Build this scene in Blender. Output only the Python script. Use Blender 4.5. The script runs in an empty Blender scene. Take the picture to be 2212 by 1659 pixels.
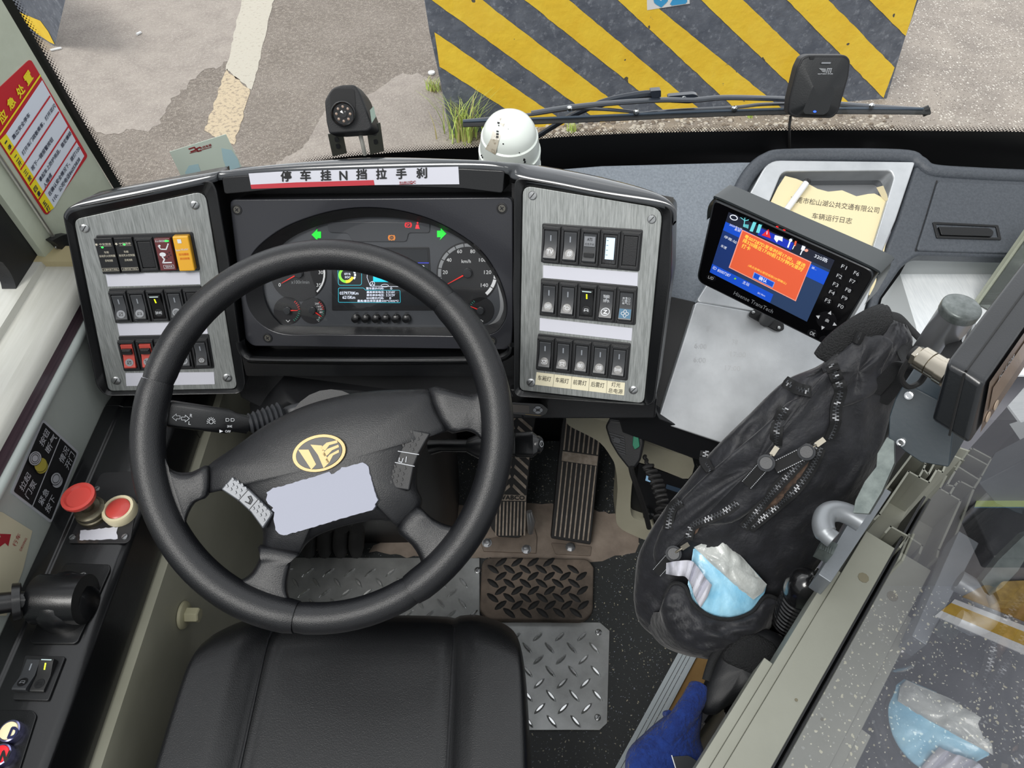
import bpy, bmesh, math, random
from mathutils import Vector as V, Matrix as MX
random.seed(7)
SC = bpy.context.scene
COL = SC.collection
# ---------------------------------------------------------------- camera, world, light, exposure
CAMZ = 1.42; PITCH = math.radians(50.8); FPX = 1534.0
cam_d = bpy.data.cameras.new('camera'); cam = bpy.data.objects.new('camera', cam_d); COL.objects.link(cam)
cam.location = (0, 0, CAMZ); cam.rotation_euler = (math.pi/2 - PITCH, 0, 0)
cam_d.sensor_fit = 'HORIZONTAL'; cam_d.sensor_width = 36.0; cam_d.lens = FPX/2212*36.0
cam_d.clip_start = 0.02; cam_d.clip_end = 200
SC.camera = cam
SC.view_settings.view_transform = 'Standard'; SC.view_settings.look = 'None'
SC.view_settings.exposure = 0.45; SC.view_settings.gamma = 1.0; SC.view_settings.use_curve_mapping = False
SC.cycles.use_denoising = True
SC.cycles.max_bounces = 10; SC.cycles.transparent_max_bounces = 16
SC.cycles.caustics_reflective = False; SC.cycles.caustics_refractive = False
w = bpy.data.worlds.new('sky'); SC.world = w; w.use_nodes = True
nt = w.node_tree; bgn = nt.nodes['Background']
tc = nt.nodes.new('ShaderNodeTexCoord'); sp = nt.nodes.new('ShaderNodeSeparateXYZ'); nt.links.new(tc.outputs['Generated'], sp.inputs[0])
mth = nt.nodes.new('ShaderNodeMath'); mth.operation = 'MULTIPLY_ADD'; mth.inputs[1].default_value = .5; mth.inputs[2].default_value = .5
nt.links.new(sp.outputs['Y'], mth.inputs[0])
rmp = nt.nodes.new('ShaderNodeValToRGB'); nt.links.new(mth.outputs[0], rmp.inputs[0])
rmp.color_ramp.elements[0].position = .0; rmp.color_ramp.elements[0].color = (.40, .41, .42, 1)
rmp.color_ramp.elements[1].position = 1.; rmp.color_ramp.elements[1].color = (1.0, 1.02, 1.05, 1)
e = rmp.color_ramp.elements.new(.52); e.color = (.42, .43, .44, 1)
e = rmp.color_ramp.elements.new(.75); e.color = (.95, .97, 1.0, 1)
nt.links.new(rmp.outputs[0], bgn.inputs[0]); bgn.inputs[1].default_value = 1.25
sun_d = bpy.data.lights.new('sun', 'SUN'); sun = bpy.data.objects.new('sun', sun_d); COL.objects.link(sun)
sun_d.energy = 1.6; sun_d.angle = math.radians(25); sun_d.color = (1, .98, .94)
sun.rotation_euler = (math.radians(28), math.radians(-24), 0); sun.location = (-1, 3, 4)
for i, (x, y) in enumerate(((-.35, -.35), (.75, .1))):      # added unseen area lights that brighten the cab from above
    ld = bpy.data.lights.new('fill_light', 'AREA'); ld.shape = 'RECTANGLE'; ld.size = .9; ld.size_y = .5; ld.energy = 3.5; ld.color = (1, .99, .96)
    lo = bpy.data.objects.new('fill_light', ld); COL.objects.link(lo); lo.location = (x, y, 2.35)

# ---------------------------------------------------------------- helpers: rays and planes
FW = V((0, math.cos(PITCH), -math.sin(PITCH))); UP = V((0, math.sin(PITCH), math.cos(PITCH))); CO = V((0, 0, CAMZ))
def ray(x, y): return FW + V(((x-1106)/FPX, 0, 0)) + UP*((829.5-y)/FPX)
def dep(x, y, d): return CO + ray(x, y)*d
class Pl:
    "a real plane in the place: point o, normal n, in-plane right u and up v"
    def __init__(s, o, n, u=None):
        s.o = V(o); s.n = V(n).normalized()
        if u is None: u = V((1, 0, 0)) if abs(s.n.x) < .9 else V((0, 1, 0))
        u = V(u); s.u = (u - s.n*u.dot(s.n)).normalized(); s.v = s.n.cross(s.u).normalized()
    def at(s, x, y, h=0):
        r = ray(x, y); return CO + r*((s.o + s.n*h - CO).dot(s.n)/r.dot(s.n))
    def uv(s, x, y, h=0):
        p = s.at(x, y, h) - s.o; return (p.dot(s.u), p.dot(s.v))
    def p(s, a, b, h=0): return s.o + s.u*a + s.v*b + s.n*h
    def off(s, h): return Pl(s.o + s.n*h, s.n, s.u)
    def mtx(s, x, y, h=0, toward=None):
        "frame sitting at a pixel of the plane, x axis toward another pixel"
        o = s.at(x, y, h); u = s.u
        if toward: u = (s.at(toward[0], toward[1], h) - o).normalized()
        v = s.n.cross(u)
        return MX(((u.x, v.x, s.n.x, o.x), (u.y, v.y, s.n.y, o.y), (u.z, v.z, s.n.z, o.z), (0, 0, 0, 1)))
def hz(z): return Pl((0, 0, z), (0, 0, 1))
# ---------------------------------------------------------------- helpers: outlines
def rnd(poly, r, n=5):
    out = []; N = len(poly)
    for i in range(N):
        p = V((*poly[i], 0)); a = V((*poly[i-1], 0)); b = V((*poly[(i+1) % N], 0))
        ri = r[i] if isinstance(r, (list, tuple)) else r
        if ri <= 0: out.append((p.x, p.y)); continue
        da = a-p; db = b-p; q = min(ri, da.length*.48, db.length*.48)
        s = p+da.normalized()*q; t = p+db.normalized()*q
        for k in range(n+1):
            f = k/n; w_ = s*(1-f)**2 + p*2*f*(1-f) + t*f*f; out.append((w_.x, w_.y))
    return out
def crv(pts, n=6, closed=False):
    N = len(pts); D = len(pts[0]); out = []
    for i in range(N if closed else N-1):
        g = lambda k: pts[k % N] if closed else pts[max(0, min(N-1, k))]
        p0, p1, p2, p3 = g(i-1), g(i), g(i+1), g(i+2)
        for k in range(n):
            t = k/n
            out.append(tuple(.5*((2*p1[d])+(-p0[d]+p2[d])*t+(2*p0[d]-5*p1[d]+4*p2[d]-p3[d])*t*t+(-p0[d]+3*p1[d]-3*p2[d]+p3[d])*t**3) for d in range(D)))
    if not closed: out.append(tuple(pts[-1]))
    return out
def ell(cx, cy, a, b, n=32, rot=0):
    c, s = math.cos(math.radians(rot)), math.sin(math.radians(rot))
    return [(cx+a*math.cos(t)*c-b*math.sin(t)*s, cy+a*math.cos(t)*s+b*math.sin(t)*c) for t in [2*math.pi*k/n for k in range(n)]]
def jag(poly, step, amp, rng):
    out = []
    for i, p in enumerate(poly):
        q = poly[(i+1) % len(poly)]; L = math.dist(p, q); n = max(1, int(L/step))
        for k in range(n):
            f = k/n; out.append((p[0]+(q[0]-p[0])*f+rng.uniform(-amp, amp), p[1]+(q[1]-p[1])*f+rng.uniform(-amp, amp)))
    return out
def star(poly, c, angs):
    out = []
    N = len(poly)
    for a in angs:
        dx, dy = math.cos(a), math.sin(a); best = None
        for i in range(N):
            x1, y1 = poly[i][0]-c[0], poly[i][1]-c[1]; x2, y2 = poly[(i+1) % N][0]-c[0], poly[(i+1) % N][1]-c[1]
            ex, ey = x2-x1, y2-y1; den = dx*ey-dy*ex
            if abs(den) < 1e-12: continue
            t = (x1*ey-y1*ex)/den; s = (x1*dy-y1*dx)/den
            if t > 0 and -1e-6 <= s <= 1+1e-6 and (best is None or t > best): best = t
        out.append((c[0]+dx*(best or 0), c[1]+dy*(best or 0)))
    return out
def twin(outer, inner, c=None):
    if c is None: c = (sum(p[0] for p in inner)/len(inner), sum(p[1] for p in inner)/len(inner))
    angs = sorted(set(round(math.atan2(p[1]-c[1], p[0]-c[0]), 3) for p in list(outer)+list(inner)))
    return star(outer, c, angs), star(inner, c, angs)
def quadmap(q, a, b):
    "bilinear position in a pixel quad TL TR BR BL"
    tl, tr, br, bl = q
    return tuple((tl[i]*(1-a)+tr[i]*a)*(1-b)+(bl[i]*(1-a)+br[i]*a)*b for i in (0, 1))
# ---------------------------------------------------------------- helpers: text
_TX = {}
def txmesh(s, bold):
    bold = 0; k = (s, bold)
    if k in _TX: return _TX[k]
    c = bpy.data.curves.new('t', 'FONT'); c.body = s; c.resolution_u = 2; c.fill_mode = 'FRONT'
    if bold: c.offset = bold
    o = bpy.data.objects.new('t', c); COL.objects.link(o)
    dg = bpy.context.evaluated_depsgraph_get(); me = bpy.data.meshes.new_from_object(o.evaluated_get(dg))
    vs = [(v.co.x, v.co.y) for v in me.vertices]; fs = [tuple(p.vertices) for p in me.polygons]
    bpy.data.objects.remove(o); bpy.data.meshes.remove(me); bpy.data.curves.remove(c)
    if vs:
        x0 = min(v[0] for v in vs); x1 = max(v[0] for v in vs); y0 = min(v[1] for v in vs); y1 = max(v[1] for v in vs)
        vs = [((v[0]-x0)/max(x1-x0, 1e-6), (v[1]-y0)/max(y1-y0, 1e-6)) for v in vs]
    _TX[k] = (vs, fs); return _TX[k]
# ---------------------------------------------------------------- helpers: mesh builder
ORG = {}
class MB:
    def __init__(s): s.v = []; s.f = []; s.m = []; s.t = {}
    def add(s, vs, fs, m=0):
        b = len(s.v); s.v += [V(v) for v in vs]
        for f in fs: s.f.append(tuple(b+i for i in f)); s.m.append(m)
        return s
    def face(s, vs, m=0): return s.add(vs, [tuple(range(len(vs)))], m)
    def loft(s, rings, m=0, cap=(True, True), closed=True):
        n = len(rings[0]); b = len(s.v)
        for r in rings: s.v += [V(p) for p in r]
        for k in range(len(rings)-1):
            for i in range(n if closed else n-1):
                j = (i+1) % n; s.f.append((b+k*n+i, b+k*n+j, b+(k+1)*n+j, b+(k+1)*n+i)); s.m.append(m)
        if cap[0]: s.f.append(tuple(b+i for i in range(n))[::-1]); s.m.append(m)
        if cap[1]: s.f.append(tuple(b+(len(rings)-1)*n+i for i in range(n))); s.m.append(m)
        return s
    def slab(s, pl, px, h0, h1, m=0, local=False, taper=0):
        if local: top = [pl.p(a, b, h1) for a, b in px]
        else: top = [pl.at(x, y, h1) for x, y in px]
        bot = [p - pl.n*(h1-h0) for p in top]
        if taper:
            c = sum(top, V())/len(top); top = [p+(c-p)*taper for p in top]
        return s.loft([bot, top], m)
    def flat(s, pl, px, h=0.0004, m=0, local=False):
        return s.face([pl.p(a, b, h) for a, b in px] if local else [pl.at(x, y, h) for x, y in px], m)
    def ring(s, pl, outer, inner, h0, h1, m=0, c=None, hi=None, local=False):
        "frame with a hole; hi lets the inner edge end at another height (a funnel)"
        o2, i2 = twin(outer, inner, c); hi = h1 if hi is None else hi
        f = (lambda q, h: pl.p(q[0], q[1], h)) if local else (lambda q, h: pl.at(q[0], q[1], h))
        ot = [f(q, h1) for q in o2]; it = [f(q, hi) for q in i2]
        ob = [p-pl.n*(h1-h0) for p in ot]; ib = [p-pl.n*(hi-h0) for p in it]
        n = len(ot); b = len(s.v); s.v += ob+ot+it+ib
        for k in range(3 if hi > h0+1e-6 else 2):
            for i in range(n):
                j = (i+1) % n; s.f.append((b+k*n+i, b+k*n+j, b+(k+1)*n+j, b+(k+1)*n+i)); s.m.append(m)
        return s
    def tube(s, pts, r, seg=10, m=0, cap=True, flat=1.0, ref=None):
        pts = [V(p) for p in pts]; rings = []; prev = None
        for i, p in enumerate(pts):
            d = (pts[min(i+1, len(pts)-1)] - pts[max(i-1, 0)])
            if d.length < 1e-9: d = V((0, 0, 1))
            d.normalize()
            if prev is None:
                a = V(ref) if ref is not None else (V((0, 0, 1)) if abs(d.z) < .9 else V((1, 0, 0)))
            else: a = prev
            a = (a - d*a.dot(d)); a = a.normalized() if a.length > 1e-6 else d.orthogonal().normalized()
            prev = a; b = d.cross(a); ri = r[i] if isinstance(r, (list, tuple)) else r
            rings.append([p + a*math.cos(t)*ri*flat + b*math.sin(t)*ri for t in [2*math.pi*k/seg for k in range(seg)]])
        return s.loft(rings, m, (cap, cap))
    def lathe(s, prof, o, ax, seg=24, m=0, cap=(True, True), sq=None):
        o = V(o); ax = V(ax).normalized(); a = ax.orthogonal().normalized() if sq is None else V(sq); b = ax.cross(a)
        return s.loft([[o+ax*h+(a*math.cos(t)+b*math.sin(t))*max(r, 1e-5) for t in [2*math.pi*k/seg for k in range(seg)]] for r, h in prof], m, cap)
    def box(s, o, u, v, w_, m=0):
        "centre o and half axes"
        o, u, v, w_ = V(o), V(u), V(v), V(w_)
        b = [o-u-v-w_, o+u-v-w_, o+u+v-w_, o-u+v-w_]; t = [p+w_*2 for p in b]
        return s.loft([b, t], m)
    def bx(s, x0, x1, y0, y1, z0, z1, m=0):
        return s.box(((x0+x1)/2, (y0+y1)/2, (z0+z1)/2), ((x1-x0)/2, 0, 0), (0, (y1-y0)/2, 0), (0, 0, (z1-z0)/2), m)
    def ball(s, o, r, m=0, seg=14, sc=(1, 1, 1), rings=8):
        o = V(o); R = [[o+V((r*sc[0]*math.sin(p)*math.cos(t), r*sc[1]*math.sin(p)*math.sin(t), r*sc[2]*math.cos(p))) for t in [2*math.pi*k/seg for k in range(seg)]] for p in [math.pi*max(.02, min(.98, j/rings)) for j in range(rings+1)]]
        return s.loft(R[::-1], m)
    def stroke(s, pl, pts, wd, h=.0005, m=0, local=False):
        "thin flat line along pixels"
        P = [pl.p(*q, h) if local else pl.at(*q, h) for q in pts]
        for a, b in zip(P[:-1], P[1:]):
            d = (b-a)
            if d.length < 1e-7: continue
            d.normalize(); q = pl.n.cross(d)*wd/2; e_ = d*wd*.3
            s.face([a-q-e_, b-q+e_, b+q+e_, a+q-e_], m)
        return s
    def tx(s, pl, txt, p0, p1, hpx, h=.0006, m=0, bold=0, up=None, local=False):
        vs, fs = txmesh(txt, bold)
        if not vs: return s
        dx, dy = p1[0]-p0[0], p1[1]-p0[1]; L = math.hypot(dx, dy)
        f = (lambda x, y: pl.p(x, y, h)) if local else (lambda x, y: pl.at(x, y, h))
        if up is None: up = (-dy/L*hpx, dx/L*hpx) if local else (dy/L*hpx, -dx/L*hpx)
        O = f(*p0); U = f(*p1)-O; W = f(p0[0]+up[0], p0[1]+up[1])-O
        q = W.length*bold*1.3
        for i, (da, db) in enumerate(((0, 0), (1, 0), (-1, 0), (0, 1), (0, -1)) if bold else ((0, 0),)):
            sh = U.normalized()*q*da + W.normalized()*q*db + pl.n*.00002*i
            s.add([O+U*a+W*b+sh for a, b in vs], fs, m)
        return s
    def build(s, name, mats, parent=None, bev=0, seg=2, sub=0, ang=40, label=None, cat=None, group=None, kind=None, mtx=None, local=False, loc=None):
        if not isinstance(mats, (list, tuple)): mats = [mats]
        if local: org = V((0, 0, 0))
        elif parent is not None: org = ORG[parent.name]
        else:
            org = V(loc) if loc is not None else sum(s.v, V())/max(1, len(s.v))
        me = bpy.data.meshes.new(name)
        me.from_pydata([tuple(v-org) for v in s.v], [], s.f)
        for mm in mats: me.materials.append(mm)
        me.polygons.foreach_set('material_index', s.m); me.validate(); 
        bm = bmesh.new(); bm.from_mesh(me); bmesh.ops.recalc_face_normals(bm, faces=bm.faces)
        bm.to_mesh(me); bm.free()
        me.polygons.foreach_set('use_smooth', [True]*len(me.polygons))
        if not bev or sub: me.set_sharp_from_angle(angle=math.radians(ang))
        me.update()
        if s.t:
            a = me.attributes.new('tt', 'FLOAT', 'POINT')
            for i, v in s.t.items(): a.data[i].value = v
        o = bpy.data.objects.new(name, me); COL.objects.link(o)
        if parent is not None: o.parent = parent
        else: o.location = org
        if mtx is not None:
            o.matrix_basis = (MX.Translation(-ORG[parent.name]) if parent is not None else MX()) @ mtx
            ORG[o.name] = V((0, 0, 0))
        else: ORG[o.name] = org
        if bev:
            b = o.modifiers.new('b', 'BEVEL'); b.width = bev; b.segments = seg; b.limit_method = 'ANGLE'; b.angle_limit = math.radians(35)
            b.harden_normals = True; b.use_clamp_overlap = True
        if sub:
            b = o.modifiers.new('s', 'SUBSURF'); b.levels = sub; b.render_levels = sub
        tag(o, label, cat, group, kind); return o
def tag(o, label=None, cat=None, group=None, kind=None):
    for k, v in (('label', label), ('category', cat), ('group', group), ('kind', kind)):
        if v: o[k] = v
    return o
def T(name, label, cat, loc, group=None):
    o = bpy.data.objects.new(name, None); COL.objects.link(o); o.location = V(loc); o.empty_display_size = .02
    ORG[o.name] = V(loc); return tag(o, label, cat, group)
def copytree(o, parent=None, mtx=None):
    c = o.copy(); COL.objects.link(c)
    if parent is not None: c.parent = parent
    if mtx is not None: c.matrix_basis = mtx
    for ch in [x for x in bpy.data.objects if x.parent == o and x != c]: copytree(ch, c)
    ORG[c.name] = V((0, 0, 0)); return c
# ---------------------------------------------------------------- materials
def lin(h):
    if isinstance(h, tuple): return h
    h = h.lstrip('#'); r = [int(h[i:i+2], 16)/255 for i in (0, 2, 4)]
    return tuple(c/12.92 if c <= .04045 else ((c+.055)/1.055)**2.4 for c in r)
_M = {}
def mat(name, col, r=.5, metal=0, bump=None, var=None, emit=0, coat=0, spec=.5, stretch=None, alpha=1, sheen=0, spots=None, wear=None):
    if name in _M: return _M[name]
    m = bpy.data.materials.new(name); m.use_nodes = True; n = m.node_tree.nodes; L = m.node_tree.links; b = n['Principled BSDF']
    c = lin(col); b.inputs['Base Color'].default_value = (*c, 1); b.inputs['Roughness'].default_value = r; b.inputs['Metallic'].default_value = metal
    b.inputs['Coat Weight'].default_value = coat; b.inputs['Coat Roughness'].default_value = .08; b.inputs['Specular IOR Level'].default_value = spec
    if sheen: b.inputs['Sheen Weight'].default_value = sheen; b.inputs['Sheen Roughness'].default_value = .4
    if emit: b.inputs['Emission Color'].default_value = (*c, 1); b.inputs['Emission Strength'].default_value = emit*.6
    if alpha < 1: b.inputs['Alpha'].default_value = alpha
    if not (bump or var or spots or wear): _M[name] = m; return m
    co = n.new('ShaderNodeTexCoord').outputs['Object']
    if stretch:
        mp = n.new('ShaderNodeMapping'); mp.inputs['Scale'].default_value = stretch; L.new(co, mp.inputs[0]); co = mp.outputs[0]
    def noise(sc, det=3, rough=.6):
        t = n.new('ShaderNodeTexNoise'); t.inputs['Scale'].default_value = sc; t.inputs['Detail'].default_value = det; t.inputs['Roughness'].default_value = rough
        L.new(co, t.inputs['Vector']); return t.outputs['Fac']
    cur = None
    def mix(fac, c1, c2):
        x = n.new('ShaderNodeMix'); x.data_type = 'RGBA'; L.new(fac, x.inputs[0])
        if hasattr(c1, 'links'): L.new(c1, x.inputs[6])
        else: x.inputs[6].default_value = (*c1, 1)
        x.inputs[7].default_value = (*c2, 1); return x.outputs[2]
    def ramp(fac, lo, hi):
        x = n.new('ShaderNodeMapRange'); x.inputs[1].default_value = lo; x.inputs[2].default_value = hi; L.new(fac, x.inputs[0]); return x.outputs[0]
    if var:   # (scale, colour2)
        cur = mix(ramp(noise(var[0], 5), .35, .65), c, lin(var[1]))
    if wear:  # (scale, colour, lo, hi)
        cur = mix(ramp(noise(wear[0], 8, .7), wear[2], wear[3]), cur if cur is not None else c, lin(wear[1]))
    if spots:  # (scale, radius, [colours], density)
        for k, sc in enumerate(spots[2]):
            vo = n.new('ShaderNodeTexVoronoi'); vo.inputs['Scale'].default_value = spots[0]*(1+.37*k); 
            o2 = co
            nz = n.new('ShaderNodeTexNoise'); nz.inputs['Scale'].default_value = spots[0]*1.3; L.new(co, nz.inputs['Vector'])
            ad = n.new('ShaderNodeVectorMath'); ad.operation = 'MULTIPLY_ADD'; L.new(nz.outputs['Color'], ad.inputs[0]); ad.inputs[1].default_value = (.9/spots[0],)*3; L.new(co, ad.inputs[2])
            L.new(ad.outputs[0], vo.inputs['Vector'])
            lt = n.new('ShaderNodeMath'); lt.operation = 'LESS_THAN'; L.new(vo.outputs['Distance'], lt.inputs[0]); lt.inputs[1].default_value = spots[1]
            se = n.new('ShaderNodeSeparateColor'); L.new(vo.outputs['Color'], se.inputs[0])
            g = n.new('ShaderNodeMath'); g.operation = 'LESS_THAN'; L.new(se.outputs[0], g.inputs[0]); g.inputs[1].default_value = spots[3]
            mu = n.new('ShaderNodeMath'); mu.operation = 'MULTIPLY'; L.new(lt.outputs[0], mu.inputs[0]); L.new(g.outputs[0], mu.inputs[1])
            cur = mix(mu.outputs[0], cur if cur is not None else c, lin(sc))
    if cur is not None: L.new(cur, b.inputs['Base Color'])
    if bump:  # (scale, distance in metres[, strength])
        bn = n.new('ShaderNodeBump'); bn.inputs['Distance'].default_value = bump[1]; bn.inputs['Strength'].default_value = bump[2] if len(bump) > 2 else 1.
        L.new(noise(bump[0], 4, .55), bn.inputs['Height']); L.new(bn.outputs[0], b.inputs['Normal'])
    _M[name] = m; return m
def glass(name, tint=(1, 1, 1), refl=.5, rough=0.0, ior=1.45):
    m = bpy.data.materials.new(name); m.use_nodes = True; n = m.node_tree.nodes; L = m.node_tree.links
    n.remove(n['Principled BSDF']); t = n.new('ShaderNodeBsdfTransparent'); t.inputs[0].default_value = (*tint, 1)
    g = n.new('ShaderNodeBsdfGlossy'); g.inputs['Roughness'].default_value = rough
    f = n.new('ShaderNodeFresnel'); f.inputs[0].default_value = ior
    mu = n.new('ShaderNodeMath'); mu.operation = 'MULTIPLY'; mu.inputs[1].default_value = refl; mu.use_clamp = True; L.new(f.outputs[0], mu.inputs[0])
    mx = n.new('ShaderNodeMixShader'); L.new(mu.outputs[0], mx.inputs[0]); L.new(t.outputs[0], mx.inputs[1]); L.new(g.outputs[0], mx.inputs[2])
    L.new(mx.outputs[0], n['Material Output'].inputs[0]); return m
BLK = mat('black_gloss_plastic', '#0f1012', .28, bump=(900, .00012), coat=.15)
BLM = mat('black_matte_plastic', '#141518', .5, bump=(700, .0002))
BLR = mat('black_rubber', '#151516', .65, bump=(500, .0002))
DKG = mat('dark_grey_plastic', '#2c2e32', .45, bump=(600, .0002))
LEA = mat('black_leather', '#121316', .36, bump=(850, .00035), var=(60, '#16171a'))
WRP = mat('grip_leather', '#141518', .34, bump=(900, .00035))
BRU = mat('brushed_metal', '#a6a9a8', .42, .6, bump=(110, .0004), stretch=(7, .5, .5), var=(75, '#868a88'))
SIL = mat('silver_paint', '#cdd1d5', .38, .4, bump=(500, .00008), var=(9, '#b2b6ba'))
CHR = mat('chrome', '#cfd2d4', .15, 1)
STL = mat('brushed_steel', '#aeb0b3', .3, .8, bump=(60, .0001), stretch=(1, 1, .1))
ZNC = mat('galvanised_steel', '#6f7775', .42, .7, var=(60, '#565e5d'))
PAP = mat('white_paper', '#c9cad4', .7, bump=(200, .0001))
WHT = mat('white_paint', '#e6e8ea', .4)
INK = mat('ink_black', '#17181a', .6)
RED = mat('red_print', '#c3202c', .5)
YEL = mat('yellow_print', '#f3e02a', .5)
GRYL = mat('light_grey_print', '#b9bcc2', .5)
BGE = mat('beige_plastic', '#a9a898', .5, bump=(250, .0002), var=(7, '#9c9a88'))
PGR = mat('pale_green_vinyl', '#c6cdbb', .5, bump=(40, .0012), var=(12, '#bcc3b0'))
PNL = mat('grey_green_panel', '#b4bbb6', .42, var=(5, '#a6ada8'))
SCR = mat('screw_metal', '#a7a9aa', .3, .9, bump=(300, .0002))
GOL = mat('gold', '#7d6d4b', .35, .6)
DRT = mat('dusty_rubber', '#a89c90', .85, var=(90, '#8b8074'), bump=(300, .0004))
def screw(mb, pl, x, y, rpx=9, h=0, m=0, mi=None):
    c = pl.at(x, y, h); r = rpx*(c-CO).dot(FW)/FPX
    mb.lathe([(r, 0), (r, .0012), (r*.85, .002), (r*.3, .0022)], c, pl.n, 20, m)
    if mi is not None:
        a = pl.u*math.cos(.9)+pl.v*math.sin(.9); b = pl.n.cross(a)
        mb.box(c+pl.n*.0022, a*r*.75, b*r*.09, pl.n*.0003, mi)
# ================================================================ outside: road, blocks, plants
G = hz(-.6)
ROAD = mat('asphalt', '#877e76', .95, bump=(75, .009), var=(3, '#776e66'), spots=(95, .26, ['#a79e94', '#5d564e', '#cfc8be'], .28), wear=(42, '#9a9187', .48, .66))
CONC = mat('pale_concrete', '#a69d95', .95, bump=(75, .007), var=(6, '#958c85'), spots=(100, .24, ['#b8b0a7', '#857d75', '#cbc4bb'], .25), wear=(50, '#b0a79e', .5, .68))
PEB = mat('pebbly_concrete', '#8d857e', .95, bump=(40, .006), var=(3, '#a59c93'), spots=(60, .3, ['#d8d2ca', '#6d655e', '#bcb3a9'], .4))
mb = MB(); mb.bx(-9, 9, -4, 14, -.7, -.6); mb.build('road', ROAD, kind='structure')
rg = random.Random(3)
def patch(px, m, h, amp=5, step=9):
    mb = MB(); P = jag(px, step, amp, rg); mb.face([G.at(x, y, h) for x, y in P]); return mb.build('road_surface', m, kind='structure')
patch([(100, -40), (560, -40), (552, 60), (515, 110), (470, 150), (440, 150), (400, 190), (372, 215), (345, 262), (318, 282), (270, 283), (225, 290), (150, 250), (90, 130)], CONC, .001)  # paler patches with ragged edges laid over the asphalt
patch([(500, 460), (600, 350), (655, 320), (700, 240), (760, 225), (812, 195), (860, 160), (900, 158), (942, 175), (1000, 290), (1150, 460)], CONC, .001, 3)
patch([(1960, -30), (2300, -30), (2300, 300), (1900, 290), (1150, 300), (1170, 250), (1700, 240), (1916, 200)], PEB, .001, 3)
LINE = mat('worn_road_paint', '#bdb7aa', .8, bump=(60, .002), wear=(45, '#a1968a', .55, .66))
LIN2 = mat('tan_road_paint', '#c2b196', .85, bump=(60, .002), wear=(45, '#8f8273', .5, .62))  # tan lower stretch of the line, yellower than the upper one
mb = MB(); P = jag([(532, -40), (600, -40), (556, 150), (543, 195), (488, 150)], 8, 2, rg); mb.flat(G, P, .002, 0)
mb.build('road_line', LINE, kind='structure')
mb = MB(); P = jag([(488, 150), (543, 195), (517, 275), (505, 312), (472, 300), (443, 283)], 8, 3, rg); mb.flat(G, P, .002, 0)
mb.build('road_line', LIN2, kind='structure')
# striped concrete block
a = G.at(975, 290); b = G.at(1915, 213); n = (b-a).cross(V((0, 0, 1))).normalized()
BLKP = Pl(a, n, (b-a))
face = [(918, 0), (928, 70), (960, 215), (972, 300), (1250, 270), (1560, 243), (1915, 213), (1957, 75), (1984, 0)]
fl = [BLKP.uv(*p) for p in face]
def ext(p, q, v): # extend line p->q up to local height v
    f = (v-p[1])/(q[1]-p[1]); return (p[0]+(q[0]-p[0])*f, v)
top = .85
FL = [ext(fl[1], fl[0], top)] + fl[1:8] + [ext(fl[7], fl[8], top)]
FL = [(u_, max(v_, -.01)) for u_, v_ in FL]
def clip(poly, sub):
    out = poly; N = len(sub); area = sum(sub[i][0]*sub[(i+1) % N][1]-sub[(i+1) % N][0]*sub[i][1] for i in range(N)); sg = 1 if area > 0 else -1
    for i in range(N):
        A, B = sub[i], sub[(i+1) % N]; ins = []
        d = lambda p: sg*((B[0]-A[0])*(p[1]-A[1])-(B[1]-A[1])*(p[0]-A[0]))
        for j in range(len(out)):
            p, q = out[j], out[(j+1) % len(out)]; dp, dq = d(p), d(q)
            if dp >= 0: ins.append(p)
            if (dp >= 0) != (dq >= 0): f = dp/(dp-dq); ins.append((p[0]+(q[0]-p[0])*f, p[1]+(q[1]-p[1])*f))
        out = ins
        if not out: break
    return out
GREYC = mat('dark_grey_block_paint', '#6a707b', .8, bump=(30, .004), var=(14, '#555b67'), wear=(35, '#8d939d', .54, .7), spots=(40, .12, ['#83868c'], .15))
YELC = mat('yellow_block_paint', '#f7d342', .7, bump=(30, .003), var=(8, '#f0c636'), wear=(22, '#8c7f55', .67, .72), spots=(9, .1, ['#55524a'], .5))
blk = T('concrete_barrier', 'large concrete block with yellow and grey diagonal stripes in front of the bus', 'concrete block', G.at(1440, 240))
mb = MB(); mb.slab(BLKP, FL, -.55, 0, 0, local=True)
mb.build('block_body', [GREYC], blk)
mb = MB(); cx = ([(924, 59), (1182, 237), (938, 136), (1096, 237)], [(1042, 0), (1318, 213), (933, 0), (1244, 225)], [(1229, 0), (1475, 205), (1134, 0), (1392, 205)], [(1412, 10), (1656, 207), (1335, 0), (1558, 207)],
      [(1606, 0), (1825, 213), (1514, 0), (1730, 205)], [(1790, 0), (1935, 148), (1700, 0), (1902, 205)], [(2075, 0), (2235, 150), (1878, 0), (1955, 77)])
for q in cx:
    A, B, C_, D = [BLKP.uv(*p) for p in q]
    e1 = ext(A, B, top+.1); e2 = ext(A, B, -.15); e3 = ext(C_, D, -.15); e4 = ext(C_, D, top+.1)
    P = clip([e1, e2, e3, e4], FL)   # subject convex enough
    if len(P) > 2:
        P = jag([tuple(p) for p in P], .03, .0016, rg); mb.face([BLKP.p(u_, v_, .0025) for u_, v_ in P])
mb.build('yellow_stripes', YELC, blk)
mb = MB(); mb.slab(BLKP, [(1398, 22), (1490, 8), (1486, -70), (1396, -60)], .001, .004, 0); mb.tx(BLKP, '02', (1412, 16), (1482, 6), 68, .0055, 1, bold=.03, up=(-4, -68))
mb.build('number_sticker', [WHT, mat('sky_blue_print', '#3fa3dc', .5)], blk)
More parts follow.
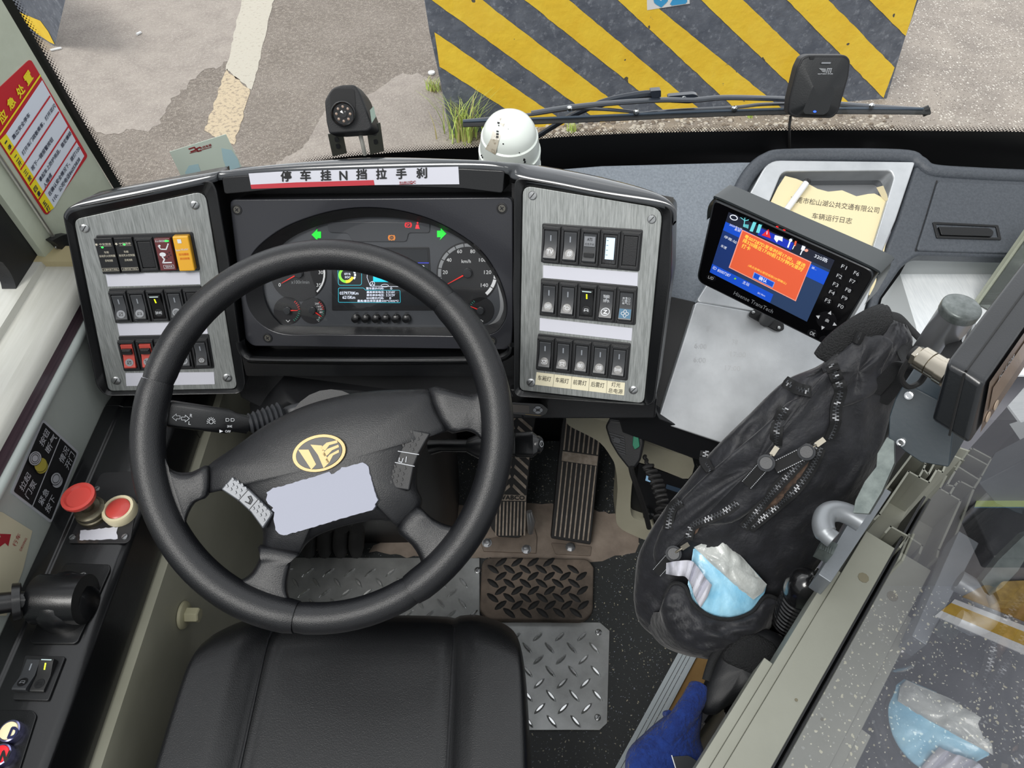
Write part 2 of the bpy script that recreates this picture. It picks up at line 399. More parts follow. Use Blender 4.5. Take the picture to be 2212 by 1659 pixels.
# second block at the upper left
a2 = G.at(118, 100); b2 = G.at(-60, -8); n2 = (a2-b2).cross(V((0, 0, 1))).normalized(); n2 = n2 if n2.dot(CO-a2) > 0 else -n2
B2 = Pl(a2, n2, (a2-b2))
bk2 = T('concrete_barrier', 'dark block with one yellow stripe beyond the left windscreen corner', 'concrete block', a2)
mb = MB(); bd = (a2-CO); bd.z = 0; bd.normalize(); bd = V((bd.x*math.cos(.06)-bd.y*math.sin(.06), bd.x*math.sin(.06)+bd.y*math.cos(.06), 0)); A = [B2.p(*q) for q in (lambda e_: ((-.9, 0), (0, 0), e_, (-.9, e_[1])))(B2.uv(141, 0))]; mb.loft([A, [p+bd*.6 for p in A]]); mb.build('block_body', GREYC, bk2)
mb = MB(); mb.flat(B2, [(118, 96), (104, 68), (87, 45), (43, 27), (20, 10), (20, 22), (46, 42), (78, 72), (107, 91)], .003); mb.build('yellow_stripe', YELC, bk2)
# small litter
def bit(px, label, name, cat, r, L, ang):
    p = G.at(*px, .008); mb = MB(); d = V((math.cos(ang), math.sin(ang), 0))
    mb.tube([p-d*L, p+d*L*.3, p+d*L], [r, r, r*.9], 10); mb.build(name, WHT, label=label, cat=cat)
bit((121, 106), 'white cigarette end on the road beside the left windscreen pillar', 'cigarette_end', 'cigarette end', .007, .03, .5)
bit((300, 72), 'small cream cigarette end lying on the pale road patch', 'cigarette_end', 'cigarette end', .008, .016, 1.0)
mb = MB(); p = G.at(932, 156, .01); mb.lathe([(.016, 0), (.02, .004), (.019, .012), (.012, .014)], p-V((0, 0, .01)), (0, 0, 1), 20)
mb.build('bottle_cap', WHT, label='round white cap on the road left of the striped block', cat='bottle cap')
# grass
GRS = mat('grass_green', '#b9da6a', .6, var=(20, '#d2d884')); DRY = mat('dry_grass', '#b9ae7c', .7)
def tuft(px, n_, hgt, spread, label, seed, lean=(0, 0)):
    r_ = random.Random(seed); c = G.at(*px); mb = MB()
    for k in range(n_):
        a = r_.uniform(0, 6.28); L = hgt*r_.uniform(.45, 1); o = c+V((r_.gauss(0, spread*.4), r_.gauss(0, spread*.25), 0)); d = V((math.cos(a)*.55+lean[0], math.sin(a)*.3+lean[1], 0))
        w_ = r_.uniform(.002, .005); s_ = V((-math.sin(a), math.cos(a), 0))*w_; P = []
        for j in range(5):
            f = j/4; q = o+V((0, 0, L*(f-.25*f*f)))+d*L*f*f*.8; P.append((q, s_*(1-f*.95)))
        for j in range(4):
            (q0, s0), (q1, s1) = P[j], P[j+1]; nn = V((0, .002, 0))*(1-j/4)
            mb.loft([[q0-s0, q0+nn, q0+s0], [q1-s1, q1+nn*.7, q1+s1]], 1 if k % 6 == 0 else 0, (False, False))
    mb.build('grass_tuft', [GRS, DRY], label=label, cat='grass', loc=c)
tuft((935, 196), 60, .11, .05, 'small bright green weed at the left edge of the striped block', 1)
tuft((1005, 300), 110, .36, .10, 'tall spiky grass tuft at the left foot of the striped block', 2)
tuft((1065, 300), 50, .16, .10, 'low spreading grass beside the tall tuft behind the white dome', 5)
tuft((1235, 285), 26, .10, .03, 'short grass sprig growing in the pebbles below the wiper', 4)
tuft((1620, 255), 18, .05, .03, 'tiny grass sprig in the gravel near the block right end', 8)
mb = MB(); r_ = random.Random(5)
for k in range(420):
    x = r_.uniform(1150, 1930); y = r_.uniform(max(262-(x-1150)*.055, 222)+8, 300); p = G.at(x, y, .004); s_ = r_.uniform(.006, .016)
    mb.ball(p, s_, r_.choice([0, 0, 1]), 6, (1, r_.uniform(.6, 1), .6), 4)
mb.build('gravel', [mat('pale_pebble', '#c9c2b8', .8), mat('brown_pebble', '#81766b', .85)], kind='stuff', label='pale pebbles at the foot of the striped block', cat='gravel')

# ================================================================ windscreen
def Yw(X): return 1.12-.13*(X-.4)**2
def wsh(x, y, off=0):
    r = ray(x, y); t = 1.1
    for _ in range(30): t = (Yw(CO.x+r.x*t)+off)/r.y
    return CO+r*t
def lerp(a, b, f): return a+(b-a)*f
WGL = glass('windscreen_glass', (.985, .995, .99), .35)
mb = MB(); nx = 40; rows = []
for z in (.66, .9, 1.3, 1.9):
    rows.append([V((-.672+2.2*i/nx, Yw(-.672+2.2*i/nx)+.004, z)) for i in range(nx+1)])
mb.loft(rows, 0, (False, False), closed=False)
mb.build('window_1', WGL, kind='structure')
FRT = mat('black_frit', '#060607', .35)
def fritm():
    m = bpy.data.materials.new('frit_dots'); m.use_nodes = True; n = m.node_tree.nodes; L = m.node_tree.links; n.remove(n['Principled BSDF'])
    geo = n.new('ShaderNodeNewGeometry'); s = n.new('ShaderNodeSeparateXYZ'); L.new(geo.outputs['Position'], s.inputs[0])
    def M_(op, a, b=None):
        x = n.new('ShaderNodeMath'); x.operation = op
        for i, q in enumerate((a, b)):
            if q is None: continue
            if isinstance(q, (int, float)): x.inputs[i].default_value = q
            else: L.new(q, x.inputs[i])
        return x.outputs[0]
    k = 2*math.pi/.0052; xy = M_('ADD', s.outputs['X'], s.outputs['Y'])
    f = M_('MULTIPLY', M_('SINE', M_('MULTIPLY', xy, k)), M_('SINE', M_('MULTIPLY', s.outputs['Z'], k)))
    at = n.new('ShaderNodeAttribute'); at.attribute_name = 'tt'
    thr = M_('SUBTRACT', M_('MULTIPLY', at.outputs['Fac'], 1.25), .12); msk = M_('GREATER_THAN', f, thr)
    t = n.new('ShaderNodeBsdfTransparent'); d = n.new('ShaderNodeBsdfDiffuse'); d.inputs[0].default_value = (.012, .012, .013, 1)
    mx = n.new('ShaderNodeMixShader'); L.new(msk, mx.inputs[0]); L.new(t.outputs[0], mx.inputs[1]); L.new(d.outputs[0], mx.inputs[2]); L.new(mx.outputs[0], n['Material Output'].inputs[0]); return m
FDT = fritm()
def strip(P, Q, mat_, name, dots=False, kind='structure'):
    mb = MB(); n_ = len(P); mb.v = list(P)+list(Q); mb.f = [(i, i+1, n_+i+1, n_+i) for i in range(n_-1)]; mb.m = [0]*(n_-1)
    if dots: mb.t = {**{i: 0. for i in range(n_)}, **{n_+i: 1. for i in range(n_)}}
    return mb.build(name, mat_, kind=kind)
def upl(l, off):   # three lines of pixels down the left edge, carried on upwards
    A = wsh(*l[0], off); B = wsh(*l[1], off); d = (A-B)/(A.z-B.z); return [A+d*1.0, A, lerp(A, B, .5), B, B-d*.12]
l0, l1, l2 = upl([(-3, 0), (250, 414)], -.001), upl([(27, 0), (268, 413)], -.001), upl([(47, 0), (283, 410)], -.001)
strip(l0, l1, FRT, 'trim_1'); strip(l1, l2, FDT, 'trim_2', True)
bt = crv([(300, 450), (560, 385), (700, 345), (900, 326), (1030, 318), (1170, 300), (1300, 291), (1500, 285), (1800, 281), (2212, 285), (2400, 288)], 5)
bp = [wsh(x, y, -.001) for x, y in bt]; bq = [wsh(x, y-15, -.001) for x, y in bt]
strip(bp, [p+V((0, -.002, -.12)) for p in bp], FRT, 'trim_3'); strip(bp, bq, FDT, 'trim_4', True)

# wiper outside the glass
wp = T('windscreen_wiper', 'long black windscreen wiper lying across the lower windscreen', 'wiper', wsh(1500, 245, .04))
o_ = .035
mb = MB(); P = crv([(1000, 270), (1100, 266), (1300, 258), (1500, 249), (1750, 242), (2008, 243)], 8)
pts = [wsh(x, y, o_-.006) for x, y in P]; mb.tube(pts, .0058, 8, 0, flat=.5)
mb.tube([wsh(x, y-7, o_) for x, y in P], .003, 6, 1); mb.build('wiper_blade', [BLR, mat('blue_grey_steel', '#4a5562', .35, .4)], wp)
BGM = mat('blue_black_enamel', '#262c36', .35, coat=.3)
mb = MB()
def wt(px, r, fl_=1, off=0): mb.tube([wsh(x, y, o_+.008+off) for x, y in crv(px, 5)], r, 8, 0, flat=fl_)
wt([(1148, 245), (1230, 232), (1330, 222), (1425, 216), (1500, 216), (1560, 211), (1640, 212), (1720, 216), (1850, 228), (1995, 238)], .0062, .6)
wt([(1000, 262), (1060, 256), (1150, 247), (1228, 236), (1300, 236), (1375, 242)], .004, .6, .004)
wt([(1330, 252), (1440, 240), (1586, 232), (1640, 226), (1700, 224)], .004, .6, .004)
wt([(1700, 224), (1800, 226), (1880, 230), (1960, 238), (2000, 240)], .0035, .6, .004)
mb.build('bridge', BGM, wp)
mb = MB(); pw = Pl(wsh(1475, 215, o_+.02), (0, -1, .1)); mb.slab(pw, rnd([(1442, 208), (1500, 203), (1510, 208), (1507, 221), (1488, 224), (1445, 222)], 6), -.008, .004, 0); screw(mb, pw, 1477, 213, 6, .004, 1)
mb.build('blade_clip', [BGM, CHR], wp, bev=.001)
mb = MB(); mb.tube([wsh(x, y, o_+.03) for x, y in crv([(1160, 295), (1235, 250), (1310, 220), (1385, 205), (1425, 203)], 5)], [.005]*9+[.007]*12, 8); mb.slab(pw.off(.01), rnd([(1405, 197), (1428, 195), (1428, 210), (1408, 212)], 3), -.01, .004)
mb.build('wiper_arm', BGM, wp)
for x, y in ((1230, 234), (1374, 241), (1586, 234), (1882, 228)): c = wsh(x, y, o_-.002); mb = MB(); mb.lathe([(.005, 0), (.005, .003), (.003, .005)], c, (0, -1, 0), 12); mb.build('rivet', CHR, wp)
mb = MB(); mb.tube([wsh(x, y, o_) for x, y in ((1992, 243), (2008, 236))], .008, 8); mb.build('end_cap', BLM, wp)

# ================================================================ left corner: pillar, side window, sill, wall
PIL = Pl((-.648, .975, .8), V((0, 0, 1)).cross(V((-.648, .975, 0))-V((-.68, .835, 0))), V((.032, .14, 0)))
if PIL.n.dot(CO-PIL.o) < 0: PIL = Pl(PIL.o, -PIL.n, PIL.u)
def lw(px): return PIL.at(*px)
mb = MB(); mb.slab(PIL, [(-20, -40), (248, 414), (300, 500), (330, 590), (98, 556), (-60, 335), (-160, 150)], -.012, 0)
pil = mb.build('trim_5', PGR, kind='structure')
mb = MB(); mb.tube([PIL.at(x, y, .004) for x, y in ((-40, 285), (0, 341), (60, 430), (118, 517))], .003, 8); mb.build('trim_6', mat('worn_aluminium', '#b3b3ad', .35, .8), kind='structure')
mb = MB(); mb.slab(PIL, rnd([(112, 520), (135, 508), (150, 505), (160, 540), (140, 545), (124, 528)], 4), .002, .014); screw(mb, PIL, 121, 534, 4, .006, 1)
mb.build('corner_bracket', [BLM, SCR], label='small black bracket holding the dashboard to the left pillar', cat='bracket', bev=.001)
# emergency notice
nt_ = T('emergency_notice', 'red and white emergency instruction notice stuck on the pale left pillar', 'notice', PIL.at(60, 330))
NAVY = mat('navy_print', '#1d2440', .6)
mb = MB(); h = .0012
mb.slab(PIL, rnd([(-48, 234), (66, 127), (190, 337), (101, 468)], [0, 8, 6, 12]), 0, h, 0)
mb.flat(PIL, [(13, 289), (91, 173), (182, 337), (117, 449)], h+.0003, 1)
mb.flat(PIL, [(-1, 304), (13, 289), (117, 449), (101, 460)], h+.0006, 2)
mb.build('notice_sheet', [RED, mat('notice_white', '#dfe6f2', .5), YEL], nt_)
mb = MB(); h = .0022
for a, b in (((23, 333), (108, 208)), ((45, 366), (127, 242)), ((65, 399), (148, 273)), ((84, 431), (166, 304))): mb.stroke(PIL, [a, b], .0022, h, 0)
mb.stroke(PIL, [(0, 291), (87, 163)], .0022, h, 3)
u9 = (-.505*9.5, -.863*9.5)
for s_, a, b in (('靠边安全停车', (30, 303), (66, 250)), ('打开车门疏散乘客，打开双闪', (51, 337), (121, 231)), ('按下一键报警按钮', (71, 370), (116, 303)), ('拿起车上防护用品，稳定嫌疑', (88, 394), (155, 290)), ('人情绪', (98, 408), (113, 380)), ('在确认安全情况下，拨打120、', (108, 425), (175, 320)), ('110、公司电话86053838', (117, 437), (174, 346))):
    mb.tx(PIL, s_, a, b, 9.5, h, 1, bold=.012, up=u9)
def ch(pl, s_, cx_, cy_, sz, dirv, upv, hh, m, bold=.02):
    mb.tx(pl, s_, (cx_-dirv[0]*sz/2-upv[0]*sz/2, cy_-dirv[1]*sz/2-upv[1]*sz/2), (cx_+dirv[0]*sz/2-upv[0]*sz/2, cy_+dirv[1]*sz/2-upv[1]*sz/2), sz, hh, m, bold=bold, up=(upv[0]*sz, upv[1]*sz))
dv, uv_ = (.55, -.83), (-.505, -.863)
for s_, x, y in (('一', 13, 307), ('停', 21, 318), ('二', 36, 341), ('开', 43, 353), ('三', 56, 373), ('按', 64, 385), ('四', 77, 408), ('拿', 84, 418), ('五', 97, 440), ('打', 104, 450)): ch(PIL, s_, x, y, 3 if s_ == '一' else 10, dv if s_ != '一' else (1.5, -2.4), uv_, h, 1)
for s_, x, y in (('应', 6, 252), ('急', 24, 222), ('处', 44, 196), ('置', 61, 168)): ch(PIL, s_, x, y, 21, dv, uv_, h, 2, .03)
mb.build('lettering', [RED, NAVY, YEL, YEL], nt_)
# side window
WN = Pl((-.70, 0, 0), (1, 0, 0), (0, -1, 0))
op = crv([(-10, 562), (12, 575), (30, 605), (36, 640), (30, 675), (8, 712), (-60, 790), (-260, 820), (-300, 600), (-120, 540)], 5, True)
mb = MB(); mb.ring(WN, [(104, 553), (103, 585), (-60, 850), (-420, 950), (-420, 150), (-70, 310), (0, 410)], op, -.02, 0); mb.build('window_frame', BLM, kind='structure')
cc = (-120, 660); op2 = [(cc[0]+(x-cc[0])*.86, cc[1]+(y-cc[1])*.86) for x, y in op]
o2, i2 = twin(op, op2, cc); strip([WN.at(*p, -.012) for p in o2]+[WN.at(*o2[0], -.012)], [WN.at(*p, -.012) for p in i2]+[WN.at(*i2[0], -.012)], FDT, 'trim_7', True)
mb = MB(); mb.flat(WN, [(p[0], p[1]) for p in op], -.014); mb.build('window_2', WGL, kind='structure')
# sill, wood strip, panel as long mouldings
def extr(prof, y0, y1, m, name, kind='structure', ym=None):
    mb = MB(); mb.loft([[V((x, y0, z)) for x, z in prof], [V((x, y1, z)) for x, z in prof]]); return mb.build(name, m, kind=kind, ang=50)
extr([(-.74, .50), (-.74, .728), (-.688, .728), (-.686, .719), (-.642, .719), (-.640, .722), (-.628, .720), (-.621, .713), (-.619, .703), (-.626, .70), (-.626, .5)], -.9, .80, mat('pale_sill', '#c6c6bf', .35, bump=(60, .0001), var=(30, '#bebeb6'), stretch=(6, .4, 6)), 'trim_8')
WOOD = mat('dark_wood_print', '#5d4a52', .4, var=(160, '#3a2c36'), stretch=(1, .03, 1), coat=.2)
extr([(-.63, .703), (-.6205, .7025), (-.6195, .683), (-.63, .682)], -.9, .78, WOOD, 'trim_9')
extr([(-.632, .682), (-.6175, .6815), (-.614, .678), (-.614, .671), (-.618, .667), (-.632, .666)], -.9, .78, mat('pale_lip', '#c3ccc8', .35), 'trim_10')
mb = MB(); mb.bx(-.76, -.624, -.9, .98, -.25, .70); mb.build('wall_left', PNL, kind='structure')
mb = MB(); mb.bx(-.70, -.60, .795, .83, .70, .7285); mb.build('trim_11', mat('yellowed_ledge', '#b8ac86', .5), kind='structure')
PN = Pl((-.624, 0, 0), (1, 0, 0), (0, -1, 0))
# label plate
lp = T('button_label_plate', 'black and silver metal instruction plate on the left wall above the console', 'label', PN.at(95, 1015))
q = [(93, 905), (171, 977), (111, 1130), (24, 1064)]
mb = MB(); mb.slab(PN, rnd(q, 5), 0, .0016, 0); c = (100, 1019); mb.flat(PN, rnd([(c[0]+(x-c[0])*.93, c[1]+(y-c[1])*.94) for x, y in q], 4), .0020, 1)
mb.stroke(PN, [(131, 944), (70, 1094)], .0018, .0026, 0); mb.build('plate', [GRYL, INK], lp)
mb = MB(); h = .003
def two(s_, x0, y0, x1, y1): mb.tx(PN, s_, (x0, y0), (x1, y1), 14, h, 0, up=(-9.5, -10.5), bold=.008)
two('按钮', 93, 966, 108, 934); two('断气', 106, 981, 124, 946); two('拉起', 50, 1063, 68, 1028); two('门泵', 62, 1079, 80, 1045)
two('情况', 136, 1003, 150, 971); two('开门', 148, 1016, 162, 984); two('紧急', 91, 1094, 107, 1062); two('按下', 105, 1110, 121, 1078)
for x, y, m_ in ((90, 1008, 2), (88, 1004, 2), (76, 990, 0)):
    P = ell(x, y, 13.5, 16, 28, 20); hq = h+{90: .0003, 88: .0007, 76: .0012}[x]; mb.flat(PN, P, hq, m_); mb.stroke(PN, P+[P[0]], .0006, hq+.0002, 1)
for k in (.75, .5): P = ell(76, 990, 13.5*k, 16*k, 24, 20); mb.stroke(PN, P+[P[0]], .0007, h+.0016, 1)
P = ell(124, 1040, 11, 14, 24, 20); mb.flat(PN, P, h, 0); P = ell(121, 1034, 11, 14, 24, 20); mb.flat(PN, P, h+.0003, 0); mb.stroke(PN, P+[P[0]], .0008, h+.0006, 1); P = ell(121, 1034, 7, 9.5, 24, 20); mb.stroke(PN, P+[P[0]], .0008, h+.0006, 1)
mb.build('lettering', [GRYL, INK, mat('olive_print', '#b5aa4a', .4)], lp)
# paper with red arrow
mb = MB(); mb.slab(PN, [(4, 1106), (70, 1147), (50, 1230), (14, 1330), (-90, 1330), (-60, 1100)], 0, .0008, 0)
mb.flat(PN, [(-20, 1172), (2, 1160), (-1, 1153), (24, 1154), (18, 1180), (11, 1173), (-12, 1190)], .0012, 1)
mb.tx(PN, '行车', (34, 1182), (46, 1156), 9, .0013, 1, up=(-8, -5)); mb.tx(PN, 'DRIVING', (46, 1191), (59, 1164), 5, .0013, 1, up=(-4, -3)); mb.tx(PN, 'PARKING', (0, 1312), (10, 1284), 5, .0013, 1, up=(-4, -3))
mb.build('arrow_paper', [mat('yellowed_paper', '#cfc9ae', .7), mat('maroon_print', '#a3242e', .6)], label='yellowed paper with a red arrow taped to the left wall', cat='paper')

# parking sticker on the windscreen
ST = Pl(wsh(445, 340, -.010), (.235, -1, 0))
mb = MB(); mb.slab(ST, [(366, 328), (488, 290), (528, 372), (520, 420), (410, 420)], 0, .0008, 0)
mb.flat(ST, [(400, 372), (408, 358), (428, 354), (438, 384), (440, 400), (404, 400)], .001, 1); mb.flat(ST, [(478, 320), (500, 324), (514, 344), (520, 366), (492, 372), (482, 345)], .001, 1)
mb.tx(ST, '大巴车运', (432, 323), (457, 315), 5, .0013, 2, bold=.03); mb.stroke(ST, [(408, 322), (420, 318), (423, 324), (412, 328)], .002, .0013, 2); mb.stroke(ST, [(432, 318), (425, 321), (427, 327), (434, 325)], .002, .0013, 2); mb.stroke(ST, [(410, 331), (456, 318)], .001, .0013, 2)
mb.build('windscreen_sticker', [mat('pale_mint_paper', '#cfdcd0', .6), mat('pale_blue_print', '#b4d4dc', .6), mat('maroon_print2', '#8f2a30', .6)], label='pale green sticker with red logo at the lower left of the windscreen', cat='sticker')
# ================================================================ dashboard planes
RP = Pl((.161, .701, .859), (-.265, -.829, .493), (.12, -.03, .014))
LP = Pl((-.558, .756, .808), (.141, -.905, .402), (.124, .016, -.008))
_a = LP.at(490, 600); _b = RP.at(1118, 600); _u = (_b-_a).normalized(); _n = V((0, -math.cos(math.radians(26)), math.sin(math.radians(26)))); _n -= _u*_n.dot(_u)
CP = Pl(_a, _n, _u)
dash = T('dashboard', 'glossy black driver dashboard hood around the instrument cluster', 'dashboard', CP.at(800, 600, -.05))
mb = MB()
mb.slab(LP, [(150, 470), (445, 400), (520, 840), (232, 846)], -.16, -.012); mb.slab(CP, [(440, 385), (1120, 372), (1120, 800), (500, 800)], -.16, -.05); mb.slab(RP, [(1105, 395), (1440, 450), (1400, 870), (1112, 850)], -.16, -.012)
mb.build('housing', BLM, dash)
Lout = rnd([(134, 462), (150, 448), (455, 388), (468, 410), (494, 560), (531, 832), (520, 852), (226, 857), (207, 835)], [18, 14, 14, 10, 0, 10, 14, 14, 10])
Lin = rnd([(159, 474), (443, 412), (513, 840), (234, 845)], [16, 26, 14, 12])
Rout = rnd([(1109, 381), (1420, 438), (1453, 447), (1450, 600), (1413, 878), (1109, 858)], [22, 14, 24, 0, 18, 14])
Rin = rnd([(1129, 400), (1432, 450), (1391, 872), (1122, 843)], [22, 28, 14, 12])
mb = MB(); mb.ring(LP, Lout, Lin, -.09, .010, hi=.002); mb.build('panel_frame', BLK, dash, bev=.003, seg=3)
mb = MB(); mb.ring(RP, Rout, Rin, -.09, .010, hi=.002); mb.build('panel_frame', BLK, dash, bev=.003, seg=3)
# hood: front line -> back line -> falls away to the windscreen
fr = [(140, 470, LP), (150, 452, LP), (200, 438, LP), (300, 418, LP), (455, 386, LP), (478, 380, CP), (600, 370, CP), (800, 361, CP), (1000, 359, CP), (1090, 365, CP), (1111, 379, RP), (1200, 396, RP), (1300, 416, RP), (1420, 437, RP), (1452, 452, RP), (1455, 480, RP)]
bk = [(138, 466), (156, 446), (206, 417), (300, 395), (455, 371), (495, 366), (600, 352), (800, 337), (1000, 342), (1090, 347), (1150, 351), (1225, 363), (1320, 383), (1420, 414), (1460, 448), (1463, 480)]
F0 = [p_[2].at(p_[0], p_[1], .010 if p_[2] is not CP else .004) for p_ in fr]
B0 = [hz(f.z+(.003 if 1 < i < 14 else 0)).at(*q_) for i, (f, q_) in enumerate(zip(F0, bk))]
rows = [[f-V((0, 0, .006)) for f in F0], F0, [lerp(f, b, .45)+V((0, 0, .003)) for f, b in zip(F0, B0)], B0, [b+V((0, .02, -.02)) for b in B0], [b+V((0, .1, -.16)) for b in B0]]
def cr3(row, n=5): return [V(p) for p in crv([tuple(p) for p in row], n)]
mb = MB(); mb.loft([cr3(r_) for r_ in rows], 0, (False, False), closed=False)
mb.build('hood', mat('hood_gloss', '#34373b', .16, coat=.9, bump=(30, .0001)), dash, sub=1, ang=180)
mb = MB(); mb.slab(CP, rnd([(478, 383), (600, 374), (800, 366), (1000, 364), (1090, 369), (1086, 418), (1000, 408), (800, 402), (600, 409), (484, 420)], [6, 0, 0, 0, 6, 8, 0, 0, 0, 8]), -.05, .004); mb.build('name_strip', BLK, dash, bev=.0015)
SGN = CP
sg = T('reminder_sticker', 'white paper strip reminding to park in N and pull the handbrake, above the gauges', 'sticker', CP.at(765, 385))
mb = MB(); mb.slab(CP, [(537, 375), (600, 371), (760, 366), (900, 362), (990, 360), (992, 398), (850, 399), (700, 402), (543, 407)], .004, .0048, 0)
mb.flat(CP, [(541, 399), (640, 394), (807, 389), (809, 400), (700, 403), (543, 408)], .0052, 1); mb.build('paper', [PAP, mat('brick_red_print', '#b5303c', .6)], sg)
mb = MB()
for s_, x, y in zip('停车挂N挡拉手刹', (618, 660, 704, 742, 781, 824, 867, 911), (381, 379.5, 379, 378, 376.5, 376, 375.5, 374)):
    mb.tx(CP, s_, (x-(8 if s_ == 'N' else 11), y+11), (x+(8 if s_ == 'N' else 11), y+10.4), 22 if s_ != 'N' else 19, .0055, 0, bold=.028)
mb.tx(CP, '松山湖公交', (863, 397), (886, 396), 5, .0055, 1, bold=.02); mb.stroke(CP, [(863, 398.5), (892, 397)], .0006, .0055, 1); mb.tx(CP, 'DC', (887, 396.5), (898, 396), 5.5, .0055, 1, bold=.04)
mb.build('lettering', [INK, mat('maroon_print2', '#8f2a30', .6)], sg)

# ---------------------------------------------------------------- switches
def arc(cx_, cy_, r, a0, a1, n=10): return [(cx_+r*math.cos(math.radians(a0+(a1-a0)*k/n)), cy_+r*math.sin(math.radians(a0+(a1-a0)*k/n))) for k in range(n+1)]
ICON = {
 'dome': [arc(0, .35, .75, 180, 360), [(-.9, .4), (.9, .4)], [(-.8, -.5), (-1, -.75)], [(-.4, -.7), (-.5, -1)], [(0, -.7), (0, -1)], [(.4, -.7), (.5, -1)], [(.8, -.5), (1, -.75)]],
 'dome2': [arc(0, .35, .7, 180, 360), [(-.9, .4), (.9, .4)], [(-.5, -.5), (-.8, -.9)], [(.5, -.5), (.8, -.9)]],
 'ffog': [arc(.2, 0, .6, -90, 90)+[(.2, -.6)], [(-1, .5), (0, .3)], [(-1, .1), (0, -.1)], [(-1, -.3), (0, -.5)], [(-.6, .7), (-.4, .2), (-.6, -.2), (-.4, -.7)]],
 'rfog': [arc(-.2, 0, .6, 90, 270)+[(-.2, .6)], [(1, .4), (.1, .4)], [(1, 0), (.1, 0)], [(1, -.4), (.1, -.4)], [(.6, .7), (.4, .2), (.6, -.2), (.4, -.7)]],
 'lights': [arc(.25, 0, .4, -90, 90)+[(.25, -.4)], arc(-.25, 0, .4, 90, 270)+[(-.25, .4)], [(.8, .4), (1.1, .5)], [(.8, 0), (1.1, 0)], [(.8, -.4), (1.1, -.5)], [(-.8, .4), (-1.1, .5)], [(-.8, 0), (-1.1, 0)], [(-.8, -.4), (-1.1, -.5)]],
 'brake': [arc(0, 0, .65, 0, 360, 18), arc(0, 0, 1, 50, -50), arc(0, 0, 1, 130, 230), [(-.35, .2), (.35, .2)], [(-.35, -.1), (.35, -.1)], arc(0, 0, .35, 200, 340)],
 'engine': [[(-.5, .3), (-.1, .3), (-.1, .5), (.3, .5), (.3, .3), (.7, .3), (.9, 0), (.9, -.4), (.2, -.7), (-.4, -.4), (-.6, -.4), (-.6, 0), (-.5, .3)], [(-1, .8), (-.5, .7)], [(-1, .5), (-.7, .5)]],
 'box': [[(-.6, -.8), (-.6, .4), (.4, .4), (.4, -.8), (-.6, -.8)], [(-.6, .4), (-.2, .8), (.8, .8), (.8, -.4), (.4, -.8)], [(.4, .4), (.8, .8)], [(-.2, .1), (0, -.2), (.1, .1)], [(0, -.2), (0, -.5)]],
 'bus': [[(-.8, -.5), (-.6, .4), (.6, .4), (.8, -.5)], [(-.5, -.5), (-.5, -.2), (.5, -.2), (.5, -.5)]],
 'fan': [ell(.0, .5, .35, .42, 14)+[(.35, .5)], ell(0, -.5, .35, .42, 14)+[(.35, -.5)], ell(.5, 0, .42, .35, 14)+[(.92, 0)], ell(-.5, 0, .42, .35, 14)+[(-.08, 0)]],
 'wiper': [arc(0, -.6, 1.1, 30, 150), [(-.95, -.05), (-.4, -.6), (.4, -.6), (.95, -.05)], [(0, -.6), (.4, .4)]],
 'door': [[(-.6, -.6), (-.6, .6), (.6, .6), (.6, -.6), (-.6, -.6)], [(-.5, -.4), (.4, .5)]],
 'demist': [arc(0, -.3, 1, 20, 160), [(-.9, 0), (-.6, -.7), (.6, -.7), (.9, 0)], [(-.3, -.3), (-.2, .3)], [(.3, -.3), (.2, .3)]],
 'horn': [[(-.6, -.5), (-.4, .4), (.2, .7), (.4, -.5), (-.6, -.5)], [(.7, .6), (.7, -.6)]],
}
RK = {'grey': mat('rocker_grey', '#35373a', .4, coat=.1), 'black': mat('rocker_black', '#111214', .35, coat=.2), 'red': mat('rocker_red', '#b5473d', .45)}
TICK = mat('tick_grey', '#8c9198', .4); TICKY = mat('tick_lit', '#d8f020', .4, emit=2.2); SYM = mat('symbol_white', '#d5d8dc', .5); SYMD = mat('symbol_disc', '#7d8085', .5); EDGEW = mat('pale_edge', '#c9dede', .3)
def icon(mb, pl, key, cx_, cy_, r, wd, h, m):
    for st in ICON.get(key, []): mb.stroke(pl, [(cx_+x*r, cy_+y*r) for x, y in st], wd, h, m, local=True)
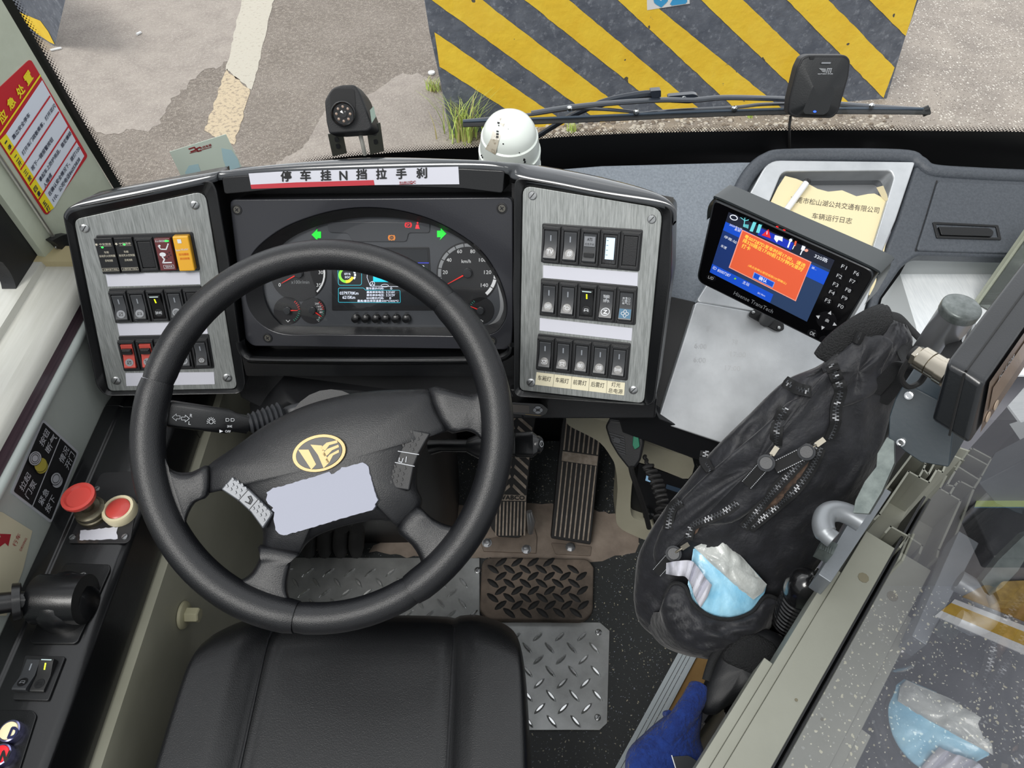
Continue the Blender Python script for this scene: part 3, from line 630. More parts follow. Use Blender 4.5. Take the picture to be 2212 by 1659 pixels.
def rocker_mb(kind, sym, W_=.0245):
    "kind: off, on, lock, blank, ats; local coordinates"
    mb = MB(); hw = W_*.33; hl = .018
    zc = {'off': (.0055, .0035, .009), 'lock': (.0055, .0040, .009), 'on': (.010, .0035, .0045), 'ats': (.007, .006, .0085)}[kind]
    prof = [(hl, .0005), (hl-.0006, zc[0]), (hl-.004, zc[0]-.0004), (0, zc[1]), (-hl+.002, zc[2]), (-hl, zc[2]-.001), (-hl, .0005)]
    mb.loft([[V((sx*hw*k, y, z)) for y, z in prof] for sx, k in ((-1, 1), (-1, .9), (1, .9), (1, 1))], 0)
    up_ = Pl((0, hl-.004, zc[0]-.0004), V((1, 0, 0)).cross(V((0, hl-.004, zc[0]-.0004))-V((0, 0, zc[1]))), (1, 0, 0))
    lo_ = Pl((0, 0, zc[1]), V((1, 0, 0)).cross(V((0, 0, zc[1]))-V((0, -hl+.002, zc[2]))), (1, 0, 0))
    if kind == 'lock':
        mb.box((0, .008, .0066), (.0068, 0, 0), (0, .0042, 0), (0, 0, .002), 3); mb.box((0, .0095, .0088), (.0055, 0, 0), (0, .0012, 0), (0, 0, .0012), 3)
    elif kind == 'ats':
        mb.box((0, .0085, .0069), (.0068, 0, 0), (0, .0062, 0), (0, 0, .0007), 4); q = Pl((0, .0085, .0076), (0, 0, 1), (1, 0, 0))
        mb.tx(q, 'ATS', (-.0032, .0008), (.0032, .0008), .0036, .0002, 3, local=True, bold=.02); mb.tx(q, '应急开关', (-.0058, -.005), (.0058, -.005), .0032, .0002, 3, local=True)
        mb.box((0, -.008, .0098), (.0062, 0, 0), (0, .0025, 0), (0, 0, .0015), 3)
    else:
        mb.stroke(up_, [(0, -.002), (0, -.0085)], .0016, .0004, 2, local=True)
        if kind == 'on': mb.box((0, hl-.0022, .0104), (hw*.75, 0, 0), (0, .0006, 0), (0, 0, .0003), 5)  # pale strip along the raised top edge of a pressed rocker
    if sym == 'TV': mb.face([lo_.p(.0056*math.cos(t), -.009+.0056*math.sin(t), .0004) for t in [k*.349 for k in range(18)]], 3); mb.tx(lo_, 'TV', (-.0042, -.0118), (.0042, -.0118), .0056, .0006, 1, local=True)
    elif sym == 'Z': 
        mb.tx(up_, '智能', (-.0042, -.0052), (.0042, -.0052), .0045, .0006, 1, local=True); mb.tx(up_, '排水', (-.0042, -.0112), (.0042, -.0112), .0045, .0006, 1, local=True)
        P = ell(0, -.0095, .0054, .0046, 20, 20); mb.stroke(lo_, P+[P[0]], .0011, .0006, 1, local=True); mb.tx(lo_, 'Z', (-.0025, -.0118), (.0025, -.0118), .0046, .0006, 1, local=True, bold=.05)
    elif sym == 'fan':
        mb.face([lo_.p(x, y, .0003) for x, y in ((-.0075, -.0155), (.0075, -.0155), (.0075, -.0035), (-.0075, -.0035))], 6); icon(mb, lo_, 'fan', 0, -.0095, .0052, .0007, .0007, 1)
        for k, s_ in enumerate(('奥气口', '口日口', '暑气口')): mb.tx(up_, s_, (-.005, -.0045-.0035*k), (.005, -.0045-.0035*k), .0028, .0006, 1, local=True)
    elif sym and kind != 'ats':
        disc = 4 if sym.startswith('*') else 3; s2 = sym.lstrip('*')
        mb.face([lo_.p(.0056*math.cos(t), -.0095+.0056*math.sin(t), .0004) for t in [k*.349 for k in range(18)]], disc)
        icon(mb, lo_, s2, 0, -.0095, .0036, .0006, .0007, 1 if disc == 3 else 3)
    return mb
BEZ = mat('switch_bezel', '#1d1e20', .4, bump=(800, .0001), coat=.1)
def switch(parent, M_, W_, kind, sym, colr, label=None):
    mb = MB(); mb.box((0, 0, .0005), (W_*.485, 0, 0), (0, .0235, 0), (0, 0, .0012)); hw = W_*.37
    for sx in (-1, 1): mb.box((sx*W_*.42, 0, .003), (W_*.055, 0, 0), (0, .0225, 0), (0, 0, .0016))
    for sy in (-1, 1): mb.box((0, sy*.0208, .003), (W_*.45, 0, 0), (0, .0018, 0), (0, 0, .0016))
    sw = mb.build('switch', BEZ, parent, mtx=M_, local=True, bev=.0005, label=label)
    if kind == 'blank':
        mb = MB(); mb.box((0, 0, .0022), (W_*.36, 0, 0), (0, .018, 0), (0, 0, .0015)); mb.build('blank_cover', BLM, sw, local=True, bev=.0008); return sw
    rb = rocker_mb(kind, sym, W_)
    rb.build('rocker', [RK[colr], SYM, TICKY if kind == 'on' else TICK, RK['black'], SYMD, EDGEW, mat('teal_print', '#1d5d7d', .5)], sw, local=True, bev=.0004)
    return sw
def row_frames(pl, q, n, h=.003):
    U = [pl.uv(*p) for p in q]; out = []
    for k in range(n):
        a = (k+.5)/n; c = quadmap(U, a, .5); L_ = quadmap(U, a-.3/n, .5); R_ = quadmap(U, a+.3/n, .5)
        o = pl.p(*c, h); u = (pl.p(*R_, h)-pl.p(*L_, h)).normalized(); v = pl.n.cross(u)
        out.append(MX(((u.x, v.x, pl.n.x, o.x), (u.y, v.y, pl.n.y, o.y), (u.z, v.z, pl.n.z, o.z), (0, 0, 0, 1))))
    W_ = (pl.p(*U[1])-pl.p(*U[0])).length/n
    return out, W_*.965
def panel(pl, inner, screws, rows, strips, name, label):
    t = T('switch_panel', label, 'switch panel', pl.at(*quadmap(rows[1][0], .5, .5)))
    mb = MB(); mb.slab(pl, inner, -.004, .0025); mb.build('plate', BRU, t, bev=.001)
    for x, y in screws:
        mb = MB(); screw(mb, pl, x, y, 9.5, .0025, 0, 1); mb.build('screw', [SCR, INK], t)
    for q, sws in rows:
        c = quadmap(q, .5, .5); mb = MB(); mb.slab(pl, rnd([(c[0]+(x-c[0])*1.01, c[1]+(y-c[1])*1.02) for x, y in q], 5), -.004, .0038); mb.build('bezel', BEZ, t, bev=.001)
        fs, W_ = row_frames(pl, q, len(sws), .0035)
        for M_, s_ in zip(fs, sws): yield_ = s_(t, M_, W_)
    for q in strips: mb = MB(); mb.slab(pl, q, .0025, .0031); mb.build('label_strip', PAP, t)
    return t
S_ = lambda kind, sym=None, colr='grey', label=None: (lambda t, M_, W_: switch(t, M_, W_, kind, sym, colr, label))
def lcdsw(t, M_, W_):
    s = switch(t, M_, W_, 'blank', None, 'grey', 'switch module with a small lit white gauge display'); pl = Pl((0, 0, .0042), (0, 0, 1), (1, 0, 0)); mb = MB()
    mb.flat(pl, [(-.0052, -.0125), (.0058, -.0125), (.0058, .0145), (-.0052, .0145)], .0002, 0, local=True)
    for k in range(4): mb.stroke(pl, [(-.0044, .011-.006*k), (-.0022, .011-.006*k)], .0006, .0004, 1, local=True)
    mb.tx(pl, '汉纳森', (-.004, -.0178), (.0075, -.0178), .0035, .0002, 2, local=True)
    mb.build('display', [mat('lit_display', '#b9d4ec', .4, emit=.7), INK, mat('dim_print', '#4b4d50', .5)], s, local=True)
def ctrl(t, M_, W_, n_):
    mb = MB(); mb.box((0, 0, .002), (W_*.48, 0, 0), (0, .0245, 0), (0, 0, .003)); s = mb.build('fire_control_module', mat('module_black', '#0d0e10', .25), t, mtx=M_, local=True, bev=.0006, label='black module with green light and small white print')
    pl = Pl((0, 0, .005), (0, 0, 1), (1, 0, 0)); mb = MB()
    P = [(-.0095+.0022*math.cos(a)*(1 if k % 2 else .45), .0165+.0022*math.sin(a)*(1 if k % 2 else .45)) for k, a in enumerate([math.pi*j/5+.3 for j in range(10)])]; mb.flat(pl, P, .0003, 0, local=True)
    mb.tx(pl, '中安国泰', (-.006, .0152), (.009, .0152), .003, .0003, 0, local=True); mb.stroke(pl, [(-.006, .014), (.009, .014)], .0003, .0003, 0, local=True)
    mb.tx(pl, '车舱', (-.0025, .004), (.0035, .004), .0032, .0003, 0, local=True); mb.tx(pl, '自动灭火控制器', (-.0095, -.001), (.0105, -.001), .0032, .0003, 0, local=True); mb.tx(pl, '后电池舱', (-.004, -.0075), (.006, -.0075), .0032, .0003, 0, local=True)
    mb.stroke(pl, [(-.0105, -.0165), (.0105, -.0165), (.0105, -.0205), (-.0105, -.0205), (-.0105, -.0165)], .0003, .0003, 0, local=True); mb.tx(pl, '火警时按下伸出', (-.009, -.0198), (.009, -.0198), .0026, .0003, 0, local=True)
    x = -.003 if n_ == 0 else .0005; mb.flat(pl, ell(x, .0125+.003*n_, .0016, .0012, 12), .0005, 1, local=True)
    mb.build('lettering', [mat('print_cream', '#c9c3b2', .5), mat('green_led', '#2bdc4a', .4, emit=2.5)], s, local=True)
def redmod(t, M_, W_):
    mb = MB(); mb.box((0, 0, .003), (W_*.44, 0, 0), (0, .0225, 0), (0, 0, .004)); s = mb.build('alarm_module', mat('dark_red_plastic', '#5d1f22', .25, coat=.4), t, mtx=M_, local=True, bev=.0012, label='dark red module with white pictogram and green light')
    pl = Pl((0, 0, .0071), (0, 0, 1), (1, 0, 0)); mb = MB(); mb.tx(pl, '灭火弹控制器', (-.009, .0175), (.006, .0175), .003, .0003, 0, local=True); mb.flat(pl, ell(.006, .019, .003, .0012, 12), .0006, 1, local=True)
    mb.stroke(pl, [(-.006, .0125), (-.004, .008), (.003, .0075), (.006, .013), (.007, .015)], .0015, .0003, 0, local=True); mb.flat(pl, ell(-.0045, .0128, .0014, .0014, 10), .0003, 0, local=True); mb.flat(pl, ell(-.003, .0005, .0042, .003, 14), .0003, 0, local=True)
    mb.stroke(pl, [(-.004, -.003), (-.002, -.006), (-.005, -.011), (.006, -.011)], .0018, .0003, 0, local=True)
    for x, y in ((.003, .001), (.006, .003), (.004, -.003), (.007, -.001), (.001, -.005)): mb.flat(pl, ell(x, y, .0009, .0009, 8), .0003, 2, local=True)
    mb.stroke(pl, [(-.005, -.0145), (.008, -.0145), (.008, -.0192), (-.005, -.0192), (-.005, -.0145)], .0004, .0003, 0, local=True); mb.tx(pl, '驾驶专用', (-.003, -.0182), (.006, -.0182), .0028, .0003, 0, local=True)
    mb.build('lettering', [SYM, mat('green_led', '#2bdc4a', .4, emit=2.5), INK], s, local=True)
def yelmod(t, M_, W_):
    mb = MB(); mb.box((0, .001, .004), (W_*.44, 0, 0), (0, .0245, 0), (0, 0, .006)); s = mb.build('emergency_cover', mat('yellow_clear_plastic', '#e0a51c', .25, coat=.5), t, mtx=M_, local=True, bev=.002, seg=3, label='raised yellow protective cover with red print')
    pl = Pl((0, 0, .0101), (0, 0, 1), (1, 0, 0)); mb = MB(); mb.flat(pl, [(-.0045, .016), (.0005, .016), (.0005, .0215), (-.0045, .0215)], .0003, 0, local=True)
    mb.tx(pl, 'Reno Wonder', (-.0085, .005), (.0075, .0065), .003, .0003, 0, local=True); mb.tx(pl, '自动爆破', (-.006, -.001), (.0065, -.001), .0034, .0003, 1, local=True); mb.tx(pl, '启动玻璃', (-.006, -.007), (.0065, -.007), .0034, .0003, 1, local=True)
    mb.build('lettering', [SYM, mat('orange_red_print', '#cf5a1c', .5)], s, local=True)
panel(LP, Lin, [(183, 493), (420.6, 442.7), (251, 822), (491, 816)], [
  ([(207.6, 509), (415, 502), (431, 584), (223, 591)], [lambda t, m, w_: ctrl(t, m, w_, 0), lambda t, m, w_: ctrl(t, m, w_, 1), S_('blank'), redmod, yelmod]),
  ([(235, 624), (433, 617), (450, 691), (252, 697)], [S_('off', '*door'), S_('off', '*bus'), S_('on', 'lights', 'black', 'pressed black rocker switch with lit yellow bar'), S_('off', '*demist'), S_('blank')]),
  ([(256, 727), (450, 722), (462, 795.5), (268, 802)], [S_('lock', '*door', 'red', 'red locking rocker switch'), S_('lock', '*engine', 'red', 'red locking rocker switch'), S_('off', 'bus'), S_('off', '*wiper'), S_('off', 'demist')])],
  [[(228, 592), (431, 588), (433, 614), (233, 619)], [(253, 699), (445, 695), (449, 721), (258, 725)], [(271, 806), (462, 804), (464, 830), (273, 834)]],
  'switch_panel', 'left brushed metal switch panel with yellow cover and two red rockers')
rp = panel(RP, Rin, [(1150.6, 422), (1408, 473), (1147, 826), (1368, 842)], [
  ([(1172, 483), (1388, 497), (1380, 586), (1171, 567)], [S_('off', 'TV'), S_('off', 'box'), S_('ats'), lcdsw, S_('blank')]),
  ([(1169, 602), (1377, 619), (1372, 702), (1167, 681)], [S_('off', 'brake'), S_('off', 'engine'), S_('on', 'bus', 'black', 'pressed black rocker switch with lit yellow bar'), S_('off', 'Z'), S_('off', 'fan')]),
  ([(1163, 721), (1362, 742), (1355, 822), (1158, 799)], [S_('off', 'dome'), S_('off', 'dome2'), S_('off', 'ffog'), S_('off', 'rfog'), S_('off', 'lights')])],
  [[(1173.5, 573), (1378, 589), (1377, 618), (1173, 600)], [(1166, 687), (1366, 709), (1364, 736), (1165.5, 714)]],
  'switch_panel', 'right brushed metal switch panel with small white display and cream name labels')
mb = MB(); q = [(1159, 804), (1350, 827), (1348, 854), (1156, 831)]; mb.slab(RP, q, .0025, .0031, 0)
for k, s_ in enumerate(('车厢灯', '车厢灯', '前雾灯', '后雾灯')): mb.tx(RP, s_, quadmap(q, .2*k+.02, .62), quadmap(q, .2*k+.17, .62), 11, .0036, 1)
mb.tx(RP, '灯光', quadmap(q, .85, .42), quadmap(q, .95, .42), 10, .0036, 1); mb.tx(RP, '总电源', quadmap(q, .82, .92), quadmap(q, .98, .92), 10, .0036, 1)
for k in range(1, 5): mb.stroke(RP, [quadmap(q, .2*k, 0), quadmap(q, .2*k, 1)], .0003, .0035, 1)
mb.build('label_strip', [mat('cream_paper', '#e3dcc0', .7), INK], rp, label='cream label strip with printed names')

# ---------------------------------------------------------------- instrument cluster
cl = T('instrument_cluster', 'instrument cluster with speedometer, screen and green turn arrows behind the wheel rim', 'instrument cluster', CP.at(800, 610, -.03))
bz = rnd([(495, 431), (1108, 426), (1108, 700), (1106, 745), (1095, 756), (545, 748), (530, 735), (505, 520)], [14, 16, 0, 14, 8, 12, 8, 0])
ovo = crv([(798, 449), (875, 458), (952, 484), (1029, 533), (1072, 590), (1094, 655), (1085, 700), (1044, 724), (900, 724), (700, 722), (614, 721), (565, 700), (536, 660), (532, 600), (545, 550), (589, 508), (644, 479), (721, 456)], 5, True)
ovi = crv([(798, 469), (875, 473), (950, 492), (1020, 534), (1062, 585), (1086, 645), (1084, 680), (1062, 700), (983, 707), (800, 706), (632, 704), (598, 693), (574, 655), (567, 607), (582, 560), (620, 520), (670, 494), (730, 477)], 5, True)
cen = (810, 600)
mb = MB(); mb.ring(CP, bz, ovo, -.048, -.010, c=cen, hi=-.011); mb.build('bezel', mat('bezel_satin', '#2b2c31', .3, bump=(500, .0001), coat=.2), cl, bev=.002)
mb = MB(); o2, i2 = twin(ovo, ovi, cen); mb.loft([[CP.at(x, y, -.011) for x, y in o2], [CP.at(x, y, -.030) for x, y in i2], [CP.at(x, y, -.0345) for x, y in i2]], 0, (False, False)); mb.build('inner_surround', BLM, cl)
ci = crv([(1079, 608), (1089, 650), (1088, 678), (1075, 698), (1045, 714)], 6); co = crv([(1046, 706), (1066, 694), (1078, 674), (1080, 650), (1074, 610)], 6)
mb = MB(); mb.flat(CP, ci+co, -.0335); mb.build('chrome_crescent', mat('satin_chrome', '#c4c6c8', .3, .7), cl)
DH = -.036
mb = MB(); mb.slab(CP, [(540, 440), (1110, 440), (1110, 730), (530, 730)], DH-.01, DH); mb.build('dial_plate', mat('dial_plate', '#44474c', .6, bump=(800, .0001)), cl)
# details on the plate
DWH = mat('dial_white', '#e8eaec', .5); DRD = mat('needle_red', '#e0302a', .45, emit=.25); DGN = mat('arrow_green', '#25c43a', .4, emit=1.1); DOR = mat('orange_lamp', '#e58f3a', .4, emit=.9); DLR = mat('red_lamp', '#e03038', .4, emit=1.2); DGR = mat('dial_grey', '#8a8d90', .5); DTL = mat('dial_teal', '#3f9a86', .5)
def gauge(cx_, cy_, r, name, label=None):
    mb = MB(); mb.slab(CP, ell(cx_, cy_, r, r, 48), DH-.001, DH+.0014, 0)
    P = ell(cx_, cy_, r, r, 48); return mb
def seg(mb, cx_, cy_, r0, r1, a0, a1, h, m, n=8):
    P = arc(cx_, cy_, r1, a0, a1, n)+arc(cx_, cy_, r0, a1, a0, n); mb.flat(CP, P, h, m)
def needle(mb, cx_, cy_, tip, w0, h, m=2, mh=3, rh=9):
    a = math.atan2(tip[1]-cy_, tip[0]-cx_); px_, py_ = -math.sin(a)*w0, math.cos(a)*w0
    mb.slab(CP, [(cx_+px_, cy_+py_), (tip[0]+px_*.3, tip[1]+py_*.3), (tip[0]-px_*.3, tip[1]-py_*.3), (cx_-px_, cy_-py_)], h, h+.001, m)
    c = CP.at(cx_, cy_, h); rr = rh*(c-CO).dot(FW)/FPX; mb.lathe([(rr, -.002), (rr, .002), (rr*.85, .0032), (.0001, .0034)], c, CP.n, 24, mh)
DIAL = [mat('dial_black', '#1b1c1f', .55), DWH, DRD, mat('hub_black', '#2b2d30', .4), DGR, DTL]
cx_, cy_ = 1010, 590
mb = gauge(cx_, cy_, 67, ''); h = DH+.002
for k in range(14):
    a0 = 153+k*18.3; seg(mb, cx_, cy_, 57, 64, a0+.9, a0+17.4, h, 1 if 6 < k else 4, 4)  # left segments greyed: the missing reflection is put into their colour
for s_, x, y in (('0', 965.7, 616.5), ('20', 961.7, 588), ('40', 970, 561.5), ('60', 992.7, 543), ('80', 1021, 543), ('100', 1042.6, 561.5), ('120', 1053.5, 588), ('140', 1046.6, 616)):
    w_ = 2.6*len(s_); mb.tx(CP, s_, (x-w_, y+4), (x+w_, y+4), 8, h, 1)
mb.tx(CP, 'km/h', (997, 568), (1017, 568), 7.5, h, 1); needle(mb, cx_, cy_, (967, 613.5), 1.6, DH+.004, rh=10.5); mb.build('speedometer', DIAL, cl)
cx_, cy_ = 645, 591
mb = gauge(cx_, cy_, 60, ''); seg(mb, cx_, cy_, 54, 57.5, -30, 45, h, 1)
for s_, x, y in (('30', 693, 588), ('35', 688.6, 615.5), ('25', 680, 560), ('20', 660, 545), ('15', 632, 545), ('10', 610, 560), ('5', 598, 588), ('0', 604, 615)): mb.tx(CP, s_, (x-2.5*len(s_), y+4), (x+2.5*len(s_), y+4), 7.5, h, 1)
mb.tx(CP, 'x100r/min', (629, 613), (668, 613), 7.5, h, 4); needle(mb, cx_, cy_, (608, 612), 1.5, DH+.004, rh=10); mb.build('rev_counter', DIAL, cl)
for (cx_, cy_, r, tip, lab) in ((675, 671, 25, (694, 684), '℃'), (621, 671, 27, (643, 671), 'V'), (1038, 671, 26, (1016, 662), 'kPa')):
    mb = gauge(cx_, cy_, r+3, '')
    for k in range(11):
        a = math.radians((-50 if cx_ != 1038 else 130)+k*10.5); c_, s2 = math.cos(a), math.sin(a)
        mb.stroke(CP, [(cx_+c_*r*.86, cy_+s2*r*.86), (cx_+c_*r, cy_+s2*r)], .0008, h, 5 if k > 4 else 2)
    if cx_ == 675:
        for s_, x, y in (('200', 685.5, 656), ('160', 690, 662), ('120', 692.5, 668), ('80', 694, 674.5), ('0', 690, 686)): mb.tx(CP, s_, (x-1.8*len(s_), y+2), (x+1.2*len(s_), y+2), 4, h, 1)
    mb.tx(CP, lab, (cx_+(9 if cx_ == 675 else -4), cy_+r*.78+4), (cx_+(15 if cx_ == 675 else 6), cy_+r*.78+4), 5, h, 1); needle(mb, cx_, cy_, tip, 1.2, DH+.004, rh=8); mb.build('small_gauge', DIAL, cl)
# lamp strip outline, arrows, warning lamps
mb = MB(); P = rnd([(707, 479), (928, 481), (928, 503), (882, 503), (878, 522), (762, 522), (752, 504), (710, 502)], 6); mb.slab(CP, P, DH, DH+.002); mb.build('lamp_window', mat('lamp_window', '#404246', .3), cl, bev=.0006)
for tip, d_ in (((673, 507), 1), ((964, 505), -1)):
    x, y = tip; mb = MB(); mb.slab(CP, [(x, y), (x+d_*12, y-12), (x+d_*12, y-6.5), (x+d_*20, y-6.5), (x+d_*20, y+7.5), (x+d_*12, y+7.5), (x+d_*14, y+14)], DH, DH+.0012); mb.build('turn_arrow', DGN, cl)
mb = MB(); hh = DH+.0028
for x, y, m_ in ((882, 486, 0), (846, 513.5, 1)):
    for st in [arc(x, y, 5.2, 0, 360, 18), arc(x, y, 7.2, -50, 50), arc(x, y, 7.2, 130, 230)]: mb.stroke(CP, st, .0007, hh, m_)
    mb.tx(CP, 'P' if m_ == 0 else '(·)', (x-2, y+3), (x+2, y+3), 5.5, hh, m_)
mb.flat(CP, ell(902, 481.5, 2, 2, 10), hh, 0); mb.flat(CP, [(899, 485), (904, 485), (905, 491), (907, 494), (897, 494), (898, 490)], hh, 0)
mb.build('warning_lamps', [DLR, DOR], cl)
# screen
scr = MB(); scr.slab(CP, rnd([(716, 534), (927, 534), (935, 671), (717, 671)], 3), DH, DH+.001, 0); 
scr.build('screen_surround', mat('screen_surround', '#1a1b1e', .4), cl, bev=.0004)
hs = DH+.0016; hl = DH+.002
mb = MB(); mb.flat(CP, [(722, 539), (923, 539), (930, 660), (722, 660)], hs, 0)
def ol(px, m, wd=.0006): mb.stroke(CP, px+[px[0]], wd, hl, m)
ol(rnd([(729, 545), (781, 545), (781, 616), (731, 616)], 5), 1); ol(rnd([(731, 622), (786, 622), (789, 627), (864, 627), (865, 654), (731, 653)], 3), 1)
mb.stroke(CP, [(884, 567.5), (926, 568)], .0009, hl, 2); mb.stroke(CP, crv([(896, 574), (914, 574), (916, 578), (918, 587)], 3), .0007, hl, 3); mb.stroke(CP, [(794, 560), (793, 600), (800, 618), (870, 619)], .0006, hl, 3)
seg(mb, 748, 593, 12, 18, 20, 100, hl, 4); 
for a0, a1, m_ in ((95, 300, 5), (60, 95, 4)): seg(mb, 748.5, 594, 12, 17.5, a0, a1, hl, m_, 14)
for a0 in (-25, 0, 25): seg(mb, 752, 594, 13, 17, a0-10, a0+10, hl, 3, 3)
for s_, x0, y0, x1, hp, m_ in (('071%', 744, 594, 757, 4.5, 3), ('SOC', 745, 601, 757, 4.5, 3), ('0379770Km', 734, 636.5, 774, 6.5, 3), ('6215Km', 740, 645.5, 767, 6.5, 3), ('整车提示代码:', 791, 625.5, 829, 5, 3), ('0', 843, 625.5, 847, 5, 3),
    ('最高单体电压:', 792, 633.5, 830, 5, 3), ('3.316V', 834, 633.5, 853, 5, 3), ('最低单体电压:', 792, 640, 830, 5, 3), ('3.312V', 834, 640, 853, 5, 3), ('BMS提示代码:', 792, 646.5, 829, 5, 3), ('0', 841, 646.5, 845, 5, 3), ('最高/最低单体温度:035℃/032℃', 772, 652.5, 861, 5, 3)):
    mb.tx(CP, s_, (x0, y0), (x1, y0), hp, hl, m_, bold=.01)
P = ell(804.5, 613, 5, 5, 18); mb.stroke(CP, P+[P[0]], .0006, hl, 3); mb.stroke(CP, [(804.5, 613), (804.5, 608)], .0006, hl, 3); mb.stroke(CP, [(801, 616), (804.5, 613), (808, 616)], .0006, hl, 3); ol(ell(831, 617, 8, 3, 14), 3, .0005)
mb.flat(CP, [(806, 594), (841, 594), (843, 605), (840, 609), (806, 609)], hl, 6)
mb.build('screen', [mat('lcd_dark', '#1d2024', .3, emit=.15), mat('lcd_cyan', '#38b8cc', .4, emit=1), mat('lcd_blue', '#3540c8', .4, emit=1), mat('lcd_white', '#dfe6f4', .4, emit=1), mat('lcd_yellow', '#d8c83a', .4, emit=1), mat('lcd_green', '#7ed040', .4, emit=1), mat('lcd_aqua', '#21c8dc', .4, emit=1)], cl)
for x in (770.5, 792, 814, 835, 857, 879.5):
    c = CP.at(x, 686, DH); mb = MB(); mb.lathe([(.0062, 0), (.0062, .006), (.0055, .0085), (.003, .0098), (.0001, .01)], c, CP.n, 20); mb.build('button', BLK, cl)
mb = MB()
for x in (770.5, 792, 814, 835, 857, 879.5): mb.stroke(CP, [(x-3.5, 675), (x+3.5, 675)], .0007, DH+.0008, 0); mb.stroke(CP, [(x-2.5, 698), (x+2.5, 698)], .0007, DH+.0008, 1)
mb.build('button_marks', [INK, DGR], cl)
for x, y in ((511.6, 453), (1084, 450), (578, 730), (1062, 737)):
    mb = MB(); c = CP.at(x, y, -.010); mb.lathe([(.0072, 0), (.0072, .0006), (.0055, .0008), (.005, .0002)], c, CP.n, 20, 1, cap=(False, False)); mb.lathe([(.0001, .0003), (.0048, .0003), (.0048, .0001)], c, CP.n, 16, 0); u_ = CP.u
    for a in (.6, .6+math.pi/2): d = CP.u*math.cos(a)+CP.v*math.sin(a); mb.box(c+CP.n*.0006, d*.003, CP.n.cross(d)*.0006, CP.n*.0002, 1)
    mb.build('screw', [mat('dull_screw', '#6a6862', .4, .7), BLM], cl)
mb = MB(); mb.flat(CP, ovi, -.0325); mb.build('cover_glass', glass('cluster_glass', (.97, .97, .97), .9, .02), cl)
# lip below the cluster and the dark panel below it
mb = MB(); mb.tube([CP.at(x, y, .0) for x, y in crv([(519, 735), (524, 755), (538, 771), (570, 777), (800, 779), (1050, 777), (1085, 772), (1104, 760), (1108, 745)], 5)], .010, 12, flat=.6); mb.slab(CP, rnd([(522, 770), (560, 783), (1070, 783), (1110, 766), (1112, 812), (532, 812)], 5), -.05, .004)
mb.build('lower_lip', BLK, dash, bev=.002)
mb = MB(); mb.slab(CP, [(500, 800), (1120, 800), (1130, 905), (870, 900), (560, 880), (520, 860)], -.10, -.055); mb.slab(CP, [(1100, 840), (1420, 860), (1415, 905), (1130, 905)], -.10, -.04)
mb.build('lower_panel', BLM, dash, bev=.003)
# ================================================================ steering wheel
WC = dep(697, 945, .826); WP = Pl(WC, (0, -.53, .848), (1, 0, 0)); WP = Pl(WP.p(0, .008), WP.n, WP.u)
wl = T('steering_wheel', 'large black four-spoke steering wheel with a gold emblem and worn white sticker', 'steering wheel', WP.o)
RA, RB, TR = .2035, .2115, .0182
def rim(a0, a1, r, mat_, name, cap=True):
    n_ = max(6, int(abs(a1-a0)/3)); pts = []; rr = []
    for k in range(n_+1):
        a = math.radians(a0+(a1-a0)*k/n_); pts.append(WP.p(RA*math.cos(a), RB*math.sin(a), 0)); rr.append(r*(1 if 0 < k < n_ else .93))
    pts = [pts[0]+(pts[1]-pts[0])*.02*0]+pts[1:]
    mb = MB(); mb.tube(pts, rr, 20, ref=WP.n, flat=1.05); return mb.build(name, mat_, wl)
def wang(x, y): a, b = WP.uv(x, y); return math.degrees(math.atan2(b/RB, a/RA))
A1, A2, A3, A4 = wang(965, 650), wang(895, 1285), wang(640, 1340), wang(345, 825)   # seams
while A2 > A1: A2 -= 360
while A3 > A2: A3 -= 360
while A4 > A3: A4 -= 360
rim(A1, A4+360, TR, LEA, 'rim'); rim(A2, A1, TR*1.05, WRP, 'grip'); rim(A3, A2, TR*.97, LEA, 'rim'); rim(A4, A3, TR*1.05, WRP, 'grip')
pad = crv([(445, 1012), (470, 990), (508, 965), (550, 934), (589, 909), (640, 884), (687, 867), (740, 854), (788, 846), (840, 842), (880, 841), (932, 843), (948, 880), (972, 926), (945, 936), (925, 948), (908, 985), (901, 1020), (902, 1055), (912, 1080), (907, 1102), (886, 1124), (864, 1142), (845, 1128), (810, 1124), (770, 1130), (727, 1141), (690, 1155), (665, 1172), (650, 1192), (640, 1203), (605, 1200), (570, 1189), (568, 1150), (560, 1128), (540, 1106), (515, 1083), (492, 1065), (470, 1060), (444, 1066), (440, 1040)], 3, True)
pc = (725, 1000); rings = []
for k, h_ in ((1., -.045), (1., -.020), (.995, -.013), (.975, -.008), (.93, -.003), (.82, .003), (.65, .008), (.45, .011), (.22, .0125), (.02, .013)): rings.append([WP.at(pc[0]+(x-pc[0])*k, pc[1]+(y-pc[1])*k, h_) for x, y in pad])
mb = MB(); mb.loft(rings); mb.build('centre_pad', LEA, wl, ang=60)
SP = [[(452, 1006), (415, 1019), (382, 1019), (359, 1003), (350, 972), (322, 985), (318, 1080), (345, 1170), (385, 1225), (424, 1196), (404, 1152), (404, 1120), (422, 1086), (452, 1068)],
      [(563, 1176), (561, 1202), (544, 1235), (520, 1253), (496, 1257), (455, 1243), (450, 1275), (520, 1322), (600, 1335), (660, 1336), (656, 1316), (634, 1304), (622, 1280), (623, 1247), (634, 1206), (646, 1190)],
      [(896, 1092), (931, 1117), (963, 1133), (996, 1137), (1025, 1125), (1052, 1120), (1035, 1175), (990, 1232), (930, 1272), (888, 1254), (907, 1232), (908, 1210), (890, 1178), (856, 1140)],
      [(925, 839), (992, 846), (1025, 850), (1040, 835), (1070, 840), (1080, 900), (1078, 990), (1054, 990), (1048, 965), (1032, 942), (1008, 931), (962, 930)]]
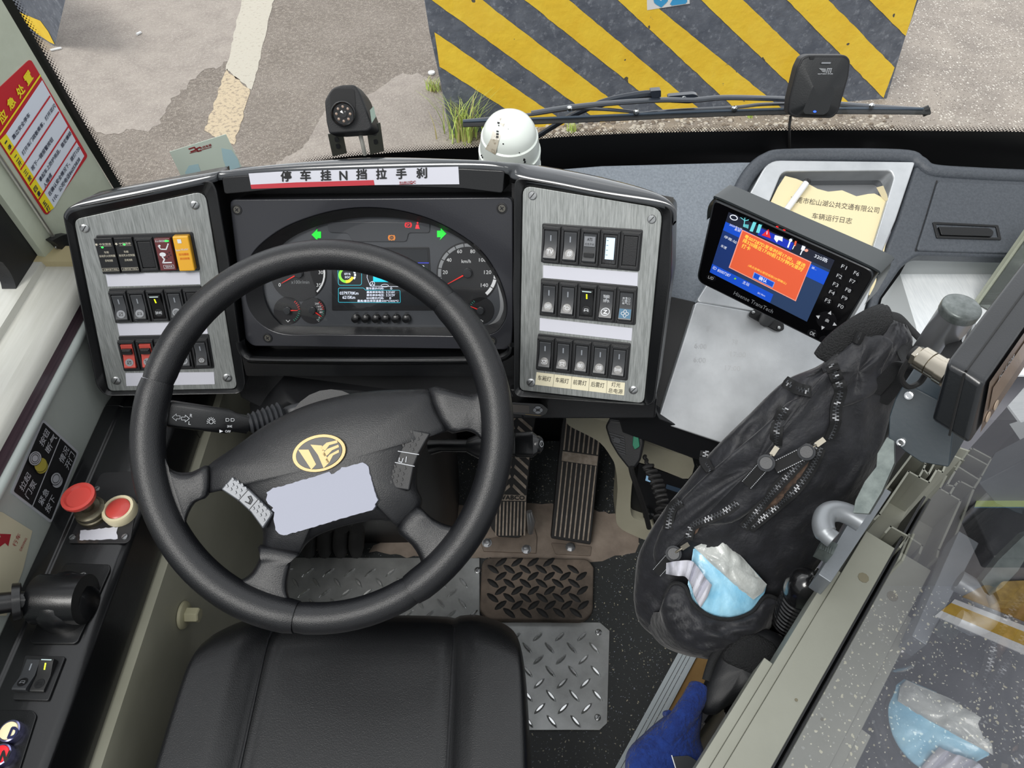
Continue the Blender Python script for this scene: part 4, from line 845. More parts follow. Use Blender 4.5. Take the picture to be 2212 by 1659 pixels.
for s_ in SP:
    P = crv(s_, 3, True); c = (sum(p[0] for p in P)/len(P), sum(p[1] for p in P)/len(P)); mb = MB()
    mb.loft([[WP.at(x, y, h_) if k == 1 else WP.at(*(lambda q: q)((c[0]+(x-c[0])*k, c[1]+(y-c[1])*k)), h_) for x, y in P] for k, h_ in ((.86, -.034), (.97, -.030), (1., -.020), (.99, -.010), (.93, -.003), (.84, .000), (.7, .001))]); mb.build('spoke', WRP, wl, ang=80)
EM = Pl(WP.p(0, 0, .0145), WP.n, WP.u)
mb = MB(); mb.slab(EM, ell(689, 979, 59, 40, 40, -14), -.008, .0015, 0); mb.slab(EM, ell(689, 979, 51, 33.5, 40, -14), .0012, .0022, 1)
H_ = .0026
def ep(x, y): return (280+x/2.458, 820+y/2.458)
for P in ([(885, 365), (945, 362), (975, 430), (990, 445), (985, 360), (945, 345), (1010, 338), (1028, 395), (1045, 455), (1030, 475), (1010, 455), (970, 478), (950, 470), (935, 430)], [(895, 372), (950, 372), (990, 450), (965, 478)],
          [(960, 345), (1020, 350), (1060, 440), (1030, 470), (1000, 400)], [(1015, 362), (1045, 335), (1100, 322), (1105, 335), (1060, 348), (1040, 375), (1022, 378)], [(1022, 395), (1050, 368), (1108, 345), (1112, 358), (1075, 375), (1052, 400), (1035, 408)], [(1040, 425), (1062, 398), (1110, 372), (1112, 386), (1080, 402), (1060, 440), (1046, 442)]):
    if len(P) > 10: continue
    mb.flat(EM, [ep(*q) for q in P], H_, 0)
mb.build('emblem', [GOL, mat('emblem_black', '#1b1a18', .4)], wl, bev=.0006)
stk = [(725, 640), (732, 612), (728, 600), (742, 588), (760, 576), (775, 575), (1040, 497), (1062, 488), (1072, 502), (1085, 500), (1098, 488), (1118, 478), (1125, 466), (1150, 464), (1238, 440), (1256, 448), (1266, 460), (1275, 500), (1300, 590), (1317, 640), (1310, 655), (1300, 662), (1305, 675), (1290, 695), (1240, 705), (820, 828), (800, 822), (790, 815), (775, 800), (762, 740), (768, 705), (752, 690), (762, 680), (735, 660)]
mb = MB(); r_ = random.Random(4); P = jag([ep(*p) for p in stk], 6, .9, r_)
n0 = WP.off(.0125); 
def dh(x, y):   # the pad's own dome height under a pixel
    q = WP.uv(x, y); return 0
mb.slab(WP, P, .004, .0138); mb.build('worn_sticker', mat('sticker_grey_white', '#9a9dab', .65, bump=(200, .0001)), wl, label='worn white paper sticker with torn edges')
def horn(px, m, name, dots, glyph, lab):
    mb = MB(); cxy = (sum(p[0] for p in px)/len(px), sum(p[1] for p in px)/len(px)); mb.slab(WP, px, -.012, .0065, 0)
    b = mb.build(name, m, wl, bev=.002, label=lab); mb = MB()
    for x, y in dots: mb.slab(WP, [(x-2.6, y-3), (x+1, y-3.8), (x+3, y+1.5), (x-.5, y+3.5)], .006, .0078)
    mb.build('button_dimples', m, b); return b
HS = mat('horn_silver', '#5a5d62', .35, .3)
hb = [ep(*p) for p in ((543, 514), (632, 580), (685, 632), (765, 708), (706, 795), (640, 705), (575, 645), (482, 583))]
b = horn(hb, HS, 'horn_button', [ep(*p) for p in ((547, 530), (575, 545), (597, 560), (615, 578), (515, 565), (545, 558), (565, 572), (588, 588), (535, 582), (560, 600), (580, 618), (685, 648), (703, 665), (722, 685), (742, 712), (655, 684), (680, 676), (700, 697), (718, 718), (672, 700), (692, 720), (710, 745))], None, 'silvery horn button with dimples and a horn symbol')
mb = MB(); hI = .0078
mb.stroke(WP, [ep(*p) for p in ((612, 648), (638, 662), (650, 640), (640, 618), (628, 622), (640, 640), (632, 655))], .0009, hI); mb.stroke(WP, [ep(*p) for p in ((632, 582), (575, 645))], .0008, .0068); mb.stroke(WP, [ep(*p) for p in ((685, 632), (632, 694))], .0008, .0068)
mb.build('horn_symbol', INK, b)
hb = [ep(*p) for p in ((1490, 262), (1598, 285), (1560, 350), (1535, 395), (1510, 460), (1485, 590), (1420, 580), (1370, 560), (1385, 500), (1412, 440), (1440, 370))]
b = horn(hb, BLM, 'horn_button', [ep(*p) for p in ((1495, 278), (1545, 290), (1482, 302), (1530, 315), (1465, 325), (1500, 326), (1515, 345), (1452, 350), (1485, 352), (1502, 372), (1408, 460), (1460, 470), (1400, 488), (1430, 482), (1450, 500), (1395, 518), (1420, 510), (1445, 530), (1388, 545), (1415, 540), (1438, 558))], None, 'black horn button with dimples')
mb = MB(); mb.stroke(WP, [ep(*p) for p in ((1432, 415), (1430, 435), (1445, 440), (1452, 418))], .0008, hI); mb.stroke(WP, [ep(*p) for p in ((1470, 410), (1466, 438))], .0008, hI); mb.stroke(WP, [ep(*p) for p in ((1425, 380), (1535, 398))], .0008, .0068); mb.stroke(WP, [ep(*p) for p in ((1410, 440), (1512, 460))], .0008, .0068)
mb.build('horn_symbol', GRYL, b)

# ================================================================ column, stalks
col = T('steering_column', 'dark steering column cowl and pedestal below the wheel', 'steering column', (-.27, .75, 0))
def rr(c, hx, hy, z, n_=28, pw=.5, tilt=0):
    out = []
    for k in range(n_):
        a = 2*math.pi*k/n_; x = math.copysign(abs(math.cos(a))**pw, math.cos(a)); y = math.copysign(abs(math.sin(a))**pw, math.sin(a)); out.append(V((c[0]+hx*x, c[1]+hy*y, z+tilt*y*hy)))
    return out
mb = MB(); mb.loft([rr((-.31, .81), .19, .10, .0), rr((-.30, .79), .19, .10, .25), rr((-.27, .77), .17, .10, .48), rr((-.24, .74), .12, .09, .56)]); mb.build('pedestal', BLM, col, ang=70)
mb = MB()
for k in range(4):
    x = 668+k*34; mb.tube([dep(x+3, 1142, 1.43), dep(x, 1160, 1.445), dep(x-1, 1180, 1.47), dep(x, 1196, 1.49)], [.014, .0165, .0165, .012], 10)
mb.build('ribbed_boot', BLR, col)
mb = MB(); mb.tube([WP.p(0, 0, -.03), WP.p(0, .0, -.20)], [.052, .07], 24); mb.build('column_tube', BLM, col)
mb = MB(); q = [(600, 905), (604, 885), (625, 872), (700, 858), (790, 850), (860, 852), (860, 900), (700, 930), (620, 930)]
cw = Pl(dep(700, 880, .93), (0, -.5, .86)); mb.slab(cw, crv(q, 3, True), -.06, 0); mb.build('cowl_cover', DKG, col, bev=.008, seg=3)
def face_pl(c): return Pl(c, (CO-c).normalized(), (1, 0, 0))
ls = T('indicator_stalk', 'black indicator stalk with arrows and lamp symbols left of the column', 'stalk', dep(430, 905, .89))
a_, b_ = dep(362, 893, .86), dep(506, 912, .90)
d_ = (b_-a_).normalized(); fp = face_pl(a_); vv = d_.cross(fp.n).normalized()
def sq(c, hv, hn, p_=.45, n_=24):
    out = []
    for k in range(n_):
        t = 2*math.pi*k/n_; out.append(c+vv*hv*math.copysign(abs(math.cos(t))**p_, math.cos(t))+fp.n*hn*math.copysign(abs(math.sin(t))**p_, math.sin(t)))
    return out
mb = MB(); mb.loft([sq(a_, .0155, .010), sq(a_+d_*.003, .0165, .011), sq(lerp(a_, b_, .9), .0155, .0105), sq(b_, .0125, .009), sq(dep(535, 917, .907), .012, .009), sq(dep(540, 917, .907), .008, .007)]); mb.build('stalk_body', BLK, ls)
mb = MB(); rp_ = []; pts = []
for k in range(15): pts.append(lerp(dep(536, 916, .908), dep(610, 898, .93), k/14)); rp_.append(.0135+.006*k/14 if k % 2 else .0105+.005*k/14)
mb.tube(pts, rp_, 18); mb.build('ribbed_boot', DKG, ls)
sp_ = Pl(a_+fp.n*.0112, fp.n, d_); mb = MB()
def arrow(x, y, d): return [(x, y-3.2), (x+d*8, y-3.2), (x+d*8, y-7.5), (x+d*17, y), (x+d*8, y+7.5), (x+d*8, y+3.2), (x, y+3.2), (x, y-3.2)]
mb.stroke(sp_, arrow(389, 901.5, -1), .0006, .0006); mb.stroke(sp_, arrow(392, 904, 1), .0006, .0006)
mb.tx(sp_, 'R', (410, 901), (415, 901.5), 7, .0006); mb.tx(sp_, 'L', (407, 917), (412, 917.5), 7, .0006)
P = ell(456, 911, 4.5, 4.5, 16); mb.stroke(sp_, P+[P[0]], .0006, .0006)
for k in range(9): a = math.radians(-200+k*27.5); mb.stroke(sp_, [(456+6.5*math.cos(a), 911+6.5*math.sin(a)), (456+9.5*math.cos(a), 911+9.5*math.sin(a))], .0006, .0006)
for cx_, k_ in ((496, 'lights'),):
    for st in ICON['lights']: mb.stroke(sp_, [(cx_+x*4.5, 921-y*4.5) for x, y in st], .0004, .0006)
for x in (492, 503): mb.stroke(sp_, arc(x, 907, 3, -90, 90)+[(x-4, 910), (x-4, 904), (x, 904)], .0005, .0006)
mb.flat(sp_, [(474, 928), (482, 931.5), (474, 935)], .0006); mb.tx(sp_, 'OFF', (486, 934), (498, 935), 5, .0006)
mb.build('symbols', SYM, ls)
rs = T('wiper_stalk', 'black wiper stalk with push button end, right of the column', 'stalk', dep(1120, 960, .9))
mb = MB(); mb.tube([dep(930, 965, .97), dep(955, 962, .965), dep(1015, 963, .94)], [.011, .0085, .0085], 16); mb.tube([dep(1012, 963, .94), dep(1035, 964, .935), dep(1065, 965, .93)], [.010, .0165, .0165], 18)
c0, c1 = dep(1063, 962, .93), dep(1150, 960, .905); d_ = (c1-c0).normalized(); fp = face_pl(c0); vv = d_.cross(fp.n).normalized()
mb.loft([sq(c0, .0155, .013), sq(lerp(c0, c1, .55), .0162, .014), sq(lerp(c0, c1, .57), .0150, .013), sq(lerp(c0, c1, .6), .0162, .014), sq(c1, .0165, .014), sq(c1+d_*.006, .012, .010)]); mb.build('stalk_body', BLK, rs)
mb = MB(); mb.tube([c1+d_*.004, c1+d_*.010, c1+d_*.012], [.0115, .011, .009], 20); eb = mb.build('end_button', BLK, rs)
ep_ = Pl(c1+d_*.0125, d_, fp.n); mb = MB(); icon(mb, ep_, 'wiper', 0, 0, .0065, .0007, .0003, 0); mb.build('symbol', SYM, eb)
bt_ = T('radio_unit', 'slim black control unit with small grey keys under the dashboard', 'control unit', dep(1140, 885, 1.02)); ru = Pl(dep(1140, 885, 1.03), (0, -.85, .5))
mb = MB(); mb.slab(ru, rnd([(1085, 868), (1170, 872), (1186, 885), (1180, 896), (1165, 901), (1085, 893)], 6), -.02, .004); mb.build('case', BLK, bt_, bev=.001)
mb = MB(); mb.flat(ru, [(1100, 873), (1143, 876), (1143, 892), (1100, 890)], .0045, 0)
for x, y, a, b in ((1162, 880.5, 6, 2.6), (1162, 891, 6, 2.6), (1155, 886, 3.2, 4), (1169, 886, 3.2, 4)): mb.slab(ru, ell(x, y, a, b, 14), .004, .006, 1)
mb.stroke(ru, [(1135, 895), (1168, 898)], .0008, .0045, 2); mb.build('keys', [mat('dim_display', '#46423f', .5), SYMD, GOL], bt_)

# ================================================================ floor, plates, pedals
FLS = mat('speckled_dark_floor', '#2b2e2f', .55, bump=(200, .0003), spots=(150, .2, ['#a8a28c', '#6c726c', '#8e94a2'], .3))
FLP = mat('speckled_grey_floor', '#83858e', .4, bump=(200, .0002), var=(6, '#777982'), spots=(75, .24, ['#d4d0c0', '#9fa3aa', '#e6e4da'], .33))
E0 = hz(0).at(1500, 1410); E1 = hz(0).at(1420, 1560); ed = (E0-E1).normalized()
P = [V((-.62, -1, 0)), V((-.62, .98, 0)), E0+ed*((.98-E0.y)/ed.y), E1+ed*((-1-E1.y)/ed.y)]
mb = MB(); mb.loft([[p-V((0, 0, .24)) for p in P], P]); mb.build('floor', FLS, kind='structure')
mb = MB(); mb.bx(-.76, 1.55, -1.6, 1.02, -.28, -.25); mb.build('floor', FLP, kind='structure')
mb = MB(); mb.bx(-.62, 1.6, 1.0, 1.05, -.6, .60); mb.build('wall_front', BLM, kind='structure')
# step edging
q = V((ed.y, -ed.x, 0)); mb = MB()
a, b = E1-ed*.7, E0+ed*.45
for k, (w0, w1, hh) in enumerate(((-.026, -.018, .004), (-.017, -.011, .003), (-.010, -.004, .003), (-.003, .004, .004))): mb.loft([[a+q*w0, a+q*w1, a+q*w1+V((0, 0, hh)), a+q*w0+V((0, 0, hh))], [b+q*w0, b+q*w1, b+q*w1+V((0, 0, hh)), b+q*w0+V((0, 0, hh))]])
mb.loft([[a+q*.004-V((0, 0, .2)), a+q*.007-V((0, 0, .2)), a+q*.007, a+q*.004], [b+q*.004-V((0, 0, .2)), b+q*.007-V((0, 0, .2)), b+q*.007, b+q*.004]])
mb.build('trim_12', mat('aluminium_edge', '#c9d2d6', .35, .5), kind='structure')
mb = MB(); mb.loft([[a+q*.008-V((0, 0, .245)), a+q*.045-V((0, 0, .245)), a+q*.045-V((0, 0, .02)), a+q*.008-V((0, 0, .02))], [b+q*.008-V((0, 0, .245)), b+q*.045-V((0, 0, .245)), b+q*.045-V((0, 0, .02)), b+q*.008-V((0, 0, .02))]])
mb.build('trim_13', mat('plywood_edge', '#a58350', .6, var=(40, '#8f6f40'), stretch=(.3, .3, 3)), kind='structure')
F0_ = hz(0)
mb = MB(); mb.flat(F0_, jag([(990, 1090), (1180, 1085), (1330, 1110), (1390, 1150), (1370, 1190), (1290, 1215), (1035, 1204), (880, 1204), (800, 1190), (860, 1130)], 12, 4, rg), .0015); mb.build('floor_surface', mat('dusty_floor', '#9d9084', .9, var=(12, '#7d7167'), bump=(80, .001)), kind='structure')
DPL = mat('diamond_plate', '#b4b6b6', .38, .65, bump=(40, .0004), var=(14, '#979998'))
dp = T('tread_plate', 'silver diamond-pattern tread plate on the floor in front of the seat', 'floor plate', F0_.at(1200, 1450))
ppx = [(600, 1204), (1036, 1205), (1037, 1344), (1296, 1344), (1317, 1362), (1312, 1562), (1296, 1577), (600, 1577)]
mb = MB(); mb.slab(F0_, ppx, .0, .004); mb.build('plate', DPL, dp, bev=.001)
mb = MB(); pin = [F0_.uv(*p, .004) for p in ppx]
def inside(p, poly):
    c = False; n_ = len(poly)
    for i in range(n_):
        (x1, y1), (x2, y2) = poly[i], poly[(i+1) % n_]
        if (y1 > p[1]) != (y2 > p[1]) and p[0] < (x2-x1)*(p[1]-y1)/(y2-y1)+x1: c = not c
    return c
def lens(mb, pl, x, y, L, W_, ang, h0, h, m=0):
    ca, sa = math.cos(ang), math.sin(ang); R0 = []; R1 = []
    for k in range(10):
        t = 2*math.pi*k/10; a_, b_ = L*math.cos(t), W_*math.sin(t)*(1-.3*abs(math.cos(t)))
        R0.append(pl.p(x+a_*ca-b_*sa, y+a_*sa+b_*ca, h0)); R1.append(pl.p(x+.6*a_*ca-.45*b_*sa, y+.6*a_*sa+.45*b_*ca, h))
    mb.loft([R0, R1], m, (False, True))
r_ = random.Random(2)
for j in range(40):
    for i in range(22):
        x = -.52+i*.044+(.022 if j % 2 else 0)+(j//2 % 2)*.0; y = .10+j*.0225
        if inside((x-.014, y-.014), pin) and inside((x+.014, y+.014), pin) and inside((x+.014, y-.012), pin): lens(mb, F0_, x, y, .0150, .0046, math.radians(-50 if j % 2 else 42), .0038, .0088)
mb.build('raised_pattern', mat('diamond_plate_raised', '#eef0f0', .16, .9), dp)
for x, y in ((1293, 1366), (1291, 1550), (1032, 1232)):
    mb = MB(); screw(mb, F0_, x, y, 7, .004, 0, 1); mb.build('screw', [SCR, INK], dp)
fr_ = T('foot_rest_pad', 'black rubber pad with dusty lens pattern on the floor below the pedals', 'foot pad', F0_.at(1160, 1270))
fpx = rnd([(1041, 1203), (1270, 1206), (1283, 1225), (1281, 1320), (1262, 1339), (1054, 1336), (1036, 1316)], [22, 22, 0, 10, 16, 16, 8]); mb = MB(); mb.slab(F0_, fpx, .0, .022); mb.build('pad', mat('dusty_pad', '#85776b', .85, bump=(200, .0004), var=(9, '#4a433d')), fr_, bev=.005, seg=3)
mb = MB(); pin = [F0_.uv(*p, .022) for p in fpx]
for j in range(14):
    for i in range(14):
        x = -.09+i*.0335+(.017 if j % 2 else 0); y = .50+j*.0155
        if all(inside((x+dx, y+dy), pin) for dx, dy in ((-.013, -.010), (.013, .010), (.013, -.010), (-.013, .010))): lens(mb, F0_, x, y, .0165, .0072, math.radians(-38 if j % 2 else 38), .0215, .0245)
mb.build('raised_pattern', BLR, fr_)
# accelerator
A0 = hz(.03).at(1232, 1170); AP = Pl(A0, (0, -.646, .763), (1, 0, 0))
ac = T('accelerator_pedal', 'wide ribbed accelerator pedal with a smooth band, right of the brake pedal', 'pedal', A0)
mb = MB(); mb.slab(AP, rnd([(1190, 1163), (1276, 1177), (1298, 952), (1306, 890), (1222, 880), (1214, 915)], 4), -.022, 0); mb.build('pad', BLR, ac, bev=.002)
mb = MB()
tl, tr, br, bl = (1222, 885), (1304, 896), (1274, 1172), (1194, 1160)
for k in range(8):
    a = .06+k*.126
    for b0, b1 in ((0.0, .315), (.405, .99)): mb.slab(AP, [quadmap((tl, tr, br, bl), a-.016, b0), quadmap((tl, tr, br, bl), a+.016, b0), quadmap((tl, tr, br, bl), a+.020, b1), quadmap((tl, tr, br, bl), a-.020, b1)], -.001, .003)
mb.slab(AP, [quadmap((tl, tr, br, bl), .03, .325), quadmap((tl, tr, br, bl), .97, .325), quadmap((tl, tr, br, bl), .97, .40), quadmap((tl, tr, br, bl), .03, .40)], -.001, .0015); mb.build('ribs', DRT, ac)
B0_ = hz(.04).at(1100, 1155); BP_ = Pl(B0_, (0, -.70, .714), (1, 0, 0))
bk_ = T('brake_pedal', 'dusty brake pedal with chevron ribs and raised maker lettering', 'pedal', B0_)
mb = MB(); mb.slab(BP_, rnd([(1062, 1100), (1060, 1140), (1075, 1160), (1122, 1163), (1135, 1148), (1139, 1070), (1149, 960), (1160, 885), (1085, 880), (1078, 960)], 6), -.02, 0); mb.build('pad', BLR, bk_, bev=.002)
mb = MB()
for k in range(9):
    f = k/8; xa = 1071+f*62-2; mb.slab(BP_, [(xa+2.5, 1084), (xa+5.5, 1084), (xa+3.5, 1157), (xa, 1157)], -.001, .0028)
mb.slab(BP_, [(1071, 1068), (1137, 1070), (1136, 1082), (1069, 1081)], -.001, .0006)
for k in range(8):
    y = 905+k*21; xm = 1119-k*1.7
    mb.slab(BP_, [(xm, y), (xm+2.5, y-6), (xm+31-k*.5, y+19), (xm+30-k*.5, y+26)], -.001, .0025); mb.slab(BP_, [(xm-5, y), (xm-7, y-6), (xm-34, y+17), (xm-33, y+24)], -.001, .0025)
mb.build('ribs', DRT, bk_)
mb = MB(); mb.tx(BP_, 'WABCO', (1076, 1079), (1133, 1080), 9, .0032, 0, bold=.05); mb.build('lettering', BLR, bk_)
mb = MB(); mb.slab(F0_, [(1036, 1168), (1155, 1140), (1160, 1160), (1158, 1194), (1045, 1190)], 0, .006); mb.build('mounting_plate', mat('dusty_steel', '#94877b', .6, .3, var=(20, '#7b6f65')), bk_, bev=.001)
mb = MB(); mb.slab(F0_, rnd([(1190, 1172), (1278, 1180), (1276, 1200), (1200, 1196)], 3), 0, .005); mb.build('mounting_plate', mat('dusty_steel', '#7d6d61'), ac, bev=.001)
for x, y, p_ in ((1052, 1173, bk_), (1137, 1187, bk_), (1232, 1182, ac)):
    c = F0_.at(x, y, .006); mb = MB(); mb.lathe([(.0105, 0), (.0105, .001)], c, (0, 0, 1), 20); mb.lathe([(.0085, .001), (.0085, .006), (.006, .0072)], c, (0, 0, 1), 6); mb.build('bolt', STL, p_)
mb = MB(); mb.tube([dep(1143, 1105, 1.46), dep(1147, 1125, 1.47), dep(1146, 1150, 1.5)], [.006, .009, .006], 12); mb.build('return_spring_cap', STL, bk_)

# ================================================================ seat
st_ = T('driver_chair', 'black leather driver seat cushion with stitched side bolsters', 'seat', (-.205, .12, 0))
mb = MB(); nu, nv = 60, 44; g = []
for j in range(nv+1):
    row = []; v = j/nv
    for i in range(nu+1):
        u = -1+2*i/nu; fr2 = 1-.10*abs(u)**3
        y = -.22+(.640)*v*fr2; hw = .232*(1-.06*v**6)
        x = -.205+hw*math.sin(u*math.pi/2*.985)/math.sin(math.pi/2*.985) if abs(u) > .8 else -.205+hw*math.sin(u*math.pi/2*.985)
        e_ = max(0, (abs(u)-.78)/.22); f_ = max(0, (v-.84)/.16); z = .455+.022*max(0, min(1, (abs(u)-.34)/.14))-.11*e_**2.4-.12*f_**2.4
        z -= .008*math.exp(-((abs(u)-.367)/.012)**2); z += .0015*math.sin(9*x*7)*0; row.append(V((x, y, z)))
    g.append(row)
g.append([V((p.x, p.y+.0, .30)) for p in g[-1]])
mb.loft(g, 0, (False, False), closed=False); SEAM = mb.build('cushion', mat('seat_leather', '#131416', .34, bump=(700, .0004), var=(8, '#18191b'), coat=.05), st_, ang=180)
for s_ in (-1, 1):
    mb = MB(); pts = [V((-.205+s_*.232*math.sin(.367*math.pi/2), -.22+.60*k/30, .452+.004-(.12*max(0, ((k/30*.938)-.84)/.16)**2.4))) for k in range(30)]; mb.tube(pts, .0022, 8); mb.build('seam_piping', LEA, st_)
mb = MB(); mb.bx(-.42, .01, -.22, .26, .30, .38); mb.bx(-.36, -.05, -.15, .20, .0, .30); mb.build('seat_base', BLM, st_, bev=.01)

# ================================================================ left console and riser
mb = MB(); mb.bx(-.63, -.495, -.95, .90, -.0, .465); mb.build('wall_left', mat('olive_riser', '#b9b8a6', .5, var=(4, '#a8a794'), bump=(60, .0004)), kind='structure')
cs = T('side_console', 'long black console with buttons and levers along the left wall', 'console', (-.565, .2, .46))
mb = MB(); pr = [(-.623, .47), (-.623, .558), (-.600, .558), (-.597, .555), (-.522, .555), (-.516, .553), (-.510, .546), (-.506, .47)]
mb.loft([[V((x, -.55, z)) for x, z in pr], [V((x, .66, z)) for x, z in pr]]); mb.loft([[V((x, .66, z)) for x, z in pr], [V((x, .80, z-.03)) for x, z in pr]]); mb.build('console_body', mat('console_black', '#111214', .3, bump=(300, .0001), coat=.25), cs, bev=.002)
KP = hz(.556)
mb = MB(); mb.slab(KP, rnd([(218, 1020), (300, 1018), (300, 1060), (282, 1166), (272, 1173), (147, 1173), (152, 1160)], [14, 4, 0, 6, 6, 6, 0]), 0, .002, 0); bp = mb.build('button_plate', mat('scuffed_black', '#222224', .45, wear=(14, '#4c4038', .6, .75)), cs, bev=.0006)
for x, y in ((210, 1057), (157, 1161), (270, 1160)): mb = MB(); screw(mb, KP, x, y, 7, .002, 0, 1); mb.build('screw', [SCR, INK], bp)
mb = MB(); mb.slab(KP, jag([(174, 1146), (254, 1138), (252, 1150), (255, 1164), (172, 1167)], 5, 1, rg), .002, .0026); mb.build('blank_label', PAP, bp)
def pbtn(px, base, cap, capm, basem, name, lab):
    c = KP.at(*px, .002); n_ = V((0, 0, 1)); mb = MB(); mb.lathe(base, c, n_, 28, cap=(True, True)); b = mb.build(name, basem, cs, label=lab); mb = MB(); mb.lathe(cap, c, n_, 28); mb.build('button_cap', capm, b); return b
REDP = mat('red_plastic', '#c2463f', .35, coat=.2)
c = (203, 1110); 
pbtn(c, [(.021, 0), (.021, .006), (.019, .007), (.0195, .014), (.017, .015), (.015, .018), (.009, .019), (.009, .03), (.0001, .031)], [(.009, .030), (.012, .036), (.020, .040), (.0215, .044), (.021, .047), (.017, .0475), (.015, .0445), (.0001, .044)], REDP, mat('aged_metal', '#6e6b5c', .4, .7, var=(40, '#504a3c')), 'door_pump_knob', 'red pull knob on an aged metal collar')
pbtn((263, 1108), [(.0215, 0), (.022, .010), (.020, .0135), (.0165, .0135), (.016, .010), (.0001, .010)], [(.0155, .009), (.0155, .0125), (.013, .014), (.0001, .0142)], REDP, mat('cream_ring', '#d9cfae', .4), 'emergency_button', 'red push button in a cream ring')
mb = MB(); hbp = rnd([(140, 1216), (236, 1219), (238, 1230), (168, 1385), (160, 1390), (68, 1390), (64, 1380)], [8, 4, 4, 8, 4, 8, 4]); mb.slab(KP, hbp, 0, .003); hb_ = mb.build('brake_lever_plate', BLK, cs, bev=.001)
for x, y in ((180, 1243), (123, 1361)): mb = MB(); screw(mb, KP, x, y, 7, .003, 0, 1); mb.build('screw', [SCR, INK], hb_)
c = KP.at(150, 1308, .003); mb = MB(); mb.lathe([(.036, 0), (.036, .012), (.033, .028), (.024, .040), (.010, .045), (.0001, .046)], c, (0, 0, 1), 28); mb.tube([c+V((-.028, 0, .02)), c+V((.03, 0, .02))], .030, 24); hv = mb.build('parking_brake_valve', BLK, cs, ang=50)
mb = MB(); a = c+V((-.014, -.004, .03)); mb.tube([a, a+V((-.030, -.010, .015)), a+V((-.062, -.020, .026))], [.010, .012, .0135], 16); b2_ = a+V((-.060, -.019, .026)); mb.tube([b2_, b2_+V((-.014, -.004, .004)), b2_+V((-.024, -.008, .006)), b2_+V((-.034, -.012, .007))], [.019, .020, .017, .006], 18); mb.tube([a+V((-.02, -.006, .010)), a+V((-.027, -.009, .013))], [.021, .022], 18); mb.build('lever', BLK, hv)
rkq = [(54, 1415), (141, 1418), (104, 1513), (26, 1511)]
mb = MB(); mb.slab(KP, rnd(rkq, 5), 0, .003); bz_ = mb.build('rocker_bezel', BEZ, cs, bev=.0008)
fs, W_ = row_frames(KP, [(62, 1421), (133, 1423), (100, 1505), (36, 1503)], 2, .003)
def rk2(M_, kind, lab):
    o_ = mb = rocker_mb(kind, '*bus' if kind == 'on' else 'bus', .025)
    return mb.build('rocker', [RK['black'] if kind == 'on' else RK['grey'], SYMD, TICKY if kind == 'on' else TICK, RK['black'], RK['black'], EDGEW, INK], bz_, mtx=M_, local=True, bev=.0004, label=lab)
rk2(fs[0], 'off', None); rk2(fs[1], 'on', 'pressed black rocker with lit yellow bar')
mb = MB(); mb.slab(KP, rnd([(-80, 1534), (70, 1534), (79, 1545), (30, 1700), (-140, 1700)], [0, 6, 6, 0, 0]), 0, .002); gp = mb.build('gear_button_plate', BLK, cs, bev=.0008)
def gbtn(px, s_, colr, name, inkm):
    c = KP.at(*px, .002); r = 23*(c-CO).dot(FW)/FPX; mb = MB(); mb.lathe([(r, 0), (r*1.02, .006), (r*.95, .009), (r*.82, .0095), (r*.8, .008), (.0001, .008)], c, (0, 0, 1), 32); b = mb.build('gear_button', mat('violet_chrome', '#8f8fb8', .2, .9), gp, label=name)
    mb = MB(); mb.lathe([(r*.78, .0078), (r*.76, .0105), (r*.6, .0112), (.0001, .0115)], c, (0, 0, 1), 32); mb.build('button_cap', colr, b)
    q_ = Pl(c+V((0, 0, .0118)), (0, 0, 1), (1, 0, 0)); a_, b_ = q_.uv(*px); mb = MB(); mb.tx(q_, s_, (a_-.004, b_-.0055), (a_+.004, b_-.0055), .011, .0003, 0, local=True, bold=.06); mb.build('letter', inkm, b)
gbtn((29, 1583), 'D', mat('lit_cream', '#f0e2b8', .4, emit=.35), 'lit cream D gear button', mat('navy_ink', '#1b2150', .5)); gbtn((10, 1634), 'N', mat('lit_red', '#e0202a', .4, emit=.9), 'lit red N gear button', INK)
gbtn((-12, 1690), 'R', mat('lit_cream', '#f0e2b8'), 'lit cream R gear button', mat('navy_ink', '#1b2150'))
# hex plug on the riser
c = V((-.494, .405, .375)); mb = MB(); mb.lathe([(.021, 0), (.020, .004), (.017, .006)], c, (1, 0, 0), 24); mb.lathe([(.0115, .006), (.0115, .024), (.009, .026)], c, (1, 0, 0), 6); mb.build('hexagonal_plug', mat('cream_plastic', '#bdb99a', .45), label='cream hexagonal plug on the olive wall beside the seat', cat='plug', bev=.0008)
from mathutils import noise as NZ
from mathutils.bvhtree import BVHTree
# ================================================================ passenger-side dashboard
SPn = V((0, -.456, .89)); SP_ = Pl((0, .656, .523), SPn)
GRN = mat('grained_grey_plastic', '#7f8790', .5, bump=(420, .0007), var=(260, '#6d757e'))
GRD = mat('grained_dark_plastic', '#4b5057', .5, bump=(420, .0006), var=(260, '#3f444b'))
pd = T('passenger_dashboard', 'grained grey dashboard top with silver trays on the passenger side', 'dashboard', SP_.at(1800, 500, -.05))
gp_ = SP_.off(-.02)
mb = MB(); mb.slab(gp_, [(1120, 390), (1160, 368), (1300, 357), (1600, 349), (1700, 349), (1700, 420), (1640, 560), (1560, 640), (1506, 660), (1480, 720), (1420, 720)], -.04, 0); mb.build('top_surface', GRN, pd, bev=.004)
sil_o = rnd([(1660, 345), (1978, 349), (1936, 474), (1900, 560), (1862, 690), (1840, 712), (1503, 652), (1560, 560), (1617, 422)], [26, 6, 0, 0, 0, 0, 10, 0, 0])
hole = rnd([(1690, 370), (1924, 368), (1931, 384), (1905, 470), (1865, 600), (1640, 560), (1625, 530), (1661, 440)], [14, 8, 6, 0, 12, 12, 8, 0])
